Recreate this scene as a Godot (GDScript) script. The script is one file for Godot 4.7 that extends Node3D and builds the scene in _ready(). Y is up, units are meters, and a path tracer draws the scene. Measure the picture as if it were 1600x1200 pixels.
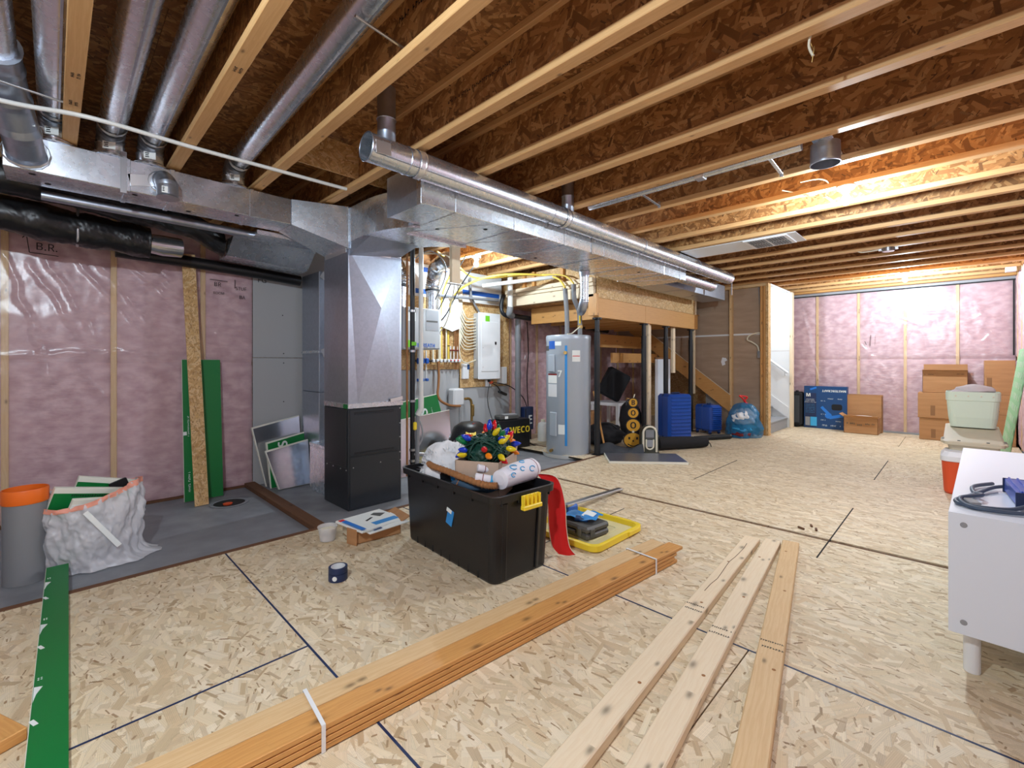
extends Node3D

class MB:
	var v := PackedVector3Array()
	var n := PackedVector3Array()
	var t := PackedVector2Array()
	var off := Vector3.ZERO
	func _init(o := Vector3.ZERO):
		off = o
	func tri(a: Vector3, b: Vector3, c: Vector3, na: Vector3, nb: Vector3, nc: Vector3, ua := Vector2.ZERO, ub := Vector2.ZERO, uc := Vector2.ZERO):
		if (b - a).cross(c - a).dot(na + nb + nc) > 0.0:
			v.append_array([a - off, c - off, b - off]); n.append_array([na, nc, nb]); t.append_array([ua, uc, ub])
		else:
			v.append_array([a - off, b - off, c - off]); n.append_array([na, nb, nc]); t.append_array([ua, ub, uc])
	func quad(a: Vector3, b: Vector3, c: Vector3, d: Vector3, nn: Vector3, ua := Vector2.ZERO, ub := Vector2.ZERO, uc := Vector2.ZERO, ud := Vector2.ZERO):
		tri(a, b, c, nn, nn, nn, ua, ub, uc); tri(a, c, d, nn, nn, nn, ua, uc, ud)
	func face(pts: Array, away: Vector3):
		# flat polygon (convex), normal turned away from a point
		var nn: Vector3 = (pts[1] - pts[0]).cross(pts[2] - pts[0]).normalized()
		if nn.dot(pts[0] - away) < 0: nn = -nn
		var ax := nn.abs()
		var uvs := []
		for p in pts:
			uvs.append(Vector2(p.z, p.y) if ax.x > ax.y and ax.x > ax.z else (Vector2(p.x, p.z) if ax.y > ax.z else Vector2(p.x, p.y)))
		for i in range(1, pts.size() - 1):
			tri(pts[0], pts[i], pts[i + 1], nn, nn, nn, uvs[0], uvs[i], uvs[i + 1])
	func hexa(p: Array):
		# 8 corners: bottom 0-3 round, top 4-7 round
		var c := Vector3.ZERO
		for q in p: c += q / 8.0
		for f in [[0, 1, 2, 3], [4, 5, 6, 7], [0, 1, 5, 4], [1, 2, 6, 5], [2, 3, 7, 6], [3, 0, 4, 7]]:
			face([p[f[0]], p[f[1]], p[f[2]], p[f[3]]], c)
	func box(xf: Transform3D, s: Vector3, b := 0.0, uo := Vector2.ZERO):
		var h := s / 2.0
		var la := 0
		if s.y > s[la]: la = 1
		if s.z > s[la]: la = 2
		b = minf(b, minf(h.x, minf(h.y, h.z)) * 0.9)
		for a in 3:
			var ua: int = la if la != a else (a + 1) % 3
			var va: int = 3 - a - ua
			for sg in [-1.0, 1.0]:
				var P := []
				var U := []
				for q in [[-1, -1], [1, -1], [1, 1], [-1, 1]]:
					var p := Vector3.ZERO
					p[a] = sg * h[a]; p[ua] = q[0] * (h[ua] - b); p[va] = q[1] * (h[va] - b)
					P.append(xf * p); U.append(Vector2(p[ua], p[va]) + uo + Vector2(0, a * 0.37 + sg * 0.11))
				var nn := Vector3.ZERO
				nn[a] = sg
				quad(P[0], P[1], P[2], P[3], xf.basis * nn, U[0], U[1], U[2], U[3])
		if b <= 0.0: return
		for a in 3:
			var u := (a + 1) % 3
			var w := (a + 2) % 3
			for s1 in [-1.0, 1.0]:
				for s2 in [-1.0, 1.0]:
					var P := []
					for q in [[-1, 0], [1, 0], [1, 1], [-1, 1]]:
						var p := Vector3.ZERO
						p[a] = q[0] * (h[a] - b)
						p[u] = s1 * (h[u] - (b if q[1] == 1 else 0.0)); p[w] = s2 * (h[w] - (0.0 if q[1] == 1 else b))
						P.append(p)
					var nn := Vector3.ZERO
					nn[u] = s1; nn[w] = s2
					var U := []
					for p in P: U.append(Vector2(p[la], p[(la + 1) % 3] + p[(la + 2) % 3]) + uo)
					quad(xf * P[0], xf * P[1], xf * P[2], xf * P[3], xf.basis * nn.normalized(), U[0], U[1], U[2], U[3])
		for sx in [-1.0, 1.0]:
			for sy in [-1.0, 1.0]:
				for sz in [-1.0, 1.0]:
					var nn := (xf.basis * Vector3(sx, sy, sz)).normalized()
					tri(xf * Vector3(sx * h.x, sy * (h.y - b), sz * (h.z - b)), xf * Vector3(sx * (h.x - b), sy * h.y, sz * (h.z - b)), xf * Vector3(sx * (h.x - b), sy * (h.y - b), sz * h.z), nn, nn, nn, uo, uo, uo)
	func aabb(lo: Vector3, hi: Vector3, b := 0.0, uo := Vector2.ZERO):
		box(Transform3D(Basis(), (lo + hi) / 2), (hi - lo).abs(), b, uo)
	func beam(a: Vector3, c: Vector3, w: float, hgt: float, b := 0.0, uo := Vector2.ZERO, up := Vector3.UP):
		var d := (c - a)
		var z := d.normalized()
		var x := up.cross(z).normalized()
		if x.length() < 0.5: x = Vector3.RIGHT.cross(z).normalized()
		var y := z.cross(x)
		box(Transform3D(Basis(x, y, z), (a + c) / 2), Vector3(w, hgt, d.length()), b, uo)
	func tube(pts: Array, r, k := 12, caps := true):
		var cnt := pts.size()
		if cnt < 2: return
		var rr := []
		for i in cnt: rr.append(float(r[i]) if r is Array else float(r))
		var tan := []
		for i in cnt:
			var d: Vector3 = pts[mini(i + 1, cnt - 1)] - pts[maxi(i - 1, 0)]
			tan.append(d.normalized())
		var x: Vector3 = (Vector3.UP if absf(tan[0].y) < 0.9 else Vector3.RIGHT).cross(tan[0]).normalized()
		var rings := []
		var nrm := []
		var len := 0.0
		var lens := []
		for i in cnt:
			x = (x - tan[i] * x.dot(tan[i])).normalized()
			var y: Vector3 = tan[i].cross(x)
			if i > 0: len += (pts[i] - pts[i - 1]).length()
			lens.append(len)
			var ring := []
			var nr := []
			for j in k + 1:
				var a := TAU * j / k
				var d := x * cos(a) + y * sin(a)
				ring.append(pts[i] + d * rr[i]); nr.append(d)
			rings.append(ring); nrm.append(nr)
		for i in cnt - 1:
			var dl: float = lens[i + 1] - lens[i]
			var sl: float = (rr[i] - rr[i + 1]) / maxf(dl, 1e-4)
			for j in k:
				var e := 0.0 if absf(sl) < 0.15 else clampf(sl, -3.0, 3.0)
				var t0: Vector3 = tan[i] * e
				var n0: Vector3 = (nrm[i][j] + t0).normalized()
				var n1: Vector3 = (nrm[i][j + 1] + t0).normalized()
				var n2: Vector3 = (nrm[i + 1][j + 1] + t0).normalized()
				var n3: Vector3 = (nrm[i + 1][j] + t0).normalized()
				var u0: float = TAU * rr[i] * j / k
				var u1: float = TAU * rr[i] * (j + 1) / k
				tri(rings[i][j], rings[i][j + 1], rings[i + 1][j + 1], n0, n1, n2, Vector2(lens[i], u0), Vector2(lens[i], u1), Vector2(lens[i + 1], u1))
				tri(rings[i][j], rings[i + 1][j + 1], rings[i + 1][j], n0, n2, n3, Vector2(lens[i], u0), Vector2(lens[i + 1], u1), Vector2(lens[i + 1], u0))
		if caps:
			for e in [[0, -1.0], [cnt - 1, 1.0]]:
				var nn: Vector3 = tan[e[0]] * e[1]
				for j in range(1, k - 1):
					tri(rings[e[0]][0], rings[e[0]][j], rings[e[0]][j + 1], nn, nn, nn)
	func lathe(prof: Array, k := 24, xf := Transform3D()):
		# prof: Vector2(radius, height); smooth across except at sharp corners
		for i in prof.size() - 1:
			var a: Vector2 = prof[i]
			var b: Vector2 = prof[i + 1]
			var d := b - a
			if d.length() < 1e-6: continue
			var nr := Vector2(d.y, -d.x).normalized()
			var na := nr
			var nb := nr
			if i > 0:
				var p: Vector2 = a - prof[i - 1]
				var np := Vector2(p.y, -p.x).normalized()
				if np.dot(nr) > 0.75: na = (np + nr).normalized()
			if i < prof.size() - 2:
				var p2: Vector2 = prof[i + 2] - b
				var np2 := Vector2(p2.y, -p2.x).normalized()
				if np2.dot(nr) > 0.75: nb = (np2 + nr).normalized()
			for j in k:
				var c0 := cos(TAU * j / k); var s0 := sin(TAU * j / k)
				var c1 := cos(TAU * (j + 1) / k); var s1 := sin(TAU * (j + 1) / k)
				var B := xf.basis
				var p00 := xf * Vector3(a.x * c0, a.y, a.x * s0)
				var p01 := xf * Vector3(a.x * c1, a.y, a.x * s1)
				var p10 := xf * Vector3(b.x * c0, b.y, b.x * s0)
				var p11 := xf * Vector3(b.x * c1, b.y, b.x * s1)
				var n00 := B * Vector3(na.x * c0, na.y, na.x * s0)
				var n01 := B * Vector3(na.x * c1, na.y, na.x * s1)
				var n10 := B * Vector3(nb.x * c0, nb.y, nb.x * s0)
				var n11 := B * Vector3(nb.x * c1, nb.y, nb.x * s1)
				var u0 := float(j) / k; var u1 := float(j + 1) / k
				if a.x > 1e-5: tri(p00, p01, p11, n00, n01, n11, Vector2(u0, a.y), Vector2(u1, a.y), Vector2(u1, b.y))
				if b.x > 1e-5: tri(p00, p11, p10, n00, n11, n10, Vector2(u0, a.y), Vector2(u1, b.y), Vector2(u0, b.y))
	func prism(poly: PackedVector2Array, h0: float, h1: float, xf := Transform3D()):
		# polygon in local x,z ; extruded along local y from h0 to h1
		var idx := Geometry2D.triangulate_polygon(poly)
		for e in [[h0, -1.0], [h1, 1.0]]:
			var nn: Vector3 = xf.basis * Vector3(0, e[1], 0)
			for i in range(0, idx.size(), 3):
				var q := []
				for j in 3: q.append(xf * Vector3(poly[idx[i + j]].x, e[0], poly[idx[i + j]].y))
				tri(q[0], q[1], q[2], nn, nn, nn, poly[idx[i]], poly[idx[i + 1]], poly[idx[i + 2]])
		var sgn := -1.0 if Geometry2D.is_polygon_clockwise(poly) else 1.0
		for i in poly.size():
			var a := poly[i]
			var b := poly[(i + 1) % poly.size()]
			var d := (b - a).normalized()
			var nn2 := xf.basis * Vector3(d.y * sgn, 0, -d.x * sgn)
			quad(xf * Vector3(a.x, h0, a.y), xf * Vector3(b.x, h0, b.y), xf * Vector3(b.x, h1, b.y), xf * Vector3(a.x, h1, a.y), nn2, Vector2(a.x + a.y, h0), Vector2(b.x + b.y, h0), Vector2(b.x + b.y, h1), Vector2(a.x + a.y, h1))
	func patch(nu: int, nv: int, fn: Callable, uvs := Vector2(1, 1), flip := false):
		# fn(u, v) -> Vector3 with u, v in 0..1; smooth normals from differences
		var P := []
		for i in nu + 1:
			var row := PackedVector3Array()
			for j in nv + 1: row.append(fn.call(float(i) / nu, float(j) / nv))
			P.append(row)
		var N := []
		for i in nu + 1:
			var row := PackedVector3Array()
			for j in nv + 1:
				var du: Vector3 = P[mini(i + 1, nu)][j] - P[maxi(i - 1, 0)][j]
				var dv: Vector3 = P[i][mini(j + 1, nv)] - P[i][maxi(j - 1, 0)]
				var nn := du.cross(dv).normalized()
				row.append(-nn if flip else nn)
			N.append(row)
		for i in nu:
			for j in nv:
				var a := Vector2(float(i) / nu, float(j) / nv) * uvs
				var b := Vector2(float(i + 1) / nu, float(j + 1) / nv) * uvs
				tri(P[i][j], P[i + 1][j], P[i + 1][j + 1], N[i][j], N[i + 1][j], N[i + 1][j + 1], a, Vector2(b.x, a.y), b)
				tri(P[i][j], P[i + 1][j + 1], P[i][j + 1], N[i][j], N[i + 1][j + 1], N[i][j + 1], a, b, Vector2(a.x, b.y))
	func mesh() -> ArrayMesh:
		var m := ArrayMesh.new()
		var arr := []
		arr.resize(Mesh.ARRAY_MAX)
		arr[Mesh.ARRAY_VERTEX] = v; arr[Mesh.ARRAY_NORMAL] = n; arr[Mesh.ARRAY_TEX_UV] = t
		m.add_surface_from_arrays(Mesh.PRIMITIVE_TRIANGLES, arr)
		return m

var rng := RandomNumberGenerator.new()
var M := {}
var used := {}
var font: SystemFont

func R(a: float, b: float) -> float: return rng.randf_range(a, b)
func V(x: float, y: float, z: float) -> Vector3: return Vector3(x, y, z)
func T(p: Vector3, e := Vector3.ZERO) -> Transform3D: return Transform3D(Basis.from_euler(e * PI / 180.0), p)
func uvr() -> Vector2: return Vector2(R(0, 9), R(0, 9))

func numbered(nm: String) -> String:
	if not used.has(nm):
		used[nm] = 0
		return nm
	used[nm] += 1
	return "%s_%03d" % [nm, used[nm]]

func thing(nm: String, label: String, cat: String, at := Vector3.ZERO, turn := 0.0, group := "") -> Node3D:
	var o := Node3D.new()
	o.name = numbered(nm)
	add_child(o)
	o.position = at
	o.rotation.y = deg_to_rad(turn)
	tag(o, label, cat, group)
	return o

func tag(o: Node, label: String, cat: String, group := ""):
	o.set_meta("label", label)
	o.set_meta("category", cat)
	if group != "": o.set_meta("group", group)

func struct(nm: String, label: String, cat: String) -> Node3D:
	var o := thing(nm, label, cat)
	o.set_meta("kind", "structure")
	return o

func obj(nm: String, mb, m: Material, parent: Node, label := "") -> MeshInstance3D:
	var o := MeshInstance3D.new()
	o.name = nm
	o.mesh = mb.mesh() if mb is MB else mb
	o.material_override = m
	o.cast_shadow = GeometryInstance3D.SHADOW_CASTING_SETTING_ON
	parent.add_child(o, true)
	if label != "": o.set_meta("label", label)
	return o

func W(o: Node3D) -> MB: return MB.new(o.position)

func pbox(nm: String, lo: Vector3, hi: Vector3, m: Material, parent: Node3D, b := 0.003, label := "") -> MeshInstance3D:
	# box given in world numbers under a thing that is not turned
	var mb := MB.new(parent.position if parent.get_parent() == self else Vector3.ZERO)
	mb.aabb(lo, hi, b, uvr())
	return obj(nm, mb, m, parent, label)

func lbox(nm: String, c: Vector3, s: Vector3, m: Material, parent: Node, b := 0.003, e := Vector3.ZERO, label := "") -> MeshInstance3D:
	var mb := MB.new()
	mb.box(T(c, e), s, b, uvr())
	return obj(nm, mb, m, parent, label)

func ptube(nm: String, pts: Array, r, m: Material, parent: Node3D, k := 10, label := "") -> MeshInstance3D:
	var mb := MB.new(parent.position if parent.get_parent() == self else Vector3.ZERO)
	mb.tube(pts, r, k)
	return obj(nm, mb, m, parent, label)

func ltube(nm: String, pts: Array, r, m: Material, parent: Node3D, k := 10) -> MeshInstance3D:
	# tube given in the thing's own numbers
	var mb := MB.new()
	mb.tube(pts, r, k)
	return obj(nm, mb, m, parent)

func smooth(p: Array, k := 6) -> Array:
	var out := []
	for i in p.size() - 1:
		var a: Vector3 = p[maxi(i - 1, 0)]
		var b: Vector3 = p[i]
		var c: Vector3 = p[i + 1]
		var d: Vector3 = p[mini(i + 2, p.size() - 1)]
		for j in k: out.append(b.cubic_interpolate(c, a, d, float(j) / k))
	out.append(p[-1])
	return out

func lettering(s: String, cap: float, m: Material, parent: Node, xf: Transform3D, bold := false, nm := "lettering", italic := false) -> MeshInstance3D:
	var tm := TextMesh.new()
	tm.text = s
	var f := SystemFont.new()
	f.font_names = PackedStringArray(["Droid Sans"])
	f.font_weight = 700 if bold else 400
	f.font_italic = italic
	tm.font = f
	tm.font_size = 32
	tm.pixel_size = cap / 0.72 / 32.0
	tm.depth = 0.001
	tm.curve_step = 2.0
	var o := MeshInstance3D.new()
	o.name = nm
	o.mesh = tm
	o.material_override = m
	o.transform = xf
	parent.add_child(o, true)
	return o

# ------------------------------------------------------------------ materials
func mat(nm: String, c: Color, rough := 0.6, metal := 0.0) -> StandardMaterial3D:
	var m := StandardMaterial3D.new()
	m.resource_name = nm
	m.albedo_color = c
	m.roughness = rough
	m.metallic = metal
	M[nm] = m
	return m

func c8(r: int, g: int, b: int, a := 255) -> Color: return Color8(r, g, b, a)

func tex(im: Image) -> ImageTexture:
	im.generate_mipmaps()
	return ImageTexture.create_from_image(im)

func textured(nm: String, tx: Texture2D, sc: float, rough := 0.7, tint := Color.WHITE) -> StandardMaterial3D:
	var m := mat(nm, tint, rough)
	m.albedo_texture = tx
	m.uv1_scale = V(sc, sc, sc)
	return m

func tri_planar(m: StandardMaterial3D, sc: float):
	m.uv1_triplanar = true
	m.uv1_world_triplanar = true
	m.uv1_scale = V(sc, sc, sc)

func osb_image(sz: int, sd: int, cols: Array, dark: Color, count: int, darks: int, bias: float) -> Image:
	var g := RandomNumberGenerator.new()
	g.seed = sd
	var d := PackedByteArray()
	d.resize(sz * sz * 3)
	var b0: Color = cols[0]
	for i in sz * sz:
		d[i * 3] = b0.r8; d[i * 3 + 1] = b0.g8; d[i * 3 + 2] = b0.b8
	for k in count + darks:
		var is_dark := k >= count
		var ang := g.randfn(0.0, bias) if g.randf() < 0.8 else g.randf() * PI
		var L := int(g.randf_range(0.05, 0.12) * sz) if not is_dark else int(g.randf_range(0.006, 0.03) * sz)
		var Wd := int(g.randf_range(0.008, 0.026) * sz) if not is_dark else int(g.randf_range(0.0005, 0.0045) * sz) + 1
		var c: Color = cols[g.randi() % cols.size()]
		var chip := is_dark and g.randf() < 0.14
		if chip:
			L = int(g.randf_range(0.02, 0.055) * sz); Wd = int(g.randf_range(0.005, 0.014) * sz) + 1
			c = c.lerp(dark, g.randf_range(0.15, 0.42))
		elif is_dark: c = c.lerp(dark, g.randf_range(0.2, 0.8))
		else: c = c * g.randf_range(0.96, 1.03)
		var ca := cos(ang); var sa := sin(ang)
		var x0 := g.randf() * sz; var y0 := g.randf() * sz
		var skew := g.randf_range(-0.6, 0.6)
		var ph := g.randf() * 6.0
		var rows := int(Wd * 1.3) + 1
		for w in rows:
			var vv := w / 1.3
			var gr := 1.0 + 0.035 * sin(vv * 1.9 + ph) + g.randf_range(-0.025, 0.025)
			if not is_dark and (w == rows - 1): gr *= 0.93
			var cr := clampi(int(c.r8 * gr), 0, 255)
			var cg := clampi(int(c.g8 * gr), 0, 255)
			var cb := clampi(int(c.b8 * gr), 0, 255)
			var st := vv * skew
			for u in int(L * 1.3):
				var uu := u / 1.3 + st
				var px := posmod(int(x0 + uu * ca - vv * sa), sz)
				var py := posmod(int(y0 + uu * sa + vv * ca), sz)
				var q := (py * sz + px) * 3
				d[q] = cr; d[q + 1] = cg; d[q + 2] = cb
	return Image.create_from_data(sz, sz, false, Image.FORMAT_RGB8, d)

func wood_image(w: int, h: int, sd: int, light: Color, dark: Color, knots: int) -> Image:
	var nz := FastNoiseLite.new()
	nz.seed = sd
	nz.frequency = 1.0
	nz.fractal_octaves = 3
	var g := RandomNumberGenerator.new()
	g.seed = sd
	var K := []
	for i in knots: K.append(Vector3(g.randf() * w, g.randf() * h, g.randf_range(5, 11)))
	var im := Image.create(w, h, false, Image.FORMAT_RGB8)
	for y in h:
		for x in w:
			var yy := float(y)
			var kn := 0.0
			for q in K:
				var dx: float = (x - q.x) * 0.45
				var dy: float = y - q.y
				var r := sqrt(dx * dx + dy * dy)
				yy += dy * 0.9 * exp(-r / (q.z * 1.6))
				kn = maxf(kn, exp(-pow(r / q.z, 2.0) * 1.4))
			var a := nz.get_noise_2d(x * 0.004, yy * 0.06) * 0.5 + 0.5
			var b := nz.get_noise_2d(x * 0.012 + 50, yy * 0.55) * 0.5 + 0.5
			var ring := 0.5 + 0.5 * sin(yy * 0.38 + a * 9.0)
			var k := clampf(0.35 * ring + 0.45 * b + 0.2 * a, 0, 1)
			var c := light.lerp(dark, k * 0.55)
			c = c.lerp(dark.darkened(0.45), kn * 0.7)
			im.set_pixel(x, y, c)
	return im

func noise_image(sz: int, sd: int, fr: float, a: Color, b: Color, stretch := Vector2(1, 1), fine := 0.3) -> Image:
	var nz := FastNoiseLite.new()
	nz.seed = sd
	nz.frequency = fr
	nz.fractal_octaves = 5
	var im := Image.create(sz, sz, false, Image.FORMAT_RGB8)
	for y in sz:
		for x in sz:
			# blended over the edge so that the tile repeats without a seam
			var fx := float(x) / sz
			var fy := float(y) / sz
			var s := Vector2(x, y) * stretch
			var e := Vector2(sz, sz) * stretch
			var q := nz.get_noise_2d(s.x, s.y) * (1 - fx) * (1 - fy) + nz.get_noise_2d(s.x - e.x, s.y) * fx * (1 - fy) + nz.get_noise_2d(s.x, s.y - e.y) * (1 - fx) * fy + nz.get_noise_2d(s.x - e.x, s.y - e.y) * fx * fy
			im.set_pixel(x, y, a.lerp(b, clampf(0.5 + q * 1.3, 0, 1)))
	return im

func spangle_image(sz: int, sd: int) -> Image:
	var nz := FastNoiseLite.new()
	nz.seed = sd
	nz.noise_type = FastNoiseLite.TYPE_CELLULAR
	nz.cellular_return_type = FastNoiseLite.RETURN_CELL_VALUE
	nz.frequency = 0.09
	var im := Image.create(sz, sz, false, Image.FORMAT_RGB8)
	for y in sz:
		for x in sz:
			var q := nz.get_noise_2d(x, y) * 0.5 + 0.5
			im.set_pixel(x, y, Color(0.83, 0.85, 0.88).lerp(Color(0.9, 0.92, 0.95), q))
	return im

func wool_normal() -> Image:
	var im := noise_image(512, 43, 0.02, Color(0.2, 0.2, 0.2), Color(0.8, 0.8, 0.8), Vector2(0.6, 1.8))
	im.convert(Image.FORMAT_RGBA8)
	im.bump_map_to_normal_map(8.0)
	return im

func materials():
	rng.seed = 7
	# sheathing board: pale on the floor, browner in the joist webs
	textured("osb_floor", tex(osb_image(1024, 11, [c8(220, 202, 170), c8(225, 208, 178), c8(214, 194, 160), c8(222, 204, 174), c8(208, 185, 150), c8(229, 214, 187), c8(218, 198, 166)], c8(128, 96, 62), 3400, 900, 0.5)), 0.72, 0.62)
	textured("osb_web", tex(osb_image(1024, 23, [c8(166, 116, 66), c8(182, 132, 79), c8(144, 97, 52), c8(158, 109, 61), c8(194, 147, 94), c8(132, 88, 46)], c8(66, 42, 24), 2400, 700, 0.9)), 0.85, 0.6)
	textured("osb_board", tex(osb_image(512, 31, [c8(204, 164, 108), c8(216, 180, 128), c8(190, 148, 92), c8(222, 190, 142)], c8(104, 66, 34), 1500, 700, 0.8)), 1.4, 0.6)
	textured("lumber", tex(wood_image(768, 160, 3, c8(226, 196, 150), c8(196, 150, 98), 5)), 1.25, 0.6)
	textured("lumber_pale", tex(wood_image(768, 160, 5, c8(240, 223, 194), c8(222, 194, 156), 6)), 1.2, 0.6)
	textured("lumber_warm", tex(wood_image(768, 160, 8, c8(222, 168, 100), c8(178, 116, 56), 4)), 1.2, 0.5)
	textured("flange", tex(wood_image(768, 160, 12, c8(222, 180, 126), c8(190, 136, 80), 3)), 1.0, 0.6)
	textured("engineered", tex(wood_image(512, 128, 14, c8(214, 162, 98), c8(186, 130, 70), 0)), 1.5, 0.55)
	textured("treated", tex(wood_image(512, 128, 15, c8(116, 78, 50), c8(74, 46, 28), 2)), 1.4, 0.7)
	for wn in ["lumber", "lumber_pale", "lumber_warm", "flange", "engineered", "treated"]:
		M[wn].uv1_scale.y *= 4.4
	# galvanised sheet
	var ga := mat("galv", Color.WHITE, 0.3, 0.93)
	ga.albedo_texture = tex(spangle_image(256, 5))
	tri_planar(ga, 2.2)
	var rn := noise_image(256, 9, 0.02, Color(0.88, 0.88, 0.88), Color(1.0, 1.0, 1.0))
	ga.roughness = 0.29
	ga.roughness_texture = tex(rn)
	var gd := mat("galv_dull", c8(204, 208, 216), 0.36, 0.9)
	gd.albedo_texture = ga.albedo_texture
	tri_planar(gd, 2.2)
	mat("foil", c8(214, 218, 224), 0.2, 0.95)
	mat("foil_tape", c8(226, 226, 228), 0.32, 0.9)
	mat("steel", c8(190, 192, 196), 0.3, 0.9)
	# insulation behind clear poly
	var pk := mat("pink_wool", Color.WHITE, 0.95)
	pk.albedo_texture = tex(noise_image(512, 41, 0.013, c8(221, 189, 194), c8(187, 151, 157), Vector2(0.9, 1.3)))
	tri_planar(pk, 1.1)
	pk.normal_enabled = true
	pk.normal_texture = tex(wool_normal())
	pk.normal_scale = 0.4
	var po := mat("clear_poly", c8(235, 232, 236, 16), 0.25)
	po.transparency = BaseMaterial3D.TRANSPARENCY_ALPHA
	po.cull_mode = BaseMaterial3D.CULL_DISABLED
	var pm := mat("milky_film", c8(238, 238, 240, 120), 0.3)
	pm.transparency = BaseMaterial3D.TRANSPARENCY_ALPHA
	pm.cull_mode = BaseMaterial3D.CULL_DISABLED
	var cl := mat("clear_plastic", c8(240, 240, 238, 50), 0.12)
	cl.transparency = BaseMaterial3D.TRANSPARENCY_ALPHA
	cl.cull_mode = BaseMaterial3D.CULL_DISABLED
	# concrete, drywall, paper
	var co := mat("concrete", Color.WHITE, 0.55)
	co.albedo_texture = tex(noise_image(512, 51, 0.012, c8(142, 145, 151), c8(124, 127, 133)))
	tri_planar(co, 0.7)
	mat("drywall", c8(178, 180, 182), 0.85)
	mat("drywall_white", c8(226, 228, 230), 0.8)
	var bp := mat("drywall_back", Color.WHITE, 0.9)
	bp.albedo_texture = tex(noise_image(256, 61, 0.02, c8(178, 154, 132), c8(162, 139, 118), Vector2(0.4, 2.0)))
	tri_planar(bp, 0.8)
	var cb := mat("cardboard", Color.WHITE, 0.85)
	cb.albedo_texture = tex(noise_image(256, 71, 0.02, c8(186, 138, 94), c8(172, 124, 82), Vector2(0.3, 2.2)))
	tri_planar(cb, 1.2)
	mat("cardboard_pale", c8(190, 168, 150), 0.85)
	mat("cardboard_dark", c8(142, 102, 68), 0.85)
	# paints and plastics
	mat("white_paint", c8(236, 238, 242), 0.45)
	mat("white_plastic", c8(232, 234, 236), 0.4)
	mat("white_pipe", c8(222, 222, 218), 0.35)
	mat("cream_cable", c8(226, 220, 198), 0.5)
	mat("yellow_cable", c8(232, 200, 84), 0.5)
	mat("black_plastic", c8(20, 21, 25), 0.38)
	mat("black_rubber", c8(24, 24, 26), 0.7)
	mat("black_sleeve", c8(22, 22, 24), 0.38)
	mat("black_pipe", c8(30, 32, 36), 0.4, 0.2)
	mat("black_cloth", c8(28, 28, 32), 0.9)
	mat("charcoal_cloth", c8(62, 66, 72), 0.85)
	mat("furnace_paint", c8(58, 62, 68), 0.3, 0.5)
	mat("shadow_gap", c8(34, 30, 28), 0.9)
	mat("navy", c8(26, 44, 84), 0.5)
	mat("ink", c8(30, 26, 30), 0.7)
	mat("foam_green", c8(0, 118, 52), 0.45)
	mat("foam_green_pale", c8(150, 196, 150), 0.5)
	mat("foam_core", c8(232, 232, 220), 0.8)
	mat("print_white", c8(236, 240, 238), 0.6)
	mat("orange", c8(240, 110, 22), 0.45)
	mat("orange_red", c8(226, 84, 40), 0.45)
	mat("pipe_grey", c8(128, 130, 134), 0.5)
	mat("mid_grey", c8(150, 152, 156), 0.5)
	mat("dark_grey", c8(84, 84, 82), 0.5)
	mat("tank_grey", c8(178, 188, 200), 0.32, 0.1)
	mat("blue_strip", c8(40, 140, 214), 0.5)
	mat("blue_bright", c8(34, 96, 190), 0.45)
	mat("blue_case", c8(30, 78, 168), 0.28)
	mat("blue_print", c8(14, 66, 118), 0.45)
	mat("blue_tool", c8(30, 120, 214), 0.45)
	mat("cyan", c8(60, 170, 224), 0.5)
	mat("teal_bag", c8(36, 128, 178, 150), 0.3)
	M["teal_bag"].transparency = BaseMaterial3D.TRANSPARENCY_ALPHA
	M["teal_bag"].cull_mode = BaseMaterial3D.CULL_DISABLED
	mat("yellow", c8(244, 214, 54), 0.42)
	mat("yellow_pale", c8(222, 212, 164), 0.4)
	mat("red", c8(214, 16, 20), 0.55)
	mat("dark_red", c8(120, 22, 26), 0.6)
	mat("green_bulb", c8(16, 120, 70), 0.25)
	mat("blue_bulb", c8(26, 60, 190), 0.25)
	mat("red_bulb", c8(214, 22, 34), 0.25)
	mat("orange_bulb", c8(246, 140, 20), 0.25)
	mat("yellow_bulb", c8(222, 200, 30), 0.25)
	mat("green_wire", c8(12, 62, 50), 0.5)
	mat("lime", c8(120, 206, 40), 0.6)
	mat("brass", c8(176, 142, 84), 0.35, 0.8)
	mat("wool_white", c8(238, 240, 244), 0.95)
	mat("towel_white", c8(234, 232, 240), 0.9)
	mat("rope_brown", c8(158, 108, 66), 0.9)
	mat("pumpkin", c8(214, 158, 44), 0.7)
	mat("stone_dark", c8(72, 74, 66), 0.85)
	mat("cream", c8(226, 218, 196), 0.6)
	mat("beige_tote", c8(206, 194, 168), 0.45)
	mat("mint", c8(224, 236, 216), 0.8)
	mat("linen", c8(222, 208, 208), 0.9)
	mat("plaid", c8(60, 86, 110), 0.85)
	mat("teal_dark", c8(30, 74, 78), 0.6)
	mat("cabinet_white", c8(228, 234, 244), 0.3)
	mat("device_blue", c8(60, 92, 190), 0.35, 0.4)
	mat("cord_slate", c8(70, 84, 104), 0.5)
	mat("housewrap", c8(238, 240, 240), 0.5)
	mat("bag_white", c8(226, 226, 232, 170), 0.3)
	M["bag_white"].transparency = BaseMaterial3D.TRANSPARENCY_ALPHA
	M["bag_white"].cull_mode = BaseMaterial3D.CULL_DISABLED
	mat("band_pink", c8(232, 156, 134), 0.5)
	var bu := mat("bulb_glow", c8(255, 252, 244), 0.3)
	bu.emission_enabled = true
	bu.emission = Color(1.0, 0.96, 0.9)
	bu.emission_energy_multiplier = 14.0

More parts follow.
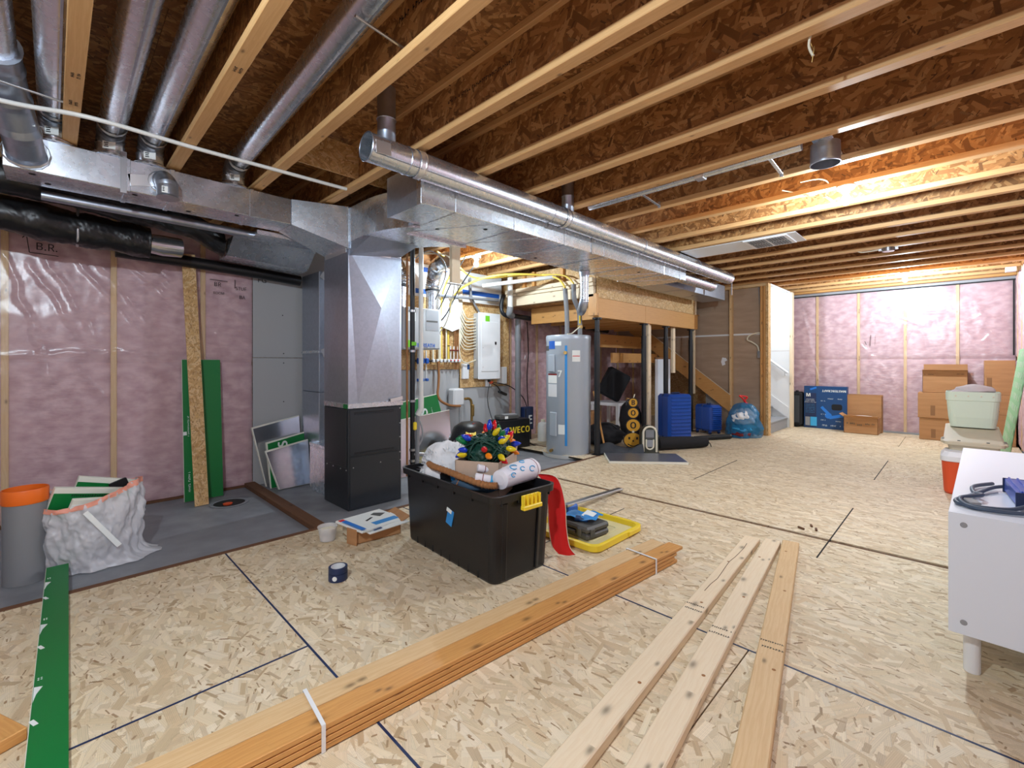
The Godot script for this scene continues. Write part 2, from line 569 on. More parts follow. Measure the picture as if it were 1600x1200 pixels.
const ZL := -4.87     # stud line of the wall behind the furnace
const ZR := 0.56      # wall beside the white bench
const XF := 9.60      # far wall
const XB := -3.2      # wall behind the camera
const YC := 2.40      # underside of the joists
const SLAB := -0.045  # concrete, below the sheathing floor

func _ready():
	# camera, sky and exposure
	var cam := Camera3D.new()
	cam.name = "camera"
	cam.projection = Camera3D.PROJECTION_FRUSTUM
	cam.near = 0.05
	cam.far = 60.0
	cam.size = 1200.0 / 709.12 * cam.near
	cam.frustum_offset = Vector2(0, -33.6 / 709.12 * cam.near)
	add_child(cam)
	cam.position = V(0, 1.145, 0)
	cam.rotation.y = deg_to_rad(-45.34)
	cam.current = true
	var we := WorldEnvironment.new()
	we.name = "environment"
	var env := Environment.new()
	env.background_mode = Environment.BG_COLOR
	env.background_color = Color(0.02, 0.02, 0.02)
	env.tonemap_mode = Environment.TONE_MAPPER_LINEAR
	env.tonemap_exposure = 1.1
	env.sdfgi_enabled = true
	env.ssao_enabled = true
	env.ssil_enabled = true
	we.environment = env
	add_child(we)
	materials()
	rng.seed = 77
	# lamps of the basement: bare bulbs screwed to the joists
	ceiling_lamp(V(3.97, YC, -0.58), 2.7, "bare bulb in white porcelain holder on joist beside the white grille panel")
	ceiling_lamp(V(8.36, YC, -0.55), 3.2, "bare bulb in white holder close to the far pink wall")
	ceiling_lamp(V(3.50, YC, -4.05), 1.7, "bare bulb in white holder over the electrical panel corner")
	ceiling_lamp(V(-0.42, YC, -0.75), 3.7, "bare bulb in white holder over the loose green foam strip")
	ceiling_lamp(V(8.50, YC, -2.62), 1.0, "bare bulb in white holder inside the stairwell top")
	floor_all()
	ceiling_all()
	walls()
	stairs()
	ducts()
	furnace_group()
	mechanical()
	heater()
	left_corner()
	foreground()
	storage()
	far_corner()
	ceiling_bits()

func ceiling_lamp(p: Vector3, e: float, label: String):
	var o := thing("bulb_holder", label, "lamp", p, 0, "bare bulbs on the joists")
	var mb := MB.new()
	mb.lathe([Vector2(0.0, 0.0), Vector2(0.056, 0.0), Vector2(0.058, -0.008), Vector2(0.05, -0.02), Vector2(0.026, -0.03), Vector2(0.024, -0.046), Vector2(0.0, -0.046)], 24)
	obj("holder", mb, M.white_plastic, o)
	var b := MB.new()
	b.lathe([Vector2(0.0, -0.044), Vector2(0.013, -0.046), Vector2(0.015, -0.06), Vector2(0.027, -0.08), Vector2(0.031, -0.1), Vector2(0.027, -0.12), Vector2(0.015, -0.132), Vector2(0.0, -0.135)], 20)
	obj("bulb", b, M.bulb_glow, o)
	var l := OmniLight3D.new()
	l.name = "light"
	l.light_energy = e
	l.light_color = Color(0.88, 0.95, 1.0)
	l.light_size = 0.03
	l.omni_range = 30.0
	l.omni_attenuation = 2.0
	l.shadow_enabled = true
	o.add_child(l)
	l.position = V(0, -0.1, 0)

# ------------------------------------------------------------------ floor
func floor_all():
	var o := struct("floor", "sheathing board subfloor over a grey painted concrete slab", "floor")
	pbox("concrete_slab", V(XB - 0.2, SLAB - 0.2, ZL - 0.3), V(XF + 0.3, SLAB, ZR + 0.3), M.concrete, o, 0.0)
	var xs := [-3.2, -1.713, -0.493, 0.727, 1.947, 3.150, 3.492]
	var xs2 := [3.535, 4.425, 5.635, 6.855, 8.075, 9.295, 9.60]
	var rows := []
	for i in xs.size() - 1: rows.append([xs[i], xs[i + 1], i])
	for i in xs2.size() - 1: rows.append([xs2[i], xs2[i + 1], i + 7])
	# which rows break at -0.60 and which at -1.875
	var phase := [0, 1, 0, 0, 1, 0, 0, 0, 0, 1, 0, 1, 0]
	var brk := {0: -1.875, 1: -0.6, 2: -1.875, 3: -0.6, 4: -1.875, 5: -0.6, 7: -0.6, 8: -1.862, 9: -0.6, 10: -1.87, 11: -0.6, 12: -1.87}
	for r in rows:
		var z0 := -3.135
		if r[0] > 4.4: z0 = ZL
		var br: float = brk[r[2]]
		var cuts := [z0]
		var z := br - 4.88
		while z < ZR:
			if z > z0 + 0.1 and z < ZR - 0.1: cuts.append(z)
			z += 2.44
		cuts.append(ZR)
		for j in cuts.size() - 1:
			var g := 0.0022
			var mb := W(o)
			var lo := V(r[0] + g, -0.018, cuts[j] + g)
			var hi := V(r[1] - g, R(-0.0006, 0.0004), cuts[j + 1] - g)
			if r[2] == 8 and j == 0:
				# notched round the heater corner of the slab
				mb.aabb(V(4.73, lo.y, lo.z), V(hi.x, hi.y, -3.135), 0.001, uvr())
				mb.aabb(V(lo.x, lo.y, -3.135), hi, 0.001, uvr())
			else:
				mb.aabb(lo, hi, 0.0012, uvr())
			obj("sheathing_sheet", mb, M.osb_floor, o)
	# dark adhesive in the joints
	for x in [0.727, 1.947]:
		pbox("seam_adhesive", V(x - 0.004, -0.016, -3.13), V(x + 0.004, 0.0012, ZR), M.navy, o, 0.0)
	for x in [3.15, 4.425, 5.635, 6.855, 8.075]:
		pbox("seam_filler", V(x - 0.002, -0.016, -3.13), V(x + 0.002, -0.002, ZR), M.shadow_gap, o, 0.0)
	pbox("seam_adhesive", V(-0.49, -0.016, -1.879), V(0.725, 0.0012, -1.871), M.navy, o, 0.0)
	for q in [[1.95, 3.148, -1.875], [3.152, 4.423, -0.6], [4.427, 5.633, -1.862], [5.637, 6.85, -0.6]]:
		pbox("seam_filler", V(q[0], -0.016, q[2] - 0.004), V(q[1], 0.0008, q[2] + 0.004), M.shadow_gap, o, 0.0)
	# the open joint across the room with the sleeper showing
	pbox("sleeper", V(3.494, -0.045, -3.12), V(3.533, -0.008, ZR), M.treated, o, 0.001)
	# brown edge boards round the sunken concrete
	pbox("edge_board", V(XB, SLAB, -3.176), V(4.73, 0.002, -3.138), M.treated, o, 0.002)
	pbox("edge_board", V(4.69, SLAB, ZL), V(4.728, 0.002, -3.177), M.treated, o, 0.002)
	pbox("sleeper", V(1.285, SLAB, ZL + 0.01), V(1.374, -0.006, -3.178), M.treated, o, 0.002)
	# drain pit in the concrete
	var pit := thing("floor_drain", "round dark drain hole with an orange plug in the concrete", "drain", V(1.05, SLAB, -4.40))
	var ring := MB.new()
	ring.lathe([Vector2(0.118, 0.0), Vector2(0.142, 0.001), Vector2(0.145, 0.005), Vector2(0.13, 0.008), Vector2(0.118, 0.006), Vector2(0.116, 0.002)], 28)
	obj("rim", ring, M.concrete, pit)
	var well := MB.new()
	well.lathe([Vector2(0.0, 0.0015), Vector2(0.118, 0.0015)], 28)
	obj("opening", well, M.black_rubber, pit)
	var plug := MB.new()
	plug.lathe([Vector2(0.032, 0.0015), Vector2(0.036, 0.012), Vector2(0.022, 0.016), Vector2(0.0, 0.016)], 16, T(V(-0.02, 0, 0.035)))
	obj("plug", plug, M.orange_red, pit)

# ------------------------------------------------------------------ ceiling
func ceiling_all():
	var o := struct("ceiling", "open ceiling of wooden joists under brown sheathing board", "ceiling")
	var L := ZR - ZL
	var zc := (ZR + ZL) / 2
	var var_web := []
	var var_fl := []
	for i in 4:
		var w := MB.new()
		w.aabb(V(-0.0055, 0.034, -L / 2), V(0.0055, 0.268, L / 2), 0.0, uvr())
		var_web.append(w.mesh())
		var f := MB.new()
		f.aabb(V(-0.032, 0, -L / 2), V(0.032, 0.038, L / 2), 0.003, uvr())
		var_fl.append(f.mesh())
	for k in range(-6, 20):
		var j := Node3D.new()
		j.name = "joist"
		o.add_child(j, true)
		j.position = V(0.068 + 0.4877 * k, YC, zc)
		if k == 19: j.position.x -= 0.02
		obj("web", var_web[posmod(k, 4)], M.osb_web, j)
		obj("flange", var_fl[posmod(k * 3 + 1, 4)], M.flange, j)
		var t := obj("flange", var_fl[posmod(k + 2, 4)], M.flange, j)
		t.position.y = 0.264
	# subfloor sheets above
	var x := XB - 0.1
	var row := 0
	var z := ZL - 0.05
	while z < ZR:
		x = XB - 0.1 - (1.22 if row % 2 else 0.0)
		while x < XF:
			var mb := W(o)
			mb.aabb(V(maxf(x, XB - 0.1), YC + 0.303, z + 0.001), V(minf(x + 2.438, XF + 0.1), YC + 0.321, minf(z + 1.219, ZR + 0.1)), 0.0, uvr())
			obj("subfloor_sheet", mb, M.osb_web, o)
			x += 2.44
		z += 1.22
		row += 1
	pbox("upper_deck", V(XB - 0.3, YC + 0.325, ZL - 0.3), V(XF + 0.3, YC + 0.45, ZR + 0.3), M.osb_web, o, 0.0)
	# rim boards closing the joist ends
	for q in [[ZL - 0.04, ZL - 0.002], [ZR + 0.002, ZR + 0.04]]:
		pbox("rim_board", V(XB, YC, q[0]), V(XF, YC + 0.302, q[1]), M.osb_web, o, 0.002)
	# blocking panels seen above the long pipe
	for q in [[1.043, -3.03], [1.531, -3.05]]:
		pbox("blocking", V(q[0] + 0.02, YC + 0.04, q[1] - 0.011), V(q[0] + 0.48, YC + 0.262, q[1]), M.osb_board, o, 0.001)

# ------------------------------------------------------------------ walls
func ridge(u: float, s: float) -> float: return exp(-u * u / (s * s))

func poly_sheet(o: Node3D, origin: Vector3, right: Vector3, w: float, h: float, out: Vector3, folds: Array, sd: int, cell := 0.016):
	var nz := FastNoiseLite.new()
	nz.seed = sd
	nz.frequency = 2.2
	nz.fractal_octaves = 3
	var fn := func(u, v):
		var x: float = u * w
		var y: float = v * h
		x += nz.get_noise_2d(x * 1.5 + 9, y * 1.5) * 0.035
		y += nz.get_noise_2d(x * 1.5, y * 1.5 + 30) * 0.035
		var d := nz.get_noise_2d(x, y) * 0.006 + nz.get_noise_2d(x * 3.0 + 40, y * 0.9) * 0.0028
		for f in folds:
			# f = [x0, y0, x1, y1, height, width]
			var a := Vector2(f[0], f[1])
			var b := Vector2(f[2], f[3])
			var ab := b - a
			var tt := clampf((Vector2(x, y) - a).dot(ab) / ab.length_squared(), 0.0, 1.0)
			var dist := (Vector2(x, y) - a - ab * tt).length()
			var fade := sin(PI * clampf(tt, 0.02, 0.98))
			if dist < f[5] * 3.0: d += f[4] * ridge(dist, f[5]) * (0.35 + 0.65 * fade)
		return origin + right * (u * w) + Vector3.UP * (v * h) + out * (0.012 + d)
	var mb := W(o)
	mb.patch(int(w / cell), int(h / cell), fn, Vector2(w, h), right.cross(Vector3.UP).dot(out) < 0)
	obj("vapour_barrier", mb, M.clear_poly, o, "clear plastic sheet with shiny creases")

func wool_wall(o: Node3D, origin: Vector3, right: Vector3, out: Vector3, w: float, h: float, studs: Array, seam: float):
	# batts between studs; studs are offsets of their centres along right
	var edges := [0.0]
	for s in studs: edges.append_array([s - 0.019, s + 0.019])
	edges.append(w)
	for s in studs:
		var mb := W(o)
		mb.box(Transform3D(Basis(right, Vector3.UP, right.cross(Vector3.UP)), origin + right * s + Vector3.UP * (h / 2) - out * 0.045), V(0.038, h, 0.09), 0.003, uvr())
		obj("stud", mb, M.lumber, o)
	for i in range(0, edges.size(), 2):
		var a: float = edges[i]
		var b: float = edges[i + 1]
		if b - a < 0.03: continue
		for q in [[0.0, seam], [seam, h]]:
			var w2 := b - a
			var h2: float = q[1] - q[0]
			var y0: float = q[0]
			var nz := FastNoiseLite.new()
			nz.seed = int(a * 100) + int(y0 * 10) + 3
			nz.frequency = 3.0
			var fn := func(u, v):
				var e: float = pow(absf(2 * u - 1), 6.0)
				var e2: float = pow(absf(2 * v - 1), 40.0)
				return origin + right * (a + u * w2) + Vector3.UP * (y0 + v * h2) + out * (0.004 - 0.022 * e - 0.02 * e2 + nz.get_noise_2d(u * w2, v * h2) * 0.008)
			var mb := W(o)
			mb.patch(14, 26, fn, Vector2(w2, h2), right.cross(Vector3.UP).dot(out) < 0)
			obj("insulation_batt", mb, M.pink_wool, o)

func wall_slab(o: Node3D, lo: Vector3, hi: Vector3, m: Material):
	pbox("sheathing", lo, hi, m, o, 0.0)

func walls():
	# ---- wall behind furnace (runs along x at ZL)
	var o := struct("wall_left", "pink insulated stud wall behind clear plastic with drywall and board panels", "wall")
	wall_slab(o, V(XB - 0.3, SLAB - 0.2, ZL - 0.3), V(XF + 0.3, YC + 0.45, ZL - 0.1), M.osb_board)
	wool_wall(o, V(-3.2, SLAB, ZL), Vector3.RIGHT, V(0, 0, 1), 4.56, YC - SLAB, [0.538, 1.148, 1.758, 2.368, 2.958, 3.547, 4.156], 1.19)
	pbox("bottom_plate", V(-3.2, SLAB, ZL - 0.09), V(1.36, SLAB + 0.02, ZL + 0.022), M.treated, o, 0.002)
	var folds := []
	# creases fan out from the upper left of the bay (x measured from -0.9)
	for f in [[0.66, 1.95, 0.96, 0.75], [0.75, 2.15, 1.22, 1.2], [0.85, 2.2, 1.62, 1.15], [0.98, 2.2, 1.55, 1.42], [1.1, 2.2, 1.75, 1.6], [1.2, 2.18, 1.95, 1.55], [1.32, 2.16, 1.78, 1.72], [0.78, 1.9, 1.05, 1.35], [1.25, 1.3, 1.6, 0.98], [1.0, 1.2, 1.25, 0.7], [2.02, 1.75, 2.24, 1.45], [1.95, 1.55, 2.25, 1.4], [1.95, 1.42, 2.25, 1.36], [1.9, 1.3, 2.25, 1.27], [1.95, 1.85, 2.2, 1.72], [0.6, 1.23, 2.25, 1.24]]:
		folds.append([f[0], f[1], f[2], f[3], R(0.012, 0.02), R(0.010, 0.018)])
	poly_sheet(o, V(-0.9, SLAB + 0.03, ZL), Vector3.RIGHT, 2.25, 2.42, V(0, 0, 1), folds, 4, 0.014)
	# marker notes on the plastic
	var nt := [["B.R.", 0.05, -0.03, 2.0], ["BA", 0.03, 0.25, 2.06], ["BR", 0.035, 1.06, 1.86], ["ROOM", 0.022, 1.07, 1.78], ["STUF", 0.03, 1.25, 1.84], ["BA", 0.03, 1.26, 1.76]]
	for q in nt: lettering(q[0], q[1], M.ink, o, T(V(q[2], q[3], ZL + 0.034)), false, "marker_note")
	for q in [[V(-0.12, 1.95, 0), V(0.03, 1.945, 0)], [V(-0.12, 1.95, 0), V(-0.135, 2.08, 0)], [V(-0.135, 2.08, 0), V(-0.155, 2.05, 0)], [V(-0.135, 2.08, 0), V(-0.11, 2.055, 0)], [V(1.0, 1.9, 0), V(1.14, 1.895, 0)], [V(1.2, 1.92, 0), V(1.2, 1.84, 0)]]:
		var mb := W(o)
		mb.beam(q[0] + V(0, 0, ZL + 0.034), q[1] + V(0, 0, ZL + 0.034), 0.005, 0.002, 0, Vector2.ZERO, V(0, 0, 1))
		obj("marker_note", mb, M.ink, o)
	# drywall from the wool to the panel boards
	for q in [[1.36, 2.56, SLAB, 1.19], [1.36, 2.56, 1.194, 2.40], [2.563, 3.892, SLAB, 1.05]]:
		pbox("drywall_panel", V(q[0], q[2], ZL - 0.008), V(q[1], q[3], ZL + 0.006), M.drywall, o, 0.002)
	pbox("drywall_panel", V(3.895, SLAB, ZL - 0.004), V(4.85, 0.795, ZL + 0.012), M.drywall, o, 0.002)
	for q in [V(1.64, 1.14, 0), V(1.64, 1.235, 0), V(1.63, 1.62, 0), V(1.63, 2.0, 0), V(1.64, 0.75, 0)]:
		var s := W(o)
		s.lathe([Vector2(0.006, 0.0), Vector2(0.004, 0.002), Vector2(0.0, 0.002)], 8, T(V(q.x, q.y, ZL + 0.006), V(90, 0, 0)))
		obj("screw_head", s, M.ink, o)
	lettering("FG", 0.05, M.ink, o, T(V(1.44, 1.95, ZL + 0.008)), false, "marker_note")
	lettering("BA", 0.03, M.ink, o, T(V(1.96, 1.95, ZL + 0.008)), false, "marker_note")
	pbox("backer_board", V(2.60, 1.055, ZL + 0.008), V(3.893, 1.98, ZL + 0.022), M.osb_board, o, 0.002)
	pbox("backer_board", V(3.897, 0.80, ZL + 0.014), V(4.84, 1.98, ZL + 0.028), M.osb_board, o, 0.002)
	pbox("house_wrap", V(2.56, 1.98, ZL - 0.01), V(4.70, 2.40, ZL + 0.004), M.housewrap, o, 0.0)
	for q in [[3.2, 2.02, 3.75], [3.9, 2.09, 4.65], [3.3, 2.3, 3.7]]:
		pbox("blue_tape", V(q[0], q[1], ZL + 0.004), V(q[2], q[1] + 0.06, ZL + 0.007), M.blue_bright, o, 0.0)
	# wool again behind the heater and under the landing
	wool_wall(o, V(4.85, SLAB, ZL), Vector3.RIGHT, V(0, 0, 1), 4.75, YC - SLAB, [0.05, 0.66, 1.27, 1.88, 2.49, 3.1, 3.7, 4.3], 1.19)
	var f2 := []
	for i in 16:
		var fx := R(0.05, 2.9)
		f2.append([fx, R(0.2, 1.9), fx + R(-0.1, 0.15), R(0.1, 1.9), R(0.006, 0.014), R(0.01, 0.02)])
	poly_sheet(o, V(4.87, SLAB + 0.02, ZL), Vector3.RIGHT, 3.0, 2.4, V(0, 0, 1), f2, 9, 0.022)
	# ---- far wall
	var f := struct("wall_far", "pink insulated end wall behind shiny clear plastic", "wall")
	wall_slab(f, V(XF + 0.1, SLAB - 0.2, ZL - 0.3), V(XF + 0.3, YC + 0.45, ZR + 0.3), M.osb_board)
	wool_wall(f, V(XF, 0, ZR), V(0, 0, -1), V(-1, 0, 0), 5.43, 2.34, [0.59, 1.19, 1.79, 2.38, 2.99, 3.6, 4.2, 4.8], 1.2)
	pbox("top_plate", V(XF - 0.02, 2.335, -2.2), V(XF + 0.09, 2.375, ZR), M.mid_grey, f, 0.002)
	pbox("sealant_line", V(XF - 0.026, 2.318, -2.2), V(XF - 0.012, 2.336, ZR), M.black_rubber, f, 0.002)
	pbox("sealant_line", V(XF - 0.026, 1.25, ZR - 0.03), V(XF - 0.012, 2.32, ZR - 0.012), M.black_rubber, f, 0.002)
	pbox("bottom_plate", V(XF - 0.02, 0.001, -2.2), V(XF + 0.09, 0.03, ZR), M.mid_grey, f, 0.002)
	var f3 := []
	for q in [[2.62, 2.1, 2.45, 1.3], [2.58, 2.15, 2.35, 1.7], [2.5, 1.3, 2.3, 0.6], [1.85, 1.75, 2.35, 1.76], [1.3, 1.85, 1.0, 1.7], [1.2, 1.7, 1.35, 1.2], [1.1, 1.65, 1.25, 1.3], [1.0, 1.9, 0.65, 1.85], [1.0, 1.6, 0.8, 1.0], [0.55, 1.7, 0.2, 1.9], [0.5, 1.65, 0.35, 1.4], [0.35, 1.4, 0.2, 1.6], [0.4, 2.0, 0.1, 1.2], [1.5, 1.1, 1.1, 0.5], [1.35, 0.9, 1.15, 0.3], [1.7, 1.0, 1.5, 0.6], [1.8, 1.5, 1.6, 1.2], [0.1, 1.22, 2.7, 1.2]]:
		f3.append([q[0], q[1], q[2], q[3], R(0.008, 0.016), R(0.014, 0.024)])
	for i in 26:
		var a := V(R(0.1, 2.6), R(0.2, 2.2), 0)
		f3.append([a.x, a.y, a.x + R(-0.15, 0.15), a.y + R(-0.3, 0.1), R(0.006, 0.012), R(0.012, 0.022)])
	poly_sheet(f, V(XF, 0.03, ZR), V(0, 0, -1), 2.78, 2.3, V(-1, 0, 0), f3, 14, 0.016)
	for q in [[V(0, 1.60, -1.06), V(0, 1.42, -1.07)], [V(0, 1.6, -1.0), V(0, 1.45, -1.0)], [V(0, 1.5, -1.14), V(0, 1.44, -1.12)]]:
		var mk := W(f)
		mk.beam(q[0] + V(XF - 0.04, 0, 0), q[1] + V(XF - 0.04, 0, 0), 0.002, 0.006, 0)
		obj("marker_note", mk, M.ink, f)
	var tr := struct("trim_1", "bright wooden rim board above the far pink wall", "trim")
	pbox("rim_board", V(XF - 0.13, 2.376, -2.3), V(XF - 0.005, 2.70, ZR), M.engineered, tr, 0.002)
	# ---- right wall and the wall behind the camera
	var r := struct("wall_right", "insulated wall in clear plastic beside the white bench", "wall")
	wall_slab(r, V(XB - 0.3, SLAB - 0.2, ZR + 0.1), V(XF + 0.3, YC + 0.45, ZR + 0.3), M.osb_board)
	wool_wall(r, V(XB, 0, ZR), Vector3.RIGHT, V(0, 0, -1), XF - XB, YC, [0.6, 1.2, 1.8, 2.4, 3.0, 3.6, 4.2, 4.8, 5.4, 6.0, 6.6, 7.2, 7.8, 8.4, 9.0, 9.6, 10.2, 10.8, 11.4, 12.0, 12.6], 1.2)
	var b := struct("wall_back", "white drywall wall behind the loose lumber", "wall")
	wall_slab(b, V(XB - 0.2, SLAB - 0.2, ZL - 0.3), V(XB, YC + 0.45, ZR + 0.3), M.drywall_white)
	# ---- stair enclosure: unfinished side towards the room
	var s := struct("wall_stair", "stud partition showing the brown paper back of drywall", "wall")
	pbox("drywall_panel", V(7.95, 0.0, -2.9), V(7.963, 1.60, -2.165), M.drywall_back, s, 0.001)
	pbox("drywall_panel", V(7.95, 1.606, ZL), V(7.963, YC, -2.165), M.drywall_back, s, 0.001)
	# panel below the joint follows the stair line
	var up := W(s)
	up.face([V(7.95, 1.602, -2.9), V(7.95, 1.602, -4.05), V(7.95, 0.74, -2.9)], V(9, 1, -3))
	up.face([V(7.963, 1.602, -2.9), V(7.963, 1.602, -4.05), V(7.963, 0.74, -2.9)], V(7, 1, -3))
	obj("drywall_panel", up, M.drywall_back, s)
	pbox("joint_tape", V(7.946, 1.59, -4.7), V(7.951, 1.618, -2.2), M.drywall_white, s, 0.0)
	pbox("joint_tape", V(7.946, 0.95, -3.22), V(7.951, 1.55, -3.2), M.drywall_back, s, 0.0)
	pbox("top_plate", V(7.85, YC - 0.05, -3.1), V(7.95, YC - 0.005, -2.165), M.lumber, s, 0.003)
	for z in [-2.70, -2.19, -2.235]:
		pbox("stud", V(7.86, 0.001, z - 0.019), V(7.949, YC - 0.05, z + 0.019), M.lumber if z < -2.5 else M.lumber_warm, s, 0.003)
	pbox("end_board", V(7.84, 0.001, -2.168), V(7.97, YC - 0.01, -2.13), M.osb_board, s, 0.002)
	var w := struct("wall_stairwell", "white painted stairwell wall with a sloping handrail", "wall")
	pbox("drywall_panel", V(9.12, 0.001, -3.6), V(9.14, 1.35, -2.14), M.drywall_white, w, 0.001)
	pbox("drywall_panel", V(9.12, 1.354, -3.6), V(9.14, YC, -2.14), M.drywall_white, w, 0.001)
	pbox("end_board", V(9.115, 0.001, -2.14), V(9.24, YC - 0.02, -2.10), M.lumber_pale, w, 0.002)
	pbox("soffit", V(7.965, YC - 0.03, -2.6), V(9.12, YC - 0.008, -2.13), M.drywall_white, w, 0.001)
	pbox("sheathing", V(9.14, 0.001, ZL), V(9.24, YC, -2.141), M.osb_board, w, 0.0)

func stairs():
	var o := thing("stair_landing", "wooden landing box of beams and sheathing panels beside the trunk", "landing", V(6.2, 1.7, -3.9))
	# engineered beam along the front with sheathing over it
	pbox("landing_beam", V(4.70, 1.70, -3.19), V(5.86, 1.94, -3.15), M.engineered, o, 0.002)
	pbox("landing_beam", V(5.864, 1.70, -3.19), V(7.64, 1.94, -3.15), M.engineered, o, 0.002)
	pbox("landing_panel", V(4.70, 1.945, -3.19), V(7.56, 2.34, -3.165), M.osb_board, o, 0.002)
	pbox("corner_stud", V(7.57, 1.945, -3.2), V(7.61, 2.36, -3.155), M.lumber_pale, o, 0.003)
	pbox("end_block", V(4.66, 1.72, -3.28), V(4.70, 1.99, -3.15), M.lumber_warm, o, 0.003)
	# left side: boards on edge and the framed upper wall
	for q in [[1.955, 2.085, 0.0], [2.09, 2.13, 0.012], [2.135, 2.19, 0.028]]:
		pbox("landing_joist", V(4.66 - q[2], q[0], -4.72), V(4.72, q[1], -3.20), M.lumber_pale, o, 0.003)
	pbox("landing_panel", V(4.70, 2.19, -4.72), V(4.715, YC - 0.004, -3.2), M.osb_board, o, 0.001)
	for z in [-4.66, -4.40, -4.22, -3.72]:
		pbox("landing_stud", V(4.655, 2.192, z), V(4.70, YC - 0.004, z + 0.05), M.lumber_warm, o, 0.003)
	pbox("landing_deck", V(4.72, 1.945, -4.8), V(7.84, 1.965, -3.20), M.osb_web, o, 0.001)
	for k in 6:
		pbox("landing_joist", V(4.98 + k * 0.45, 1.71, -4.52), V(5.02 + k * 0.45, 1.943, -3.20), M.lumber_warm, o, 0.003)
	for q in [[1.40, 1.62, -4.3], [1.14, 1.30, -4.0]]:
		pbox("cross_rail", V(6.3, q[0], q[2]), V(7.80, q[1], q[2] + 0.04), M.lumber_warm, o, 0.003)
	# stair flight coming down behind the partition
	var f := thing("staircase", "grey stairs with a wooden stringer coming down behind the stud partition", "stairs", V(8.4, 0, -3.2))
	for x in [7.85, 8.98]:
		var st := W(f)
		var a := V(x, 2.02, -4.56)
		var b := V(x, 0.61, -2.70)
		st.hexa([a + V(0, -0.29, 0), b + V(0, -0.29, 0), b + V(0.04, -0.29, 0), a + V(0.04, -0.29, 0), a, b, b + V(0.04, 0, 0), a + V(0.04, 0, 0)])
		obj("stringer", st, M.lumber_warm, f)
	var tp := W(f)
	tp.beam(V(7.845, 2.02, -4.56), V(7.845, 0.615, -2.70), 0.016, 0.008)
	obj("stringer_edge", tp, M.cream, f)
	for k in 10:
		var y := 0.185 * (k + 1)
		var zz := -2.17 - 0.245 * k
		pbox("tread", V(7.97, y - 0.025, zz - 0.26), V(9.09, y, zz + 0.015), M.mid_grey, f, 0.004)
		pbox("riser", V(7.97, y - 0.185 + 0.002, zz - 0.02), V(9.09, y - 0.026, zz), M.mid_grey, f, 0.002)
	var sk := W(f)
	sk.hexa([V(9.095, 0.16, -2.16), V(9.118, 0.16, -2.16), V(9.118, 1.95, -4.5), V(9.095, 1.95, -4.5), V(9.095, 0.36, -2.16), V(9.118, 0.36, -2.16), V(9.118, 2.15, -4.5), V(9.095, 2.15, -4.5)])
	obj("skirt_board", sk, M.drywall_white, f)
	ptube("handrail", [V(9.06, 0.96, -2.15), V(9.06, 1.2, -2.45), V(9.06, 2.0, -3.5)], 0.02, M.white_paint, f, 10)
	for q in [V(9.06, 0.98, -2.2), V(9.06, 1.6, -2.98)]: ptube("rail_bracket", [q, q + V(0.0, -0.06, 0), q + V(0.058, -0.06, 0)], 0.008, M.white_paint, f, 6)
	# black steel posts
	for q in [[4.745, -3.205, "black steel post beside the water heater"], [5.93, -3.215, "black steel post paired with a wide pale stud under the landing"], [6.62, -3.22, "black steel post rising behind the large blue suitcase"], [7.50, -3.21, "black steel post at the end of the landing near the small suitcase"]]:
		var s := thing("steel_post", q[2], "post", V(q[0], 0.001, q[1]), 0, "black steel posts under the landing")
		var p := MB.new()
		p.lathe([Vector2(0.0, 0.0), Vector2(0.07, 0.0), Vector2(0.07, 0.008), Vector2(0.0, 0.009)], 4, T(Vector3.ZERO, V(0, 45, 0)))
		obj("base_plate", p, M.black_pipe, s)
		var p2 := MB.new()
		p2.lathe([Vector2(0.036, 0.008), Vector2(0.036, 1.52), Vector2(0.03, 1.525), Vector2(0.03, 1.68)], 16)
		obj("tube", p2, M.black_pipe, s)
		var p3 := MB.new()
		p3.lathe([Vector2(0.0, 1.68), Vector2(0.06, 1.68), Vector2(0.06, 1.697), Vector2(0.0, 1.698)], 16)
		obj("head_plate", p3, M.black_pipe, s)
	for q in [[6.15, -3.26, 0.044, 0.001, "wide pale stud standing between two black posts"], [6.93, -3.25, 0.04, 0.98, "short pale stud hanging from the landing above the white shelf"], [7.60, -3.2, 0.02, 0.62, "thin pale stud beside the last black post"], [6.02, -3.2, 0.016, 0.001, "thin pale batten tight against a black post"]]:
		var s := thing("pale_stud", q[4], "lumber", V(q[0], q[3], q[1]), 0, "studs under the landing")
		pbox("wood", V(q[0] - q[2], q[3], q[1] - 0.02), V(q[0] + q[2], 1.699, q[1] + 0.02), M.lumber_pale, s, 0.003)

func label_card(parent: Node3D, xf: Transform3D, w: float, h: float, nm := "paper_label"):
	var mb := MB.new(parent.position if parent.get_parent() == self else Vector3.ZERO)
	mb.box(xf, V(w, h, 0.0012), 0.0)
	obj(nm, mb, M.print_white, parent)
	var mk := MB.new(parent.position if parent.get_parent() == self else Vector3.ZERO)
	for k in 3: mk.box(xf * T(V(-w * 0.22, h * (0.28 - 0.24 * k), 0.0009)), V(w * (0.34 - 0.07 * (k % 2)), h * 0.13, 0.0005), 0.0)
	obj("print", mk, M.ink, parent)

func crumpled(mb: MB, c: Vector3, ax: Vector3, r: float, w: float, sd: int):
	# band of foil tape wrapped unevenly round a pipe
	var g := RandomNumberGenerator.new()
	g.seed = sd
	var pts := []
	var rr := []
	for i in 7:
		pts.append(c + ax * w * (i / 6.0 - 0.5)); rr.append(r + g.randf_range(0.001, 0.007))
	mb.tube(pts, rr, 14, false)

func tape_band(o: Node3D, c: Vector3, ax: Vector3, r: float, w: float, sd: int):
	var mb := W(o)
	crumpled(mb, c, ax, r, w, sd)
	obj("foil_tape", mb, M.foil_tape, o)

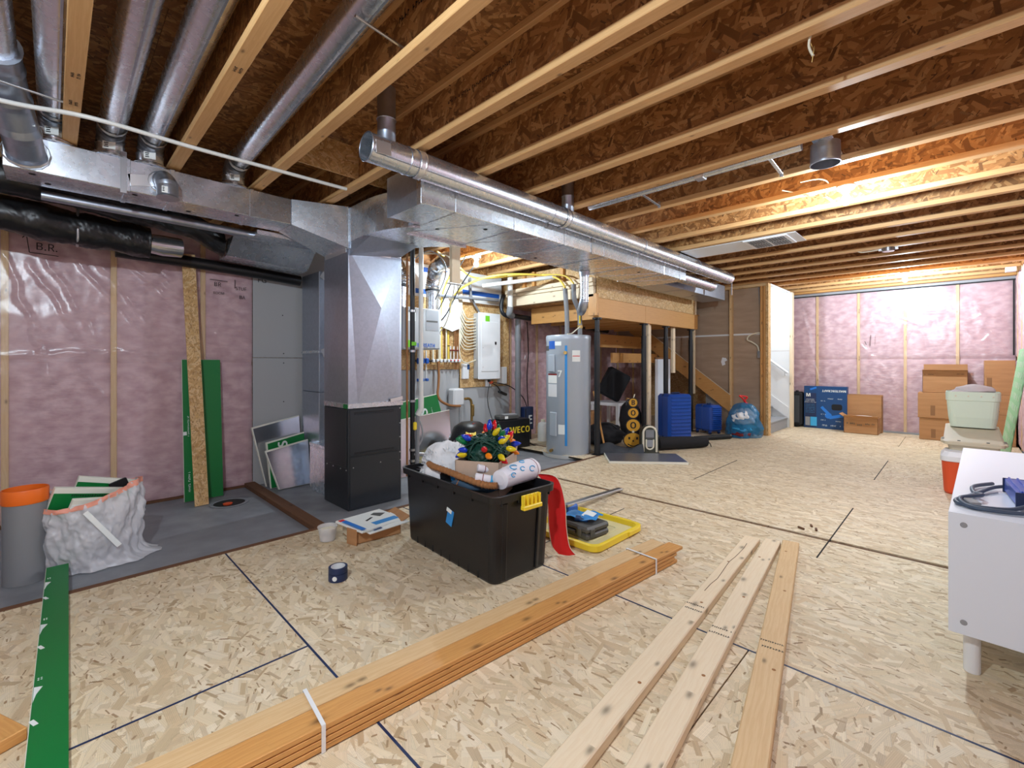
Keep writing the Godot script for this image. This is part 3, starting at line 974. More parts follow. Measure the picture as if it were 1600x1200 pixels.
func tape_patch(o: Node3D, xf: Transform3D, s: Vector3):
	var mb := W(o)
	mb.box(xf, s, 0.001)
	obj("foil_tape", mb, M.foil_tape, o)

func hole_at(o: Node3D, p: Vector3, r: float):
	var mb := W(o)
	mb.lathe([Vector2(0.0, 0.0), Vector2(r, 0.0), Vector2(r, -0.002), Vector2(0.0, -0.002)], 12, T(p))
	obj("punched_hole", mb, M.black_rubber, o)

func rect_run(o: Node3D, lo: Vector3, hi: Vector3, cuts: Array, m: Material):
	for i in cuts.size() - 1:
		pbox("duct_section", V(cuts[i] + 0.001, lo.y, lo.z), V(cuts[i + 1] - 0.001, hi.y, hi.z), m, o, 0.004)
		if i > 0: pbox("drive_cleat", V(cuts[i] - 0.013, lo.y - 0.004, lo.z - 0.004), V(cuts[i] + 0.013, hi.y + 0.003, hi.z + 0.004), m, o, 0.002)

func branch_pipe(x: float, x2: float, label: String, r := 0.064):
	# round pipe lying in a joist bay, turned down by an elbow onto the trunk top
	var o := thing("branch_pipe", label, "pipe", V(x, 2.38, -3.74), 0, "round branch pipes in the joist bays")
	var y := 2.53
	var pm := W(o)
	pm.tube([V(x, y, -3.52), V((x + x2) / 2, y, -1.5), V(x2, y, 0.5)], r, 20)
	obj("pipe", pm, M.galv, o)
	var sm := W(o)
	sm.beam(V(x + r * 0.3, y - r * 0.96, -3.5), V(x2 + r * 0.3, y - r * 0.96, 0.5), 0.008, 0.003)
	obj("seam", sm, M.galv_dull, o)
	var el := W(o)
	var pts := []
	var rr := []
	for i in 13:
		var a := (PI / 2) * i / 12.0
		pts.append(V(x, y - 0.09 + 0.09 * cos(a), -3.55 - 0.12 * sin(a)))
		rr.append(r + (0.005 if i % 4 == 0 else 0.002))
	el.tube(pts, rr, 20)
	obj("elbow", el, M.galv_dull, o)
	var co := W(o)
	co.lathe([Vector2(r + 0.004, 0.0), Vector2(r + 0.03, 0.0), Vector2(r + 0.028, 0.012), Vector2(r + 0.006, 0.016), Vector2(r + 0.005, 0.07), Vector2(r + 0.009, 0.075), Vector2(r + 0.005, 0.08)], 20, T(V(x, 2.38, -3.67)))
	obj("collar", co, M.galv, o)
	tape_band(o, V(x, 2.392, -3.67), Vector3.UP, r + 0.012, 0.02, int(x * 100) + 300)
	tape_band(o, V(x, y, -3.50), Vector3.BACK, r + 0.001, 0.04, int(x * 100) + 500)
	label_card(o, T(V(x - 0.01, 2.435, -3.67 + r + 0.012), V(0, -20, 0)), 0.06, 0.045)

func ducts():
	# ---- trunk over the sunken slab
	var o := thing("supply_trunk", "flat galvanised supply trunk with branch collars above the sunken concrete", "duct", V(0.6, 2.19, -3.74))
	rect_run(o, V(0, 2.19, -3.88), V(0, 2.38, -3.60), [-0.19, 0.32, 0.54, 1.0, 1.27], M.galv)
	var tr := W(o)
	tr.hexa([V(1.27, 2.19, -3.60), V(1.65, 2.06, -3.47), V(1.65, 2.06, -3.915), V(1.27, 2.19, -3.88), V(1.27, 2.38, -3.60), V(1.65, 2.385, -3.47), V(1.65, 2.385, -3.915), V(1.27, 2.38, -3.88)])
	obj("transition", tr, M.galv, o)
	pbox("strap", V(0.285, 2.17, -3.603), V(0.315, 2.42, -3.594), M.steel, o, 0.001)
	for q in [[-0.08, -3.66], [0.36, -3.66], [0.92, -3.66], [-0.02, -3.8], [0.66, -3.8]]: hole_at(o, V(q[0], 2.19, q[1]), 0.014)
	# flat offset pieces under it towards the wall
	pbox("duct_section", V(1.12, 2.145, -4.12), V(1.60, 2.185, -3.9), M.galv, o, 0.003)
	var wd := W(o)
	wd.hexa([V(1.02, 2.04, -4.36), V(1.68, 2.0, -4.36), V(1.68, 2.0, -4.60), V(1.02, 2.04, -4.60), V(1.02, 2.17, -4.14), V(1.68, 2.17, -4.14), V(1.68, 2.17, -4.6), V(1.02, 2.17, -4.6)])
	obj("offset_section", wd, M.galv, o)
	# capped elbow sticking out of the front
	var cs := thing("stub_elbow", "short galvanised elbow stub pointing down from the supply trunk", "pipe", V(0.50, 2.27, -3.6))
	var em := W(cs)
	var ep := smooth([V(0.485, 2.285, -3.61), V(0.49, 2.285, -3.555), V(0.50, 2.25, -3.515), V(0.503, 2.165, -3.505)], 5)
	var er := []
	for i in ep.size(): er.append(0.056 + (0.004 if i % 5 == 0 else 0.0))
	em.tube(ep, er, 20)
	obj("elbow", em, M.galv_dull, cs)
	tape_band(cs, V(0.485, 2.285, -3.598), Vector3.BACK, 0.066, 0.014, 4)
	tape_patch(cs, T(V(0.385, 2.27, -3.598), V(0, 0, 12)), V(0.12, 0.07, 0.004))
	label_card(cs, T(V(0.48, 2.2, -3.447), V(0, -10, 0)), 0.03, 0.04)
	# round pipes in the bays
	branch_pipe(0.005, 0.005, "round galvanised pipe sharing its joist bay with the big front elbow")
	branch_pipe(0.245, 0.22, "round galvanised pipe hugging the joist with mill stamps")
	branch_pipe(0.435, 0.42, "round galvanised pipe in the middle bay beside the stub elbow")
	branch_pipe(0.90, 0.78, "lone round galvanised pipe in the bay before the plenum")
	var bp := thing("front_elbow_pipe", "large round pipe with jointed elbow entering the face of the supply trunk", "pipe", V(-0.1, 2.27, -3.6))
	var pm := W(bp)
	pm.tube([V(-0.175, 2.535, 0.5), V(-0.175, 2.535, -3.0)], 0.066, 20)
	obj("pipe", pm, M.galv, bp)
	var g := smooth([V(-0.175, 2.535, -3.0), V(-0.17, 2.52, -3.16), V(-0.15, 2.45, -3.33), V(-0.12, 2.35, -3.47), V(-0.10, 2.275, -3.61)], 5)
	var gr := []
	for i in g.size(): gr.append(0.078 + (0.006 if i % 5 == 0 else 0.0))
	var gm := W(bp)
	gm.tube(g, gr, 22)
	obj("elbow", gm, M.galv_dull, bp)
	var gt := W(bp)
	crumpled(gt, V(-0.102, 2.285, -3.595), V(0.1, -0.3, -0.9).normalized(), 0.092, 0.02, 8)
	obj("foil_tape", gt, M.foil_tape, bp)
	label_card(bp, T(V(-0.115, 2.385, -3.39), V(-32, 8, 0)), 0.10, 0.07)
	# black sleeved flexible ducts by the wall
	for q in [[[V(-0.9, 2.16, -4.28), V(-0.45, 2.12, -4.3), V(0.0, 2.08, -4.36), V(0.3, 2.07, -4.4), V(0.52, 2.06, -4.42)], 0.115, "thick black sleeved flexible duct sagging in front of the pink wall"], [[V(-0.9, 2.275, -4.08), V(-0.2, 2.27, -4.10), V(0.4, 2.235, -4.16), V(0.75, 2.215, -4.28), V(1.0, 2.13, -4.40)], 0.10, "slimmer black sleeved flexible duct tucked behind the supply trunk"]]:
		var fx := thing("flexible_duct", q[2], "duct", q[0][2])
		var fp := smooth(q[0], 14)
		var fr := []
		for i in fp.size(): fr.append(q[1] * (1.0 + 0.05 * sin(i * 0.55) + 0.03 * sin(i * 0.23 + 1.0)))
		var fm := W(fx)
		var fz := FastNoiseLite.new()
		fz.frequency = 1.0
		fm.patch(140, 40, func(u, v):
			var k: float = u * (fp.size() - 1)
			var i := mini(int(k), fp.size() - 2)
			var c: Vector3 = fp[i].lerp(fp[i + 1], k - i)
			var a: float = v * TAU
			var rr2: float = lerpf(fr[i], fr[i + 1], k - i) * (1.0 + 0.10 * fz.get_noise_3d(c.x * 9.0, cos(a) * 2.4, sin(a) * 2.4) + 0.04 * fz.get_noise_3d(c.x * 30.0, cos(a) * 6.0, sin(a) * 6.0))
			return c + V(0, cos(a), sin(a)) * rr2, Vector2(1, 1))
		for e in [0, fp.size() - 1]: fm.tube([fp[e] + V(-0.002, 0, 0), fp[e] + V(0.002, 0, 0)], fr[e] * 0.97, 18)
		obj("sleeve", fm, M.black_sleeve, fx)
		if q[1] > 0.11:
			var es := W(fx)
			es.tube([V(0.50, 2.06, -4.42), V(0.60, 2.055, -4.425), V(0.72, 2.06, -4.44)], [0.07, 0.08, 0.075], 16)
			obj("foil_collar", es, M.foil, fx)
			ptube("strap", [V(0.12, 1.955, -4.38), V(0.12, 2.0, -4.265), V(0.12, 2.2, -4.30), V(0.12, 2.40, -4.36)], 0.008, M.steel, fx, 6)
	var fz3 := thing("dark_hose", "dark sleeved hose along the wall top above the grey drywall", "hose", V(1.1, 2.0, -4.78))
	ptube("sleeve", smooth([V(0.35, 2.03, -4.76), V(0.8, 2.02, -4.77), V(1.3, 2.0, -4.77), V(1.76, 1.97, -4.76)], 8), 0.05, M.black_sleeve, fz3, 14)
	var gp := thing("thin_vent_pipe", "thin galvanised pipe running under the supply trunk", "pipe", V(0.6, 2.17, -4.02))
	ptube("pipe", [V(-0.05, 2.165, -3.98), V(0.6, 2.165, -4.0), V(1.18, 2.16, -4.02)], 0.03, M.galv_dull, gp, 14)
	# ---- trunk across the room
	var t := thing("main_trunk", "long wide galvanised trunk hung under the joists from the plenum", "duct", V(3.5, 2.13, -2.66))
	rect_run(t, V(0, 2.13, -2.76), V(0, 2.385, -2.36), [1.60, 1.86], M.galv)
	rect_run(t, V(0, 2.13, -2.96), V(0, 2.385, -2.36), [1.86, 2.42, 3.02, 3.62, 4.22, 4.82, 5.38], M.galv)
	rect_run(t, V(0, 2.13, -3.02), V(0, 2.36, -2.66), [5.385, 6.0, 6.7, 7.5], M.galv_dull)
	pbox("end_cap", V(1.592, 2.125, -2.765), V(1.60, 2.39, -2.355), M.galv_dull, t, 0.002)
	pbox("end_flange", V(1.585, 2.12, -2.40), V(1.612, 2.395, -2.35), M.galv, t, 0.003)
	for q in [[2.0, -2.75], [2.25, -2.5], [3.2, -2.85], [4.5, -2.5], [5.0, -2.8], [6.6, -2.8]]: hole_at(t, V(q[0], 2.13, q[1]), 0.016)
	# creased stiffening lines on the underside
	for k in 7:
		var cr := W(t)
		var x: float = 1.9 + k * 0.5
		cr.beam(V(x, 2.129, -2.94), V(x + 0.3, 2.129, -2.38), 0.006, 0.004)
		obj("crease", cr, M.galv, t)
	# turned duct from the plenum into the trunk
	var el := W(t)
	var poly := PackedVector2Array()
	for i in 9:
		var a := (PI / 2) * i / 8.0
		poly.append(Vector2(1.858 - 0.198 * cos(a), -3.25 + 0.485 * sin(a)))
	poly.append_array(PackedVector2Array([Vector2(1.858, -2.963), Vector2(2.45, -2.963), Vector2(2.36, -3.02), Vector2(2.22, -3.14), Vector2(2.13, -3.30), Vector2(2.13, -3.462), Vector2(1.66, -3.462)]))
	el.prism(poly, 2.11, 2.375)
	obj("elbow", el, M.galv, t)
	var lp := W(t)
	lp.hexa([V(1.66, 2.0, -3.464), V(2.13, 2.06, -3.464), V(2.13, 2.11, -3.2), V(1.70, 2.11, -3.2), V(1.66, 2.11, -3.464), V(2.13, 2.11, -3.464), V(2.13, 2.115, -3.2), V(1.70, 2.115, -3.2)])
	obj("transition", lp, M.galv_dull, t)
	for q in [3.4, 5.2, 6.9]:
		pbox("strap", V(q, 2.122, -2.365), V(q + 0.025, 2.399, -2.352), M.steel, t, 0.001)
	# ---- long round pipe in front of the trunk
	var p := thing("long_round_pipe", "long open-ended round galvanised pipe strapped below the joists", "pipe", V(3.9, 2.30, -2.25))
	var lpz := -2.262
	var op := W(p)
	op.tube([V(1.18, 2.302, lpz), V(2.7, 2.302, lpz)], 0.076, 28, false)
	op.tube([V(1.18, 2.302, lpz), V(1.75, 2.302, lpz)], 0.072, 28, false)
	op.tube([V(2.7, 2.302, lpz), V(6.55, 2.302, lpz - 0.01)], 0.0755, 28, false)
	obj("pipe", op, M.galv, p)
	for x in [1.18, 1.42, 2.69, 2.9, 4.1, 5.4]:
		var lip := W(p)
		lip.tube([V(x - 0.004, 2.302, lpz), V(x, 2.302, lpz), V(x + 0.004, 2.302, lpz)], [0.076, 0.0795, 0.076], 28, false)
		obj("bead", lip, M.galv_dull, p)
	var sm := W(p)
	sm.beam(V(1.2, 2.302 - 0.045, lpz + 0.062), V(6.5, 2.302 - 0.045, lpz + 0.052), 0.007, 0.003)
	obj("seam", sm, M.galv_dull, p)
	for q in [[6.545, 0.0745, -0.01], [1.75, 0.072, 0.0]]:
		var bk := W(p)
		bk.lathe([Vector2(0.0, 0.0), Vector2(q[1], 0.0)], 24, T(V(q[0], 2.302, lpz + q[2]), V(0, 0, 90)))
		obj("end_plate", bk, M.galv_dull, p)
	tape_band(p, V(1.50, 2.302, lpz), Vector3.RIGHT, 0.0755, 0.05, 21)
	tape_band(p, V(2.86, 2.302, lpz), Vector3.RIGHT, 0.0755, 0.04, 22)
	tape_patch(p, T(V(1.24, 2.29, lpz + 0.074), V(0, 0, 4)), V(0.09, 0.07, 0.004))
	for q in [[1.30, "stub_takeoff"], [2.93, "stub_takeoff"]]:
		var s := W(p)
		s.lathe([Vector2(0.05, 0.0), Vector2(0.05, 0.12), Vector2(0.054, 0.125), Vector2(0.05, 0.13), Vector2(0.05, 0.30)], 18, T(V(q[0], 2.36, lpz)))
		obj(q[1], s, M.galv_dull, p)
	var sp := thing("short_round_pipe", "shorter round galvanised pipe leaving the end of the main trunk", "pipe", V(6.0, 2.2, -2.47))
	var so := W(sp)
	so.tube([V(5.37, 2.215, -2.48), V(6.48, 2.215, -2.48)], 0.074, 24)
	so.tube([V(6.48, 2.215, -2.48), V(6.5, 2.215, -2.48)], [0.078, 0.06], 24)
	obj("pipe", so, M.galv, sp)

# ------------------------------------------------------------------ furnace
func furnace_group():
	var o := thing("furnace", "dark grey furnace cabinet under a tall galvanised plenum", "furnace", V(1.89, SLAB, -3.69))
	var x0 := 1.653; var x1 := 2.136; var zf := -3.467; var zb := -3.92
	pbox("cabinet", V(x0, SLAB, zb), V(x1, 0.775, zf), M.furnace_paint, o, 0.006)
	pbox("front_panel", V(x0 + 0.012, 0.39, zf), V(x1 - 0.03, 0.765, zf + 0.006), M.furnace_paint, o, 0.003)
	pbox("front_panel", V(x0 + 0.012, SLAB + 0.02, zf), V(x1 - 0.03, 0.383, zf + 0.006), M.furnace_paint, o, 0.003)
	pbox("side_panel", V(x0 - 0.006, 0.30, zb + 0.02), V(x0, 0.765, zf - 0.02), M.furnace_paint, o, 0.003)
	for q in [0.725, 0.40]:
		pbox("pull_lip", V(x0 + 0.05, q, zf + 0.005), V(x1 - 0.075, q + 0.01, zf + 0.014), M.furnace_paint, o, 0.002)
		pbox("pull_slot", V(x0 + 0.05, q + 0.011, zf + 0.0055), V(x1 - 0.075, q + 0.021, zf + 0.0065), M.black_rubber, o, 0.0)
	for q in [V(x0 + 0.04, 0.30, 0), V(x0 + 0.28, 0.31, 0), V(x1 - 0.015, 0.75, 0), V(x1 - 0.015, 0.62, 0), V(x1 - 0.015, 0.5, 0), V(x1 - 0.015, 0.37, 0), V(x1 - 0.012, 0.3, 0)]:
		var s := W(o)
		s.lathe([Vector2(0.006, 0.0), Vector2(0.005, 0.004), Vector2(0.0, 0.005)], 8, T(V(q.x, q.y, zf + (0.006 if q.x < x1 - 0.1 else 0.0)), V(90, 0, 0)))
		obj("screw", s, M.steel, o)
	for z in [-3.86, -3.74, -3.6, -3.5]:
		var s := W(o)
		s.lathe([Vector2(0.006, 0.0), Vector2(0.005, 0.004), Vector2(0.0, 0.005)], 8, T(V(x0, 0.28, z), V(0, 0, 90)))
		obj("screw", s, M.steel, o)
	pbox("flange", V(x0 - 0.006, 0.775, zb), V(x1 + 0.01, 0.815, zf + 0.012), M.galv, o, 0.002)
	# plenum with cross-broken faces
	var pl := W(o)
	var y0 := 0.815; var y1 := 2.05; var yt := 2.385
	var C := V(1.93, 1.60, zf + 0.026)
	var TL := V(x0, y1, zf); var TR := V(x1, y1, zf); var BL := V(x0, y0, zf); var BR := V(x1, y0, zf)
	var A := V(1.80, y1, zf); var B := V(2.05, y1, zf)
	var D := V(1.735, y0, zf); var E := V(2.10, y0, zf)
	var inn := V(1.9, 1.5, -3.7)
	for f in [[TL, A, C], [TL, C, D], [TL, D, BL], [A, B, C], [B, TR, C], [TR, E, C], [TR, BR, E], [D, E, C]]: pl.face(f, inn)
	var CL := V(x0 - 0.014, 1.5, (zf + zb) / 2)
	var TB := V(x0, y1, zb); var BB := V(x0, y0, zb)
	for f in [[TL, TB, CL], [TB, BB, CL], [BB, BL, CL], [BL, TL, CL]]: pl.face(f, inn)
	pl.face([TR, BR, V(x1, y0, zb), V(x1, y1, zb)], inn)
	pl.face([TB, BB, V(x1, y0, zb), V(x1, y1, zb)], inn)
	obj("plenum", pl, M.galv_dull, o)
	pbox("plenum_head", V(x0, y1 + 0.001, zb), V(x1, yt, zf), M.galv, o, 0.003)
	for q in [V(x0, 0, zf + 0.004), V(x0 + 0.055, 0, zf + 0.006)]: pbox("standing_seam", V(q.x - 0.008, y1, q.z - 0.012), V(q.x + 0.008, yt, q.z + 0.004), M.galv, o, 0.003)
	tape_patch(o, T(V(1.85, y1 + 0.003, zf + 0.006), V(0, 0, -1)), V(0.36, 0.034, 0.004))
	tape_patch(o, T(V(x0 - 0.004, y1, (zf + zb) / 2), V(0, 0, 0)), V(0.004, 0.05, 0.4))
	tape_patch(o, T(V(2.08, 0.83, zf + 0.016), V(0, 0, 8)), V(0.12, 0.03, 0.006))
	pbox("foam_scrap", V(x0 - 0.008, 0.776, zf - 0.07), V(x0 - 0.006, 0.81, zf + 0.004), M.foam_green, o, 0.0)
	# air return beside it
	var r := thing("return_duct", "tall galvanised return air drop between the furnace and the drywall", "duct", V(1.95, SLAB, -4.6))
	pbox("duct_section", V(1.79, 1.25, -4.78), V(2.25, 2.02, -4.36), M.galv_dull, r, 0.004)
	pbox("duct_section", V(1.79, 0.86, -4.78), V(2.25, 1.246, -4.36), M.galv_dull, r, 0.004)
	pbox("duct_section", V(1.79, SLAB, -4.78), V(2.25, 0.856, -4.36), M.galv_dull, r, 0.004)
	pbox("filter_boot", V(1.70, SLAB, -4.355), V(2.1, 0.37, -3.94), M.galv, r, 0.004)
	pbox("boot_flange", V(1.695, 0.37, -4.355), V(2.1, 0.40, -3.94), M.galv, r, 0.003)
	pbox("drive_cleat", V(1.784, 1.235, -4.79), V(2.26, 1.262, -4.352), M.galv, r, 0.003)
	tape_patch(r, T(V(1.84, 1.24, -4.351), V(0, 0, 20)), V(0.05, 0.08, 0.006))
	tape_patch(r, T(V(1.83, 1.98, -4.351), V(0, 0, -30)), V(0.05, 0.07, 0.006))
	# gas line and drain at the right side
	var gl := thing("gas_pipe", "black iron gas pipe with a yellow shut-off valve beside the furnace", "pipe", V(2.34, SLAB, -3.60))
	ptube("riser", [V(2.335, 2.34, -3.60), V(2.335, 1.2, -3.60), V(2.335, 0.12, -3.60)], 0.022, M.black_pipe, gl, 14)
	ptube("riser", [V(2.29, 2.34, -3.62), V(2.29, 0.10, -3.62)], 0.010, M.rope_brown, gl, 8, "thin copper line")
	for y in [1.62, 1.25, 0.79, 0.34, 0.24]: ptube("fitting", [V(2.335, y - 0.01, -3.60), V(2.335, y + 0.01, -3.60)], 0.03, M.steel, gl, 14)
	ptube("tee", [V(2.335, 0.30, -3.60), V(2.42, 0.29, -3.56), V(2.47, 0.285, -3.53)], 0.018, M.steel, gl, 10)
	var yv := W(gl)
	yv.box(T(V(2.345, 0.56, -3.572)), V(0.035, 0.075, 0.03), 0.008)
	obj("valve_handle", yv, M.yellow, gl, "yellow valve handle")
	ptube("hose", smooth([V(2.36, 0.66, -3.57), V(2.40, 0.56, -3.55), V(2.41, 0.45, -3.55), V(2.37, 0.36, -3.57)], 6), 0.008, M.mid_grey, gl, 8)
	pbox("green_tag", V(2.31, 1.30, -3.578), V(2.36, 1.335, -3.572), M.lime, gl, 0.001)
	var pv := thing("drain_pipe", "white plastic vent pipe standing beside the black gas pipe", "pipe", V(2.40, 0.6, -3.56))
	ptube("pipe", [V(2.395, 2.34, -3.55), V(2.395, 0.80, -3.55)], 0.021, M.white_pipe, pv, 14)
	ptube("coupling", [V(2.395, 0.83, -3.55), V(2.395, 0.72, -3.55), V(2.37, 0.66, -3.57)], 0.026, M.white_pipe, pv, 14)
	ptube("lower_pipe", [V(2.37, 0.67, -3.57), V(2.365, SLAB, -3.575)], 0.02, M.pipe_grey, pv, 12)

func ring_arc(c: Vector3, ax: Vector3, r0: Vector3, a0: float, a1: float, k: int) -> Array:
	var out := []
	for i in k + 1: out.append(c + r0.rotated(ax, lerpf(a0, a1, float(i) / k)))
	return out

# ------------------------------------------------------------------ mechanical corner
func mechanical():
	# ventilation unit
	var o := thing("ventilation_unit", "grey wall hung air exchanger box with blue lettering", "ventilator", V(3.03, 1.29, -4.65))
	pbox("casing", V(2.78, 1.30, -4.84), V(3.29, 1.78, -4.47), M.drywall_white, o, 0.008)
	pbox("front_door", V(2.80, 1.31, -4.47), V(3.275, 1.775, -4.455), M.drywall, o, 0.006)
	pbox("side_label", V(3.07, 1.52, -4.455), V(3.25, 1.76, -4.453), M.mid_grey, o, 0.0)
	pbox("side_label", V(3.08, 1.62, -4.453), V(3.24, 1.64, -4.452), M.dark_grey, o, 0.0)
	lettering("LIFEBREATH", 0.042, M.blue_bright, o, T(V(3.035, 1.345, -4.4535) - o.position), true, "lettering", true)
	pbox("leaf_mark", V(2.82, 1.32, -4.4545), V(2.90, 1.40, -4.4535), M.lime, o, 0.0)
	pbox("notice", V(2.82, 1.62, -4.4545), V(2.93, 1.72, -4.4535), M.print_white, o, 0.0)
	# drop ducts on top of it
	for q in [[2.72, "crumpled foil flexible duct rising close beside the plenum", 0.09], [3.16, "foil flexible duct with straight collar on top of the air exchanger", 0.085]]:
		var d := thing("foil_duct", q[1], "duct", V(q[0] + 0.1, 1.79, -4.6))
		var x: float = q[0] + 0.12
		var col := W(d)
		col.tube([V(x, 1.785, -4.62), V(x, 2.03, -4.62)], q[2] * 0.9, 18)
		for k in 5: col.tube([V(x, 1.82 + k * 0.04, -4.62), V(x, 1.825 + k * 0.04, -4.62)], q[2] * 0.93, 18)
		obj("collar", col, M.galv, d)
		var pts := smooth([V(x, 2.02, -4.62), V(x, 2.14, -4.62), V(x - 0.06, 2.24, -4.6), V(x - 0.2, 2.30, -4.52), V(x - 0.45, 2.31, -4.45)] if q[0] < 3.0 else [V(x, 2.02, -4.62), V(x, 2.12, -4.61), V(x - 0.02, 2.22, -4.54), V(x - 0.08, 2.29, -4.40), V(x - 0.16, 2.31, -4.1)], 9)
		var rr := []
		for i in pts.size(): rr.append(q[2] * (1.0 + (0.06 if i % 2 else -0.04) + R(-0.03, 0.03)))
		var fm := W(d)
		fm.tube(pts, rr, 16)
		obj("flexible_sleeve", fm, M.foil, d)
		ptube("clamp", [V(x, 2.02, -4.62), V(x, 2.04, -4.62)], q[2] + 0.004, M.black_rubber, d, 16)
	# electrical panel
	var e := thing("electrical_panel", "light grey electrical panel with a lime sticker on the board wall", "electrical panel", V(4.34, 0.9, -4.78))
	pbox("box", V(4.13, 0.92, -4.84), V(4.53, 1.83, -4.735), M.drywall, e, 0.006)
	pbox("cover", V(4.12, 0.91, -4.735), V(4.54, 1.84, -4.722), M.white_plastic, e, 0.006)
	pbox("door", V(4.17, 1.02, -4.722), V(4.49, 1.72, -4.714), M.white_plastic, e, 0.004)
	pbox("latch", V(4.42, 1.40, -4.714), V(4.45, 1.44, -4.706), M.black_plastic, e, 0.002)
	pbox("sticker", V(4.25, 1.72, -4.7215), V(4.33, 1.80, -4.7205), M.lime, e, 0.0)
	for q in [V(4.2, 1.35, 0), V(4.2, 1.08, 0)]: pbox("screw", q + V(-0.006, -0.006, -4.716), q + V(0.006, 0.006, -4.712), M.steel, e, 0.001)
	# white cables looping into the panel side
	var cb := thing("cable_bundle", "white electrical cables looping into the side of the panel", "cable", V(3.98, 1.2, -4.8))
	for k in 11:
		var y := 1.32 + k * 0.042
		var x := 3.86 + 0.012 * (k % 4)
		ptube("cable", smooth([V(x, 2.3, -4.80), V(x, y + 0.2, -4.80), V(x + 0.02, y + 0.05, -4.79 + 0.003 * k), V(x + 0.1, y, -4.78), V(4.13, y + 0.02, -4.79)], 5), 0.008, M.cream_cable, cb, 6)
	ptube("cable", smooth([V(3.84, 2.3, -4.80), V(3.84, 1.4, -4.79), V(3.86, 1.2, -4.78), V(3.95, 1.14, -4.77), V(4.13, 1.18, -4.79)], 6), 0.008, M.cream_cable, cb, 6)
	# small boxes on the board
	var bx := thing("breaker_box", "small white box beside the loops of white cable", "box", V(3.97, 1.02, -4.83))
	pbox("body", V(3.915, 0.92, -4.845), V(4.02, 1.13, -4.80), M.white_plastic, bx, 0.005)
	pbox("flap", V(3.985, 1.05, -4.80), V(4.03, 1.12, -4.797), M.blue_print, bx, 0.001)
	var pb := thing("meter_box", "small pale box at the lower right of the electrical panel", "box", V(4.66, 0.9, -4.83))
	pbox("body", V(4.58, 0.83, -4.84), V(4.74, 1.08, -4.79), M.drywall_white, pb, 0.004)
	pbox("cover", V(4.585, 0.835, -4.79), V(4.735, 1.075, -4.785), M.white_plastic, pb, 0.003)
	var ol := thing("wall_outlet", "white double outlet with plugs below the electrical panel", "outlet", V(4.40, 0.85, -4.82))
	pbox("plate", V(4.345, 0.80, -4.842), V(4.445, 0.92, -4.815), M.white_plastic, ol, 0.004)
	pbox("plug", V(4.37, 0.865, -4.815), V(4.41, 0.90, -4.78), M.black_rubber, ol, 0.006)
	pbox("plug", V(4.40, 0.84, -4.815), V(4.45, 0.875, -4.77), M.orange_red, ol, 0.006)
	ptube("cord", smooth([V(4.42, 0.85, -4.77), V(4.5, 0.80, -4.74), V(4.57, 0.72, -4.75)], 5), 0.007, M.black_rubber, ol, 6)
	ptube("cord", smooth([V(4.44, 0.86, -4.77), V(4.7, 0.80, -4.70), V(4.95, 0.62, -4.66), V(5.02, 0.4, -4.62), V(5.0, 0.36, -4.6)], 6), 0.007, M.black_rubber, ol, 6)
	ptube("cord", smooth([V(4.38, 0.84, -4.78), V(4.36, 0.6, -4.8), V(4.38, 0.3, -4.7), V(4.36, 0.1, -4.5)], 6), 0.005, M.black_rubber, ol, 6)
	lbox("adapter", V(4.6, 0.70, -4.74) - ol.position, V(0.16, 0.035, 0.05), M.black_plastic, ol, 0.006, V(0, 0, -20))
	# water manifold with blue valves
	var mf := thing("water_manifold", "row of white water lines with small blue valves on the board wall", "manifold", V(3.45, 1.15, -4.8))
	ptube("header", [V(3.12, 1.165, -4.80), V(3.87, 1.165, -4.80)], 0.014, M.black_pipe, mf, 10)
	for k in 3:
		var x := 3.19 + 0.062 * k
		ptube("line", [V(x, 1.296, -4.80), V(x, 0.93, -4.80)], 0.010, M.white_pipe, mf, 8)
		pbox("valve", V(x - 0.022, 1.13, -4.80), V(x + 0.022, 1.20, -4.76), M.blue_bright, mf, 0.008)
		pbox("valve", V(x - 0.02, 0.91, -4.80), V(x + 0.02, 0.945, -4.765), M.blue_bright, mf, 0.006)
	for k in 8:
		pbox("clip", V(3.40 + 0.06 * k, 1.145, -4.80), V(3.435 + 0.06 * k, 1.19, -4.765), M.white_plastic, mf, 0.008)
	for k in 3:
		var x := 3.70 + 0.055 * k
		ptube("line", [V(x, 1.36, -4.80), V(x, 1.17, -4.80)], 0.010, M.white_pipe, mf, 8)
		pbox("valve", V(x - 0.014, 1.165, -4.80), V(x + 0.014, 1.18, -4.775), M.red, mf, 0.004)
		pbox("clip", V(x - 0.02, 1.30, -4.80), V(x + 0.02, 1.315, -4.775), M.dark_red, mf, 0.003)
	for q in [[3.42, 1.9, 0.014], [3.52, 1.9, 0.022], [3.63, 2.2, 0.012]]:
		ptube("line", [V(q[0], q[1], -4.80), V(q[0], 1.17, -4.80)], q[2], M.cream_cable, mf, 8)
	ptube("supply_line", smooth([V(3.48, 1.16, -4.77), V(3.48, 1.0, -4.76), V(3.46, 0.85, -4.74), V(3.42, 0.74, -4.70), V(3.44, 0.66, -4.66), V(3.55, 0.60, -4.62), V(3.72, 0.58, -4.62)], 6), 0.016, M.rope_brown, mf, 8)
	pbox("cistern_box", V(3.68, 0.57, -4.84), V(3.86, 0.80, -4.70), M.drywall_white, mf, 0.02)
	ptube("supply_line", smooth([V(3.86, 0.66, -4.70), V(3.95, 0.65, -4.70), V(3.98, 0.55, -4.70), V(3.98, 0.2, -4.70), V(3.97, SLAB, -4.68)], 6), 0.018, M.brass, mf, 8)
	pbox("valve", V(3.965, 0.42, -4.69), V(4.0, 0.58, -4.66), M.brass, mf, 0.008)
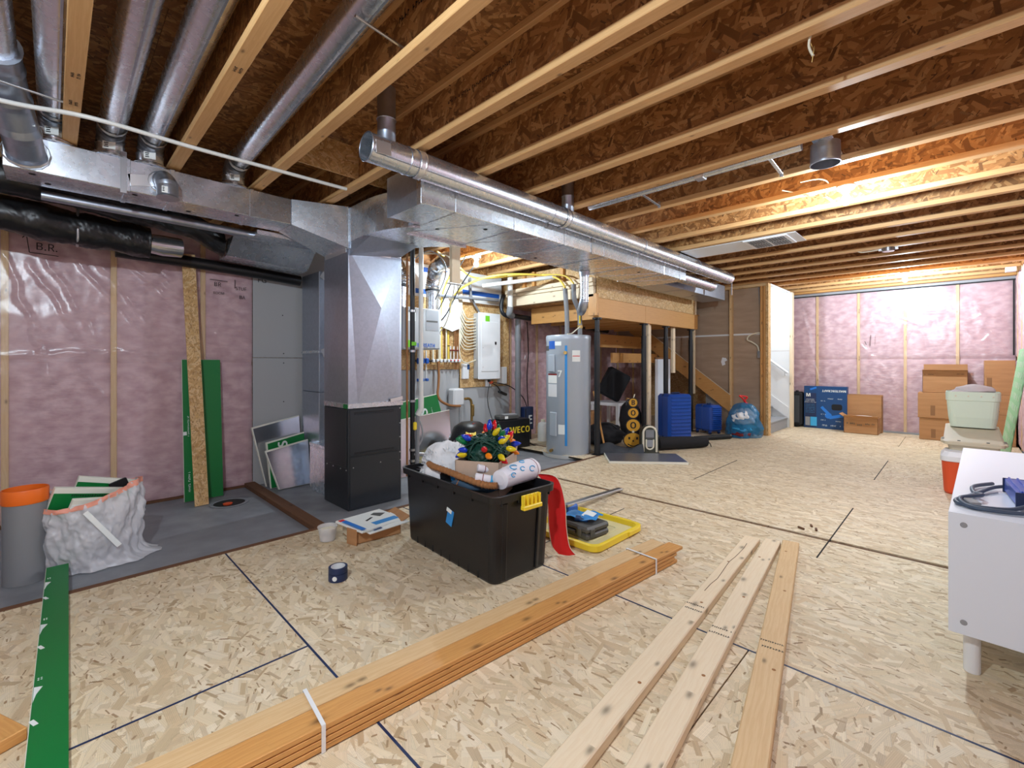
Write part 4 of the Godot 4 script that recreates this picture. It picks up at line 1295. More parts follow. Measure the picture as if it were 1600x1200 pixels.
	# yellow and white cables strung overhead
	var yc := thing("yellow_cable", "yellow electrical cables strung along the joists to the water heater", "cable", V(4.0, 2.2, -4.2))
	ptube("cable", smooth([V(3.66, 1.17, -4.79), V(3.66, 1.6, -4.79), V(3.70, 2.0, -4.74), V(3.85, 2.2, -4.5), V(4.1, 2.28, -4.2), V(4.5, 2.29, -3.9), V(4.57, 2.22, -3.68), V(4.56, 2.09, -3.56)], 8), 0.014, M.yellow_cable, yc, 8)
	ptube("cable", smooth([V(2.9, 2.34, -4.0), V(3.4, 2.32, -4.3), V(3.9, 2.25, -4.5), V(4.4, 2.3, -4.1), V(4.57, 2.26, -3.62), V(4.565, 2.13, -3.43)], 8), 0.010, M.yellow_cable, yc, 8)
	ptube("cable", smooth([V(3.55, 1.17, -4.79), V(3.54, 1.95, -4.78), V(3.56, 2.3, -4.6), V(3.2, 2.36, -4.1)], 8), 0.012, M.yellow_cable, yc, 8)
	for q in [V(3.66, 1.36, -4.79), V(3.66, 1.56, -4.79)]: ptube("tie", [q, q + V(0, 0.008, 0)], 0.017, M.black_rubber, yc, 8)
	var wc := thing("white_cable", "thin white cables drooping beneath the main trunk", "cable", V(2.9, 2.1, -3.6))
	ptube("cable", smooth([V(2.42, 2.13, -3.7), V(2.6, 2.24, -3.7), V(2.85, 2.18, -3.8), V(3.0, 2.05, -4.0), V(3.02, 1.85, -4.2)], 7), 0.006, M.mid_grey, wc, 6)
	ptube("cable", smooth([V(2.5, 2.2, -3.75), V(2.9, 2.25, -3.8), V(3.3, 2.1, -4.2), V(3.5, 1.7, -4.6), V(3.5, 1.5, -4.8)], 7), 0.007, M.cream_cable, wc, 6)
	ptube("cable", smooth([V(3.3, 2.36, -4.0), V(3.45, 2.2, -4.4), V(3.42, 1.9, -4.6), V(3.36, 1.78, -4.62)], 7), 0.008, M.black_rubber, wc, 6)
	ptube("cable", smooth([V(3.5, 2.36, -4.0), V(3.62, 2.1, -4.5), V(3.58, 1.8, -4.7), V(3.46, 1.62, -4.78)], 7), 0.008, M.black_rubber, wc, 6)
	var wb := thing("white_film", "loose white plastic film hanging behind the pipes above the board", "film", V(3.6, 1.62, -4.75))
	var wf := W(wb)
	wf.patch(20, 20, func(u, v): return V(3.45 + u * 0.36, 1.58 + v * 0.75 + 0.03 * sin(u * 7.0) * (1 - v), -4.76 + 0.03 * sin(u * 14.0 + v * 4.0)), Vector2(1, 1))
	obj("sheet", wf, M.wool_white, wb)
	for q in [[3.80, 1.95], [3.83, 1.9], [3.77, 1.85]]:
		ptube("strip", [V(q[0], q[1], -4.79), V(q[0], 1.05, -4.80)], 0.008, M.rope_brown, wb, 6)
	# hanging wood piece, white rail and pipes
	var hw := thing("hanging_board", "short weathered board hanging straight down from the trunk", "board", V(2.507, 1.83, -3.19))
	pbox("board", V(2.46, 1.843, -3.21), V(2.555, 2.3995, -3.17), M.lumber_pale, hw, 0.003)
	pbox("bracket", V(2.43, 1.837, -3.22), V(2.585, 1.843, -3.16), M.steel, hw, 0.001)
	var wr := thing("grey_rail_pipe", "thin grey pipe running level above the electrical panel", "pipe", V(4.0, 2.01, -4.7))
	ptube("pipe", [V(3.45, 2.0, -4.72), V(4.2, 2.02, -4.71), V(4.46, 2.03, -4.68)], 0.018, M.pipe_grey, wr, 10)
	var wr2 := thing("white_slant_pipe", "white plastic pipe slanting up towards the landing boards", "pipe", V(4.35, 2.2, -4.2))
	ptube("pipe", [V(4.0, 2.16, -4.5), V(4.3, 2.21, -4.1), V(4.6, 2.26, -3.74)], 0.026, M.white_pipe, wr2, 10)
	var wr3 := thing("panel_conduit", "grey conduit dropping into the top of the electrical panel", "pipe", V(4.05, 2.0, -4.76))
	ptube("pipe", [V(4.0, 2.3, -4.76), V(4.02, 2.05, -4.76), V(4.1, 1.95, -4.78), V(4.2, 1.842, -4.79)], 0.016, M.pipe_grey, wr3, 10)
	var sv := thing("vent_stack", "pale vent stack with a black elbow left of the landing", "pipe", V(4.53, 1.8, -4.55))
	ptube("pipe", [V(4.52, 2.39, -4.5), V(4.52, 1.90, -4.5)], 0.038, M.white_pipe, sv, 14)
	ptube("elbow", smooth([V(4.52, 1.93, -4.5), V(4.525, 1.86, -4.52), V(4.56, 1.83, -4.56), V(4.66, 1.82, -4.6)], 5), 0.045, M.pipe_grey, sv, 14)
	ptube("lower_pipe", [V(4.64, 1.82, -4.6), V(5.6, 1.79, -4.62), V(7.2, 1.72, -4.64)], 0.036, M.black_pipe, sv, 12)
	ptube("riser", smooth([V(4.50, 2.10, -4.62), V(4.46, 1.95, -4.62), V(4.47, 1.84, -4.60), V(4.6, 1.8, -4.6)], 5), 0.03, M.black_pipe, sv, 12)
	var gd := thing("grey_drain", "grey plastic drain stack against the pink wall beside the welder", "pipe", V(4.82, SLAB, -4.65))
	ptube("pipe", [V(4.82, SLAB, -4.64), V(4.82, 1.78, -4.64)], 0.042, M.pipe_grey, gd, 16)
	for y in [0.0, 0.95, 1.5]: ptube("coupling", [V(4.82, y - 0.04, -4.64), V(4.82, y + 0.06, -4.64)], 0.048, M.pipe_grey, gd, 16)
	var bc := thing("black_wire_run", "thin black cable stapled down the pink wall behind the heater", "cable", V(5.22, 0.4, -4.82))
	ptube("cable", smooth([V(5.2, 1.78, -4.81), V(5.22, 1.3, -4.80), V(5.2, 0.9, -4.81), V(5.22, 0.4, -4.8)], 6), 0.008, M.black_rubber, bc, 6)
	# small galvanised drop under the trunk
	var vd := thing("drop_pipe", "short galvanised pipe dropping from the trunk to the landing", "pipe", V(4.05, 1.75, -2.9))
	ptube("pipe", [V(4.05, 2.131, -2.9), V(4.05, 1.80, -2.9)], 0.046, M.galv, vd, 18)
	ptube("collar", [V(4.05, 2.129, -2.9), V(4.05, 2.07, -2.9)], [0.06, 0.05], M.galv_dull, vd, 18)
	ptube("elbow", smooth([V(4.05, 1.83, -2.9), V(4.055, 1.77, -2.92), V(4.09, 1.73, -2.96), V(4.18, 1.72, -3.04)], 4), 0.05, M.galv_dull, vd, 16)
	ptube("foil_tape", [V(4.05, 2.10, -2.9), V(4.05, 2.02, -2.9)], 0.049, M.foil_tape, vd, 10)
	# insulation boards leaning by the furnace
	var fa := thing("foam_board", "green faced foam board with white letters leaning behind the gas pipe", "foam board", V(3.2, SLAB, -4.4))
	var xf := Transform3D(Basis.from_euler(V(deg_to_rad(-14), 0, 0)), V(3.02, SLAB + 0.40, -4.55))
	var m1 := W(fa)
	m1.box(xf * T(Vector3.ZERO, V(0, 0, 8)), V(0.78, 0.72, 0.025), 0.002)
	obj("core", m1, M.foam_core, fa)
	var m2 := W(fa)
	m2.box(xf * T(V(0, 0, 0.014), V(0, 0, 8)), V(0.775, 0.70, 0.002), 0.0)
	obj("facing", m2, M.foam_green, fa)
	lettering("roS", 0.12, M.print_white, fa, Transform3D(Basis(), -fa.position) * xf * T(V(0.12, 0.12, 0.0155), V(0, 0, 98)), true)
	scribble(fa, Transform3D(Basis(), -fa.position) * xf * T(V(0.24, 0.15, 0.0155), V(0, 0, 98)), 0.2, 0.016, M.print_white, 203)
	var fb := thing("foil_board", "silver foil faced foam board leaning in front of green foam by the furnace", "foam board", V(2.95, SLAB, -4.1))
	var xb := Transform3D(Basis.from_euler(V(deg_to_rad(-16), 0, 0)), V(2.86, SLAB + 0.29, -4.18))
	var n1 := W(fb)
	n1.hexa([xb * V(-0.5, -0.3, 0), xb * V(0.33, -0.3, 0), xb * V(0.33, -0.3, -0.024), xb * V(-0.5, -0.3, -0.024), xb * V(-0.5, 0.28, 0), xb * V(0.42, 0.36, 0), xb * V(0.42, 0.36, -0.024), xb * V(-0.5, 0.28, -0.024)])
	obj("core", n1, M.foam_core, fb)
	var n2 := W(fb)
	n2.face([xb * V(-0.498, -0.298, 0.002), xb * V(0.328, -0.298, 0.002), xb * V(0.418, 0.352, 0.002), xb * V(-0.498, 0.272, 0.002)], xb * V(0, 0, -1))
	n2.face([xb * V(-0.498, -0.298, 0.001), xb * V(0.328, -0.298, 0.001), xb * V(0.418, 0.352, 0.001), xb * V(-0.498, 0.272, 0.001)], xb * V(0, 0, 1))
	obj("facing", n2, M.foil, fb)
	# shop vacuum
	var sv2 := thing("shop_vacuum", "black and yellow canister vacuum with a corrugated hose", "vacuum cleaner", V(3.20, SLAB, -3.80))
	sv2.scale = V(1.2, 1.2, 1.2)
	var c1 := MB.new()
	c1.lathe([Vector2(0.0, 0.03), Vector2(0.16, 0.03), Vector2(0.17, 0.06), Vector2(0.175, 0.26), Vector2(0.17, 0.27)], 24)
	obj("tank", c1, M.yellow, sv2)
	var c2 := MB.new()
	c2.lathe([Vector2(0.19, 0.27), Vector2(0.20, 0.29), Vector2(0.19, 0.33), Vector2(0.15, 0.41), Vector2(0.09, 0.45), Vector2(0.0, 0.46)], 24)
	c2.lathe([Vector2(0.0, 0.265), Vector2(0.19, 0.27)], 24)
	obj("motor_head", c2, M.black_plastic, sv2)
	lbox("badge", V(-0.10, 0.375, 0.125), V(0.09, 0.07, 0.01), M.yellow, sv2, 0.002, V(-50, -38, 0))
	lbox("switch", V(-0.02, 0.44, 0.08), V(0.06, 0.02, 0.02), M.dark_red, sv2, 0.004, V(-30, 0, 0))
	var hp := smooth([V(-0.16, 0.22, 0.06), V(-0.26, 0.20, 0.12), V(-0.36, 0.12, 0.18), V(-0.46, 0.03, 0.16), V(-0.6, 0.03, 0.05)], 12)
	var hr := []
	for i in hp.size(): hr.append(0.028 + 0.004 * (i % 2))
	var c3 := MB.new()
	c3.tube(hp, hr, 12)
	obj("hose", c3, M.black_plastic, sv2)
	for a in 4:
		var cc := MB.new()
		cc.lathe([Vector2(0.0, 0.0), Vector2(0.025, 0.0), Vector2(0.025, 0.03), Vector2(0.0, 0.03)], 10, T(V(cos(a * PI / 2 + 0.8) * 0.14, 0.001, sin(a * PI / 2 + 0.8) * 0.14)))
		obj("caster", cc, M.black_rubber, sv2)
	# welder
	var w := thing("welder", "black welding machine with yellow lettering on the concrete", "welder", V(4.33, SLAB, -4.33), -8)
	lbox("body", V(0, 0.24, 0), V(0.54, 0.38, 0.24), M.black_plastic, w, 0.012)
	lbox("front_panel", V(-0.276, 0.26, 0), V(0.012, 0.32, 0.21), M.black_rubber, w, 0.004)
	lettering("TWECO", 0.085, M.yellow, w, T(V(0.06, 0.29, 0.1215)), true, "lettering", true)
	for q in [-0.06, 0.06]: 
		var kb := MB.new()
		kb.lathe([Vector2(0.0, 0.03), Vector2(0.018, 0.03), Vector2(0.02, 0.0)], 12, T(V(-0.282, 0.34, q), V(0, 0, 90)))
		obj("knob", kb, M.steel, w)
	for q in [V(-0.2, 0, -0.09), V(0.2, 0, -0.09), V(-0.2, 0, 0.09), V(0.2, 0, 0.09)]: lbox("foot", q + V(0, 0.026, 0), V(0.05, 0.05, 0.03), M.black_rubber, w, 0.004)
	ltube("cable", smooth([V(0.26, 0.10, 0.05), V(0.36, 0.04, 0.12), V(0.30, 0.012, 0.3), V(0.5, 0.012, 0.34), V(0.62, 0.012, 0.2), V(0.4, 0.012, 0.12)], 6), 0.009, M.black_rubber, w, 6)
	var dv := thing("modem", "flat grey device lying on top of the black welder", "device", V(4.28, SLAB + 0.431, -4.33), -14)
	lbox("body", V(0, 0.03, 0), V(0.30, 0.055, 0.16), M.dark_grey, dv, 0.012)
	lbox("lid", V(0.03, 0.062, 0), V(0.20, 0.012, 0.12), M.mid_grey, dv, 0.004)
	lbox("label", V(-0.05, 0.03, 0.0805), V(0.05, 0.035, 0.002), M.print_white, dv, 0.0)
	var bt := thing("battery_charger", "navy charger box with white lettering by the drain stack", "charger", V(4.97, SLAB, -4.60))
	lbox("body", V(0, 0.36, 0), V(0.20, 0.34, 0.10), M.navy, bt, 0.01)
	lbox("stand", V(0, 0.095, 0), V(0.12, 0.19, 0.08), M.black_plastic, bt, 0.006)
	lettering("E", 0.13, M.print_white, bt, T(V(0.02, 0.34, 0.051)), true)
	lbox("panel", V(-0.08, 0.36, 0.051), V(0.02, 0.3, 0.004), M.black_rubber, bt, 0.001)
	var bo := thing("white_jug", "small white plastic jug standing near the water heater", "jug", V(5.06, SLAB, -4.36))
	var jb := MB.new()
	jb.lathe([Vector2(0.0, 0.0), Vector2(0.075, 0.0), Vector2(0.08, 0.01), Vector2(0.08, 0.26), Vector2(0.07, 0.30), Vector2(0.03, 0.32), Vector2(0.03, 0.33)], 20)
	obj("body", jb, M.white_pipe, bo)
	var jc := MB.new()
	jc.lathe([Vector2(0.034, 0.325), Vector2(0.034, 0.355), Vector2(0.0, 0.36)], 14)
	obj("cap", jc, M.cream, bo)

# ------------------------------------------------------------------ water heater
func heater():
	var o := thing("water_heater", "tall grey water heater with a blue vertical strip", "water heater", V(4.69, SLAB, -3.61))
	var r := 0.285
	var pan := MB.new()
	pan.lathe([Vector2(0.0, 0.004), Vector2(r + 0.04, 0.004), Vector2(r + 0.055, 0.05), Vector2(r + 0.05, 0.05), Vector2(r + 0.03, 0.012)], 40)
	obj("drain_pan", pan, M.white_pipe, o)
	var tk := MB.new()
	tk.lathe([Vector2(0.0, 0.012), Vector2(r - 0.01, 0.012), Vector2(r, 0.03), Vector2(r, 1.46), Vector2(r + 0.004, 1.47), Vector2(r + 0.004, 1.52), Vector2(r - 0.004, 1.535), Vector2(0.1, 1.55), Vector2(0.0, 1.552)], 56)
	obj("tank", tk, M.tank_grey, o)
	# direction angles measured from +x towards -z ; towards the camera is about 143 degrees from +x via +z
	var at := func(deg: float, y: float, out := 0.0):
		var a := deg_to_rad(deg)
		var d := V(cos(a), 0, sin(a))
		return Transform3D(Basis(V(sin(a), 0, -cos(a)), Vector3.UP, d), d * (r + out) + V(0, y, 0))
	var cz := 142.0
	var curved := func(nm: String, d0: float, d1: float, y0: float, y1: float, out: float, m: Material):
		var mb := MB.new()
		mb.patch(8, 1, func(u, v):
			var a := deg_to_rad(lerpf(d0, d1, u))
			return V(cos(a) * (r + out), lerpf(y0, y1, v), sin(a) * (r + out)), Vector2(1, 1), true)
		return obj(nm, mb, m, o)
	curved.call("blue_strip", cz + 3, cz + 9, 0.16, 1.40, 0.002, M.blue_strip)
	curved.call("brand_label", cz + 18, cz + 40, 1.40, 1.45, 0.002, M.print_white)
	curved.call("brand_label", cz + 36, cz + 58, 1.36, 1.46, 0.0025, M.blue_bright)
	curved.call("brand_label", cz + 58, cz + 80, 1.34, 1.40, 0.0025, M.dark_grey)
	curved.call("warning_label", cz - 30, cz - 9, 1.20, 1.34, 0.002, M.print_white)
	curved.call("label_line", cz - 29, cz - 10, 1.265, 1.275, 0.003, M.red)
	curved.call("energy_label", cz + 30, cz + 62, 0.93, 1.03, 0.002, M.print_white)
	curved.call("label_line", cz + 30, cz + 62, 1.03, 1.05, 0.003, M.dark_red)
	curved.call("energy_label", cz + 30, cz + 62, 0.76, 0.92, 0.002, M.drywall_white)
	curved.call("rating_label", cz + 9, cz + 26, 0.30, 0.42, 0.003, M.print_white)
	for q in [[cz + 46, 1.18, 0.22], [cz + 40, 0.42, 0.30]]:
		var ap := MB.new()
		ap.box(at.call(q[0], q[1], 0.008), V(0.11, q[2], 0.022), 0.008)
		obj("access_panel", ap, M.tank_grey, o)
	lettering("7", 0.08, M.print_white, o, at.call(cz + 22, 1.05, 0.003), true)
	var vl := MB.new()
	vl.tube([V(0, 0, 0), (at.call(cz + 7, 0, 0.05).origin - at.call(cz + 7, 0, 0.0).origin)], 0.022, 12)
	var vo := obj("relief_valve", vl, M.brass, o)
	vo.position = at.call(cz + 7, 1.31, 0.0).origin
	var dvv := MB.new()
	dvv.tube([V(0, 0, 0), (at.call(cz + 20, 0, 0.05).origin - at.call(cz + 20, 0, 0.0).origin)], 0.02, 12)
	var dvo := obj("drain_valve", dvv, M.brass, o)
	dvo.position = at.call(cz + 46, 0.09, 0.0).origin
	# sleeved pipes
	ptube("hot_pipe", smooth([V(4.60, 1.50, -3.56), V(4.595, 1.75, -3.56), V(4.575, 1.93, -3.56), V(4.56, 2.08, -3.56)], 5), 0.03, M.pipe_grey, o, 14)
	ptube("cold_pipe", smooth([V(4.735, 1.50, -3.46), V(4.735, 1.65, -3.46), V(4.725, 1.78, -3.46)], 4), 0.03, M.pipe_grey, o, 14)
	ptube("cold_pipe", smooth([V(4.72, 1.81, -3.46), V(4.62, 1.915, -3.45), V(4.58, 2.0, -3.44), V(4.565, 2.12, -3.43)], 5), 0.03, M.pipe_grey, o, 14)
	ptube("fitting", [V(4.732, 1.76, -3.46), V(4.712, 1.83, -3.46)], 0.033, M.black_rubber, o, 14)
	ptube("fitting", [V(4.735, 1.58, -3.46), V(4.735, 1.62, -3.46)], 0.034, M.brass, o, 14)
	pbox("yellow_tag", V(4.69, 1.64, -3.44), V(4.715, 1.75, -3.432), M.yellow, o, 0.001)
	ptube("wire", smooth([V(4.5, 1.50, -3.48), V(4.62, 1.515, -3.5), V(4.66, 1.56, -3.46), V(4.71, 1.60, -3.44)], 5), 0.007, M.cream_cable, o, 6)

# ------------------------------------------------------------------ sunken corner on the left
func left_corner():
	# leaning strip and green board
	var s := thing("leaning_strip", "tall narrow strip of sheathing board leaning on the pink wall", "board", V(0.9, SLAB, -4.5))
	var st := W(s)
	st.beam(V(0.870, SLAB + 0.004, -4.48), V(0.832, 2.09, -4.80), 0.098, 0.012, 0.001, uvr(), V(0, 0, 1))
	obj("strip", st, M.osb_board, s)
	var g := thing("leaning_foam", "tall green foam board leaning behind the narrow board strip", "foam board", V(0.93, SLAB, -4.7))
	var gx := Transform3D(Basis.from_euler(V(deg_to_rad(-5.5), 0, 0)), V(0.925, SLAB + 0.61, -4.735))
	var g1 := W(g)
	g1.box(gx, V(0.285, 1.215, 0.024), 0.002)
	obj("core", g1, M.foam_core, g)
	var g2 := W(g)
	g2.box(gx * T(V(0, 0, 0.0128)), V(0.283, 1.212, 0.002), 0.0)
	obj("facing", g2, M.foam_green, g)
	scribble(g, Transform3D(Basis(), -g.position) * gx * T(V(-0.105, 0.03, 0.0142), V(0, 0, 90)), 0.17, 0.014, M.print_white, 201)
	scribble(g, Transform3D(Basis(), -g.position) * gx * T(V(-0.105, -0.44, 0.0142), V(0, 0, 90)), 0.17, 0.018, M.print_white, 202)
	var g3 := W(g)
	g3.box(gx * T(V(-0.13, -0.03, 0.0143)), V(0.025, 0.03, 0.001), 0.0)
	obj("print_mark", g3, M.print_white, g)
	# foil boards against the drywall
	var defs := [["leaning_foil_board", "silver foil foam board leaning closest to the grey drywall", V(1.55, 0, -4.70), 0.45, 0.58, 0.66, M.foil, -8.0], ["leaning_green_offcut", "green offcut with a white letter squeezed between two foil boards", V(1.595, 0, -4.60), 0.36, 0.44, 0.50, M.foam_green, -8.0], ["leaning_foil_offcut", "shorter foil foam offcut standing in front of the green offcut", V(1.575, 0, -4.50), 0.40, 0.38, 0.44, M.foil, -9.0]]
	for d in defs:
		var o := thing(d[0], d[1], "foam board", V(d[2].x, SLAB, d[2].z), 0, "foam offcuts against the drywall")
		var bx := Transform3D(Basis.from_euler(V(deg_to_rad(d[7]), deg_to_rad(4), 0)), V(0, 0, 0))
		var w: float = d[3] / 2
		var hl: float = d[4]
		var hr2: float = d[5]
		var cut := 0.10 if d[6] == M.foil else 0.02
		var c := MB.new()
		c.hexa([bx * V(-w + cut, 0.01, 0), bx * V(w, 0.01, 0), bx * V(w, 0.01, -0.024), bx * V(-w + cut, 0.01, -0.024), bx * V(-w, hl, 0), bx * V(w, hr2, 0), bx * V(w, hr2, -0.024), bx * V(-w, hl, -0.024)])
		obj("core", c, M.foam_core, o)
		var fm := MB.new()
		fm.hexa([bx * V(-w + cut + 0.006, 0.012, 0.0005), bx * V(w, 0.012, 0.0005), bx * V(w, 0.012, 0.002), bx * V(-w + cut + 0.006, 0.012, 0.002), bx * V(-w + 0.012, hl - 0.014, 0.0005), bx * V(w, hr2 - 0.012, 0.0005), bx * V(w, hr2 - 0.012, 0.002), bx * V(-w + 0.012, hl - 0.014, 0.002)])
		obj("facing", fm, d[6], o)
		if d[6] == M.foam_green: lettering("S", 0.09, M.print_white, o, bx * T(V(-0.03, 0.41, 0.003), V(0, 0, 96)), true)
	# grey tube with orange cap
	var t := thing("capped_tube", "grey plastic tube with an orange rim standing on the concrete", "tube", V(-0.105, SLAB, -3.63))
	var tb := MB.new()
	tb.lathe([Vector2(0.0, 0.001), Vector2(0.088, 0.001), Vector2(0.088, 0.44)], 32)
	tb.lathe([Vector2(0.083, 0.43), Vector2(0.083, 0.05), Vector2(0.0, 0.05)], 32)
	obj("pipe", tb, M.pipe_grey, t)
	var oc := MB.new()
	oc.lathe([Vector2(0.091, 0.43), Vector2(0.093, 0.435), Vector2(0.093, 0.50), Vector2(0.091, 0.505), Vector2(0.087, 0.505), Vector2(0.086, 0.43)], 32)
	obj("rim", oc, M.orange, t)
	# plastic bag full of offcuts
	var b := thing("offcut_bag", "white plastic bag stuffed with green foam offcuts on the concrete", "bag", V(0.16, SLAB, -3.68))
	var nz := FastNoiseLite.new()
	nz.seed = 5
	nz.frequency = 1.9
	nz.fractal_octaves = 5
	var skin := func(u, v):
		var a: float = u * TAU
		var rad: float = lerpf(0.205, 0.215, v) * (1.0 + 0.08 * sin(v * PI))
		rad *= 1.0 + nz.get_noise_3d(cos(a) * 1.3, v * 1.4, sin(a) * 1.3) * 0.16 + 0.012 * sin(a * 23.0 + v * 7.0) + 0.01 * sin(a * 41.0 - v * 13.0)
		var flare: float = exp(-v * 16.0) * 0.12 * maxf(0.0, cos(a - 0.5))
		var top: float = 0.42 + 0.025 * sin(a * 2.0 + 0.6) + 0.03 * cos(a + 0.4)
		return V(cos(a) * (rad * 1.06 + flare), 0.006 + v * top, sin(a) * (rad * 0.82 + flare * 0.4))
	var bm := MB.new()
	bm.patch(180, 50, skin, Vector2(2, 1), true)
	obj("film", bm, M.bag_white, b)
	var bd := MB.new()
	bd.patch(72, 5, func(u, v):
		var p: Vector3 = skin.call(u, 0.94 + v * 0.07)
		return V(p.x * 1.012, p.y, p.z * 1.012), Vector2(1, 1), true)
	obj("drawstring_band", bd, M.band_pink, b)
	var bot := MB.new()
	bot.lathe([Vector2(0.0, 0.004), Vector2(0.17, 0.004)], 24)
	obj("base", bot, M.bag_white, b)
	var stf := MB.new()
	stf.lathe([Vector2(0.0, 0.01), Vector2(0.13, 0.02), Vector2(0.145, 0.2), Vector2(0.13, 0.30), Vector2(0.0, 0.34)], 20)
	obj("contents", stf, M.drywall, b)
	for q in [[V(-0.03, 0.36, 0.03), V(12, 12, -14), V(0.32, 0.20, 0.03), "print"], [V(0.06, 0.40, -0.08), V(8, 6, -16), V(0.28, 0.16, 0.028), ""], [V(0.02, 0.34, 0.11), V(20, 14, -12), V(0.26, 0.14, 0.022), ""]]:
		var pc := Node3D.new()
		pc.name = "foam_offcut"
		b.add_child(pc, true)
		pc.transform = T(q[0], q[1])
		lbox("core", Vector3.ZERO, q[2], M.foam_core, pc, 0.002)
		lbox("facing", V(0, -0.01, q[2].z / 2 + 0.001), V(q[2].x - 0.004, q[2].y - 0.04, 0.002), M.foam_green if q[3] != "" or q[0].z < 0 else M.print_white, pc, 0.0)
		if q[3] != "": scribble(pc, T(V(0.02, 0.06, 0.0185)), 0.2, 0.016, M.ink, 204)
	lbox("tape_strip", V(0.04, 0.24, 0.205), V(0.026, 0.27, 0.004), M.print_white, b, 0.001, V(-6, 12, 32))
	lbox("dark_scrap", V(0.13, 0.43, -0.06), V(0.09, 0.05, 0.02), M.black_plastic, b, 0.004, V(0, 10, 18))
	# green strip lying half over the edge, and a short stud
	var gs := thing("foam_strip", "long narrow green foam strip lying across the brown floor edge", "foam board", V(0.0, 0.003, -2.5), 0.0)
	var sx := Transform3D(Basis.from_euler(V(0, deg_to_rad(-1.0), 0)), V(0.0, 0.014, 0.0))
	var f1 := MB.new()
	f1.box(sx, V(0.088, 0.022, 2.06), 0.001)
	obj("core", f1, M.foam_core, gs)
	var f2 := MB.new()
	f2.box(sx * T(V(0.001, 0.0118, 0)), V(0.086, 0.0012, 2.06), 0.0)
	obj("facing", f2, M.foam_green, gs)
	var fi := 0
	for z in [-0.8, -0.28, 0.24, 0.76]:
		var tm := MB.new()
		var yy := 0.0125
		tm.prism(PackedVector2Array([Vector2(-0.041, z), Vector2(-0.02, z + 0.01), Vector2(-0.034, z + 0.05), Vector2(-0.041, z + 0.10)]), yy, yy + 0.0006, sx)
		obj("print_mark", tm, M.print_white, gs)
		var tn := MB.new()
		tn.box(sx * T(V(-0.034, yy + 0.0003, z + 0.22), V(0, 20, 0)), V(0.012, 0.0006, 0.035), 0.0)
		obj("print_mark", tn, M.print_white, gs)
		lettering("::", 0.02, M.print_white, gs, sx * T(V(-0.028, yy + 0.0006, z - 0.05), V(-90, 0, 0)), true, "print_mark")
	var sd := thing("short_stud", "short offcut of lumber beside the green foam strip", "lumber", V(-0.22, 0.001, -2.28), 24)
	lbox("wood", V(0, 0.0195, 0), V(0.089, 0.038, 0.62), M.lumber_warm, sd, 0.003)

func scribble(parent: Node, xf: Transform3D, w: float, h: float, m: Material, sd: int, nm := "print_mark"):
	# a printed line too small to read: short uneven strokes
	var g := RandomNumberGenerator.new()
	g.seed = sd
	var mb := MB.new()
	var x := -w / 2
	while x < w / 2 - h * 0.3:
		var cw := h * g.randf_range(0.35, 0.7)
		if g.randf() < 0.86:
			mb.box(xf * T(V(x + cw * 0.2, 0, 0.0004)), V(cw * 0.28, h * g.randf_range(0.7, 1.0), 0.0008), 0.0)
			mb.box(xf * T(V(x + cw * 0.5, h * g.randf_range(-0.3, 0.35), 0.0004)), V(cw * 0.7, h * 0.22, 0.0008), 0.0)
		x += cw + h * 0.12
	var o := obj(nm, mb, m, parent)
	o.set_meta("kind", "stuff")

func rounded_rect(w: float, d: float, r: float, k := 5) -> PackedVector2Array:
	var p := PackedVector2Array()
	for q in [[1, 1, 0.0], [-1, 1, PI / 2], [-1, -1, PI], [1, -1, PI * 1.5]]:
		for i in k + 1:
			var a: float = q[2] + (PI / 2) * i / k
			p.append(Vector2(q[0] * (w / 2 - r) + cos(a) * r, q[1] * (d / 2 - r) + sin(a) * r))
	return p

func shell(mb: MB, rings: Array):
	# rings: [w, d, r, y]; closed skin between successive rounded rectangles
	for i in rings.size() - 1:
		var a := rounded_rect(rings[i][0], rings[i][1], rings[i][2])
		var b := rounded_rect(rings[i + 1][0], rings[i + 1][1], rings[i + 1][2])
		var ya: float = rings[i][3]
		var yb: float = rings[i + 1][3]
		for j in a.size():
			var j2 := (j + 1) % a.size()
			var p0 := V(a[j].x, ya, a[j].y)
			var p1 := V(a[j2].x, ya, a[j2].y)
			var p2 := V(b[j2].x, yb, b[j2].y)
			var p3 := V(b[j].x, yb, b[j].y)
			var nn := (p2 - p0).cross(p3 - p1).normalized()
			var outward := V(p0.x, 0, p0.z).normalized()
			if absf(nn.y) > 0.95:
				nn = Vector3.UP if rings[i][0] >= rings[i + 1][0] else Vector3.DOWN
				if yb < ya: nn = -nn
			elif nn.dot(outward) * (1.0 if yb >= ya else -1.0) < 0: nn = -nn
			mb.quad(p0, p1, p2, p3, nn)

func cap_rr(mb: MB, w: float, d: float, r: float, y: float, up := 1.0):
	var a := rounded_rect(w, d, r)
	for j in range(1, a.size() - 1):
		mb.tri(V(a[0].x, y, a[0].y), V(a[j].x, y, a[j].y), V(a[j + 1].x, y, a[j + 1].y), V(0, up, 0), V(0, up, 0), V(0, up, 0))

func blob(mb: MB, c: Vector3, s: Vector3, sd: int, rough := 0.25, fr := 1.6, nu := 32, nv := 18, flat_bottom := true):
	var nz := FastNoiseLite.new()
	nz.seed = sd
	nz.frequency = fr
	nz.fractal_octaves = 4
	mb.patch(nu, nv, func(u, v):
		var a: float = u * TAU
		var b: float = (v - 0.5) * PI
		var d := V(cos(b) * cos(a), sin(b), cos(b) * sin(a))
		var k := 1.0 + nz.get_noise_3d(d.x, d.y, d.z) * rough
		var p := c + V(d.x * s.x, d.y * s.y, d.z * s.z) * k
		if flat_bottom: p.y = maxf(p.y, c.y - s.y * 0.92)
		return p, Vector2(1, 1), true)

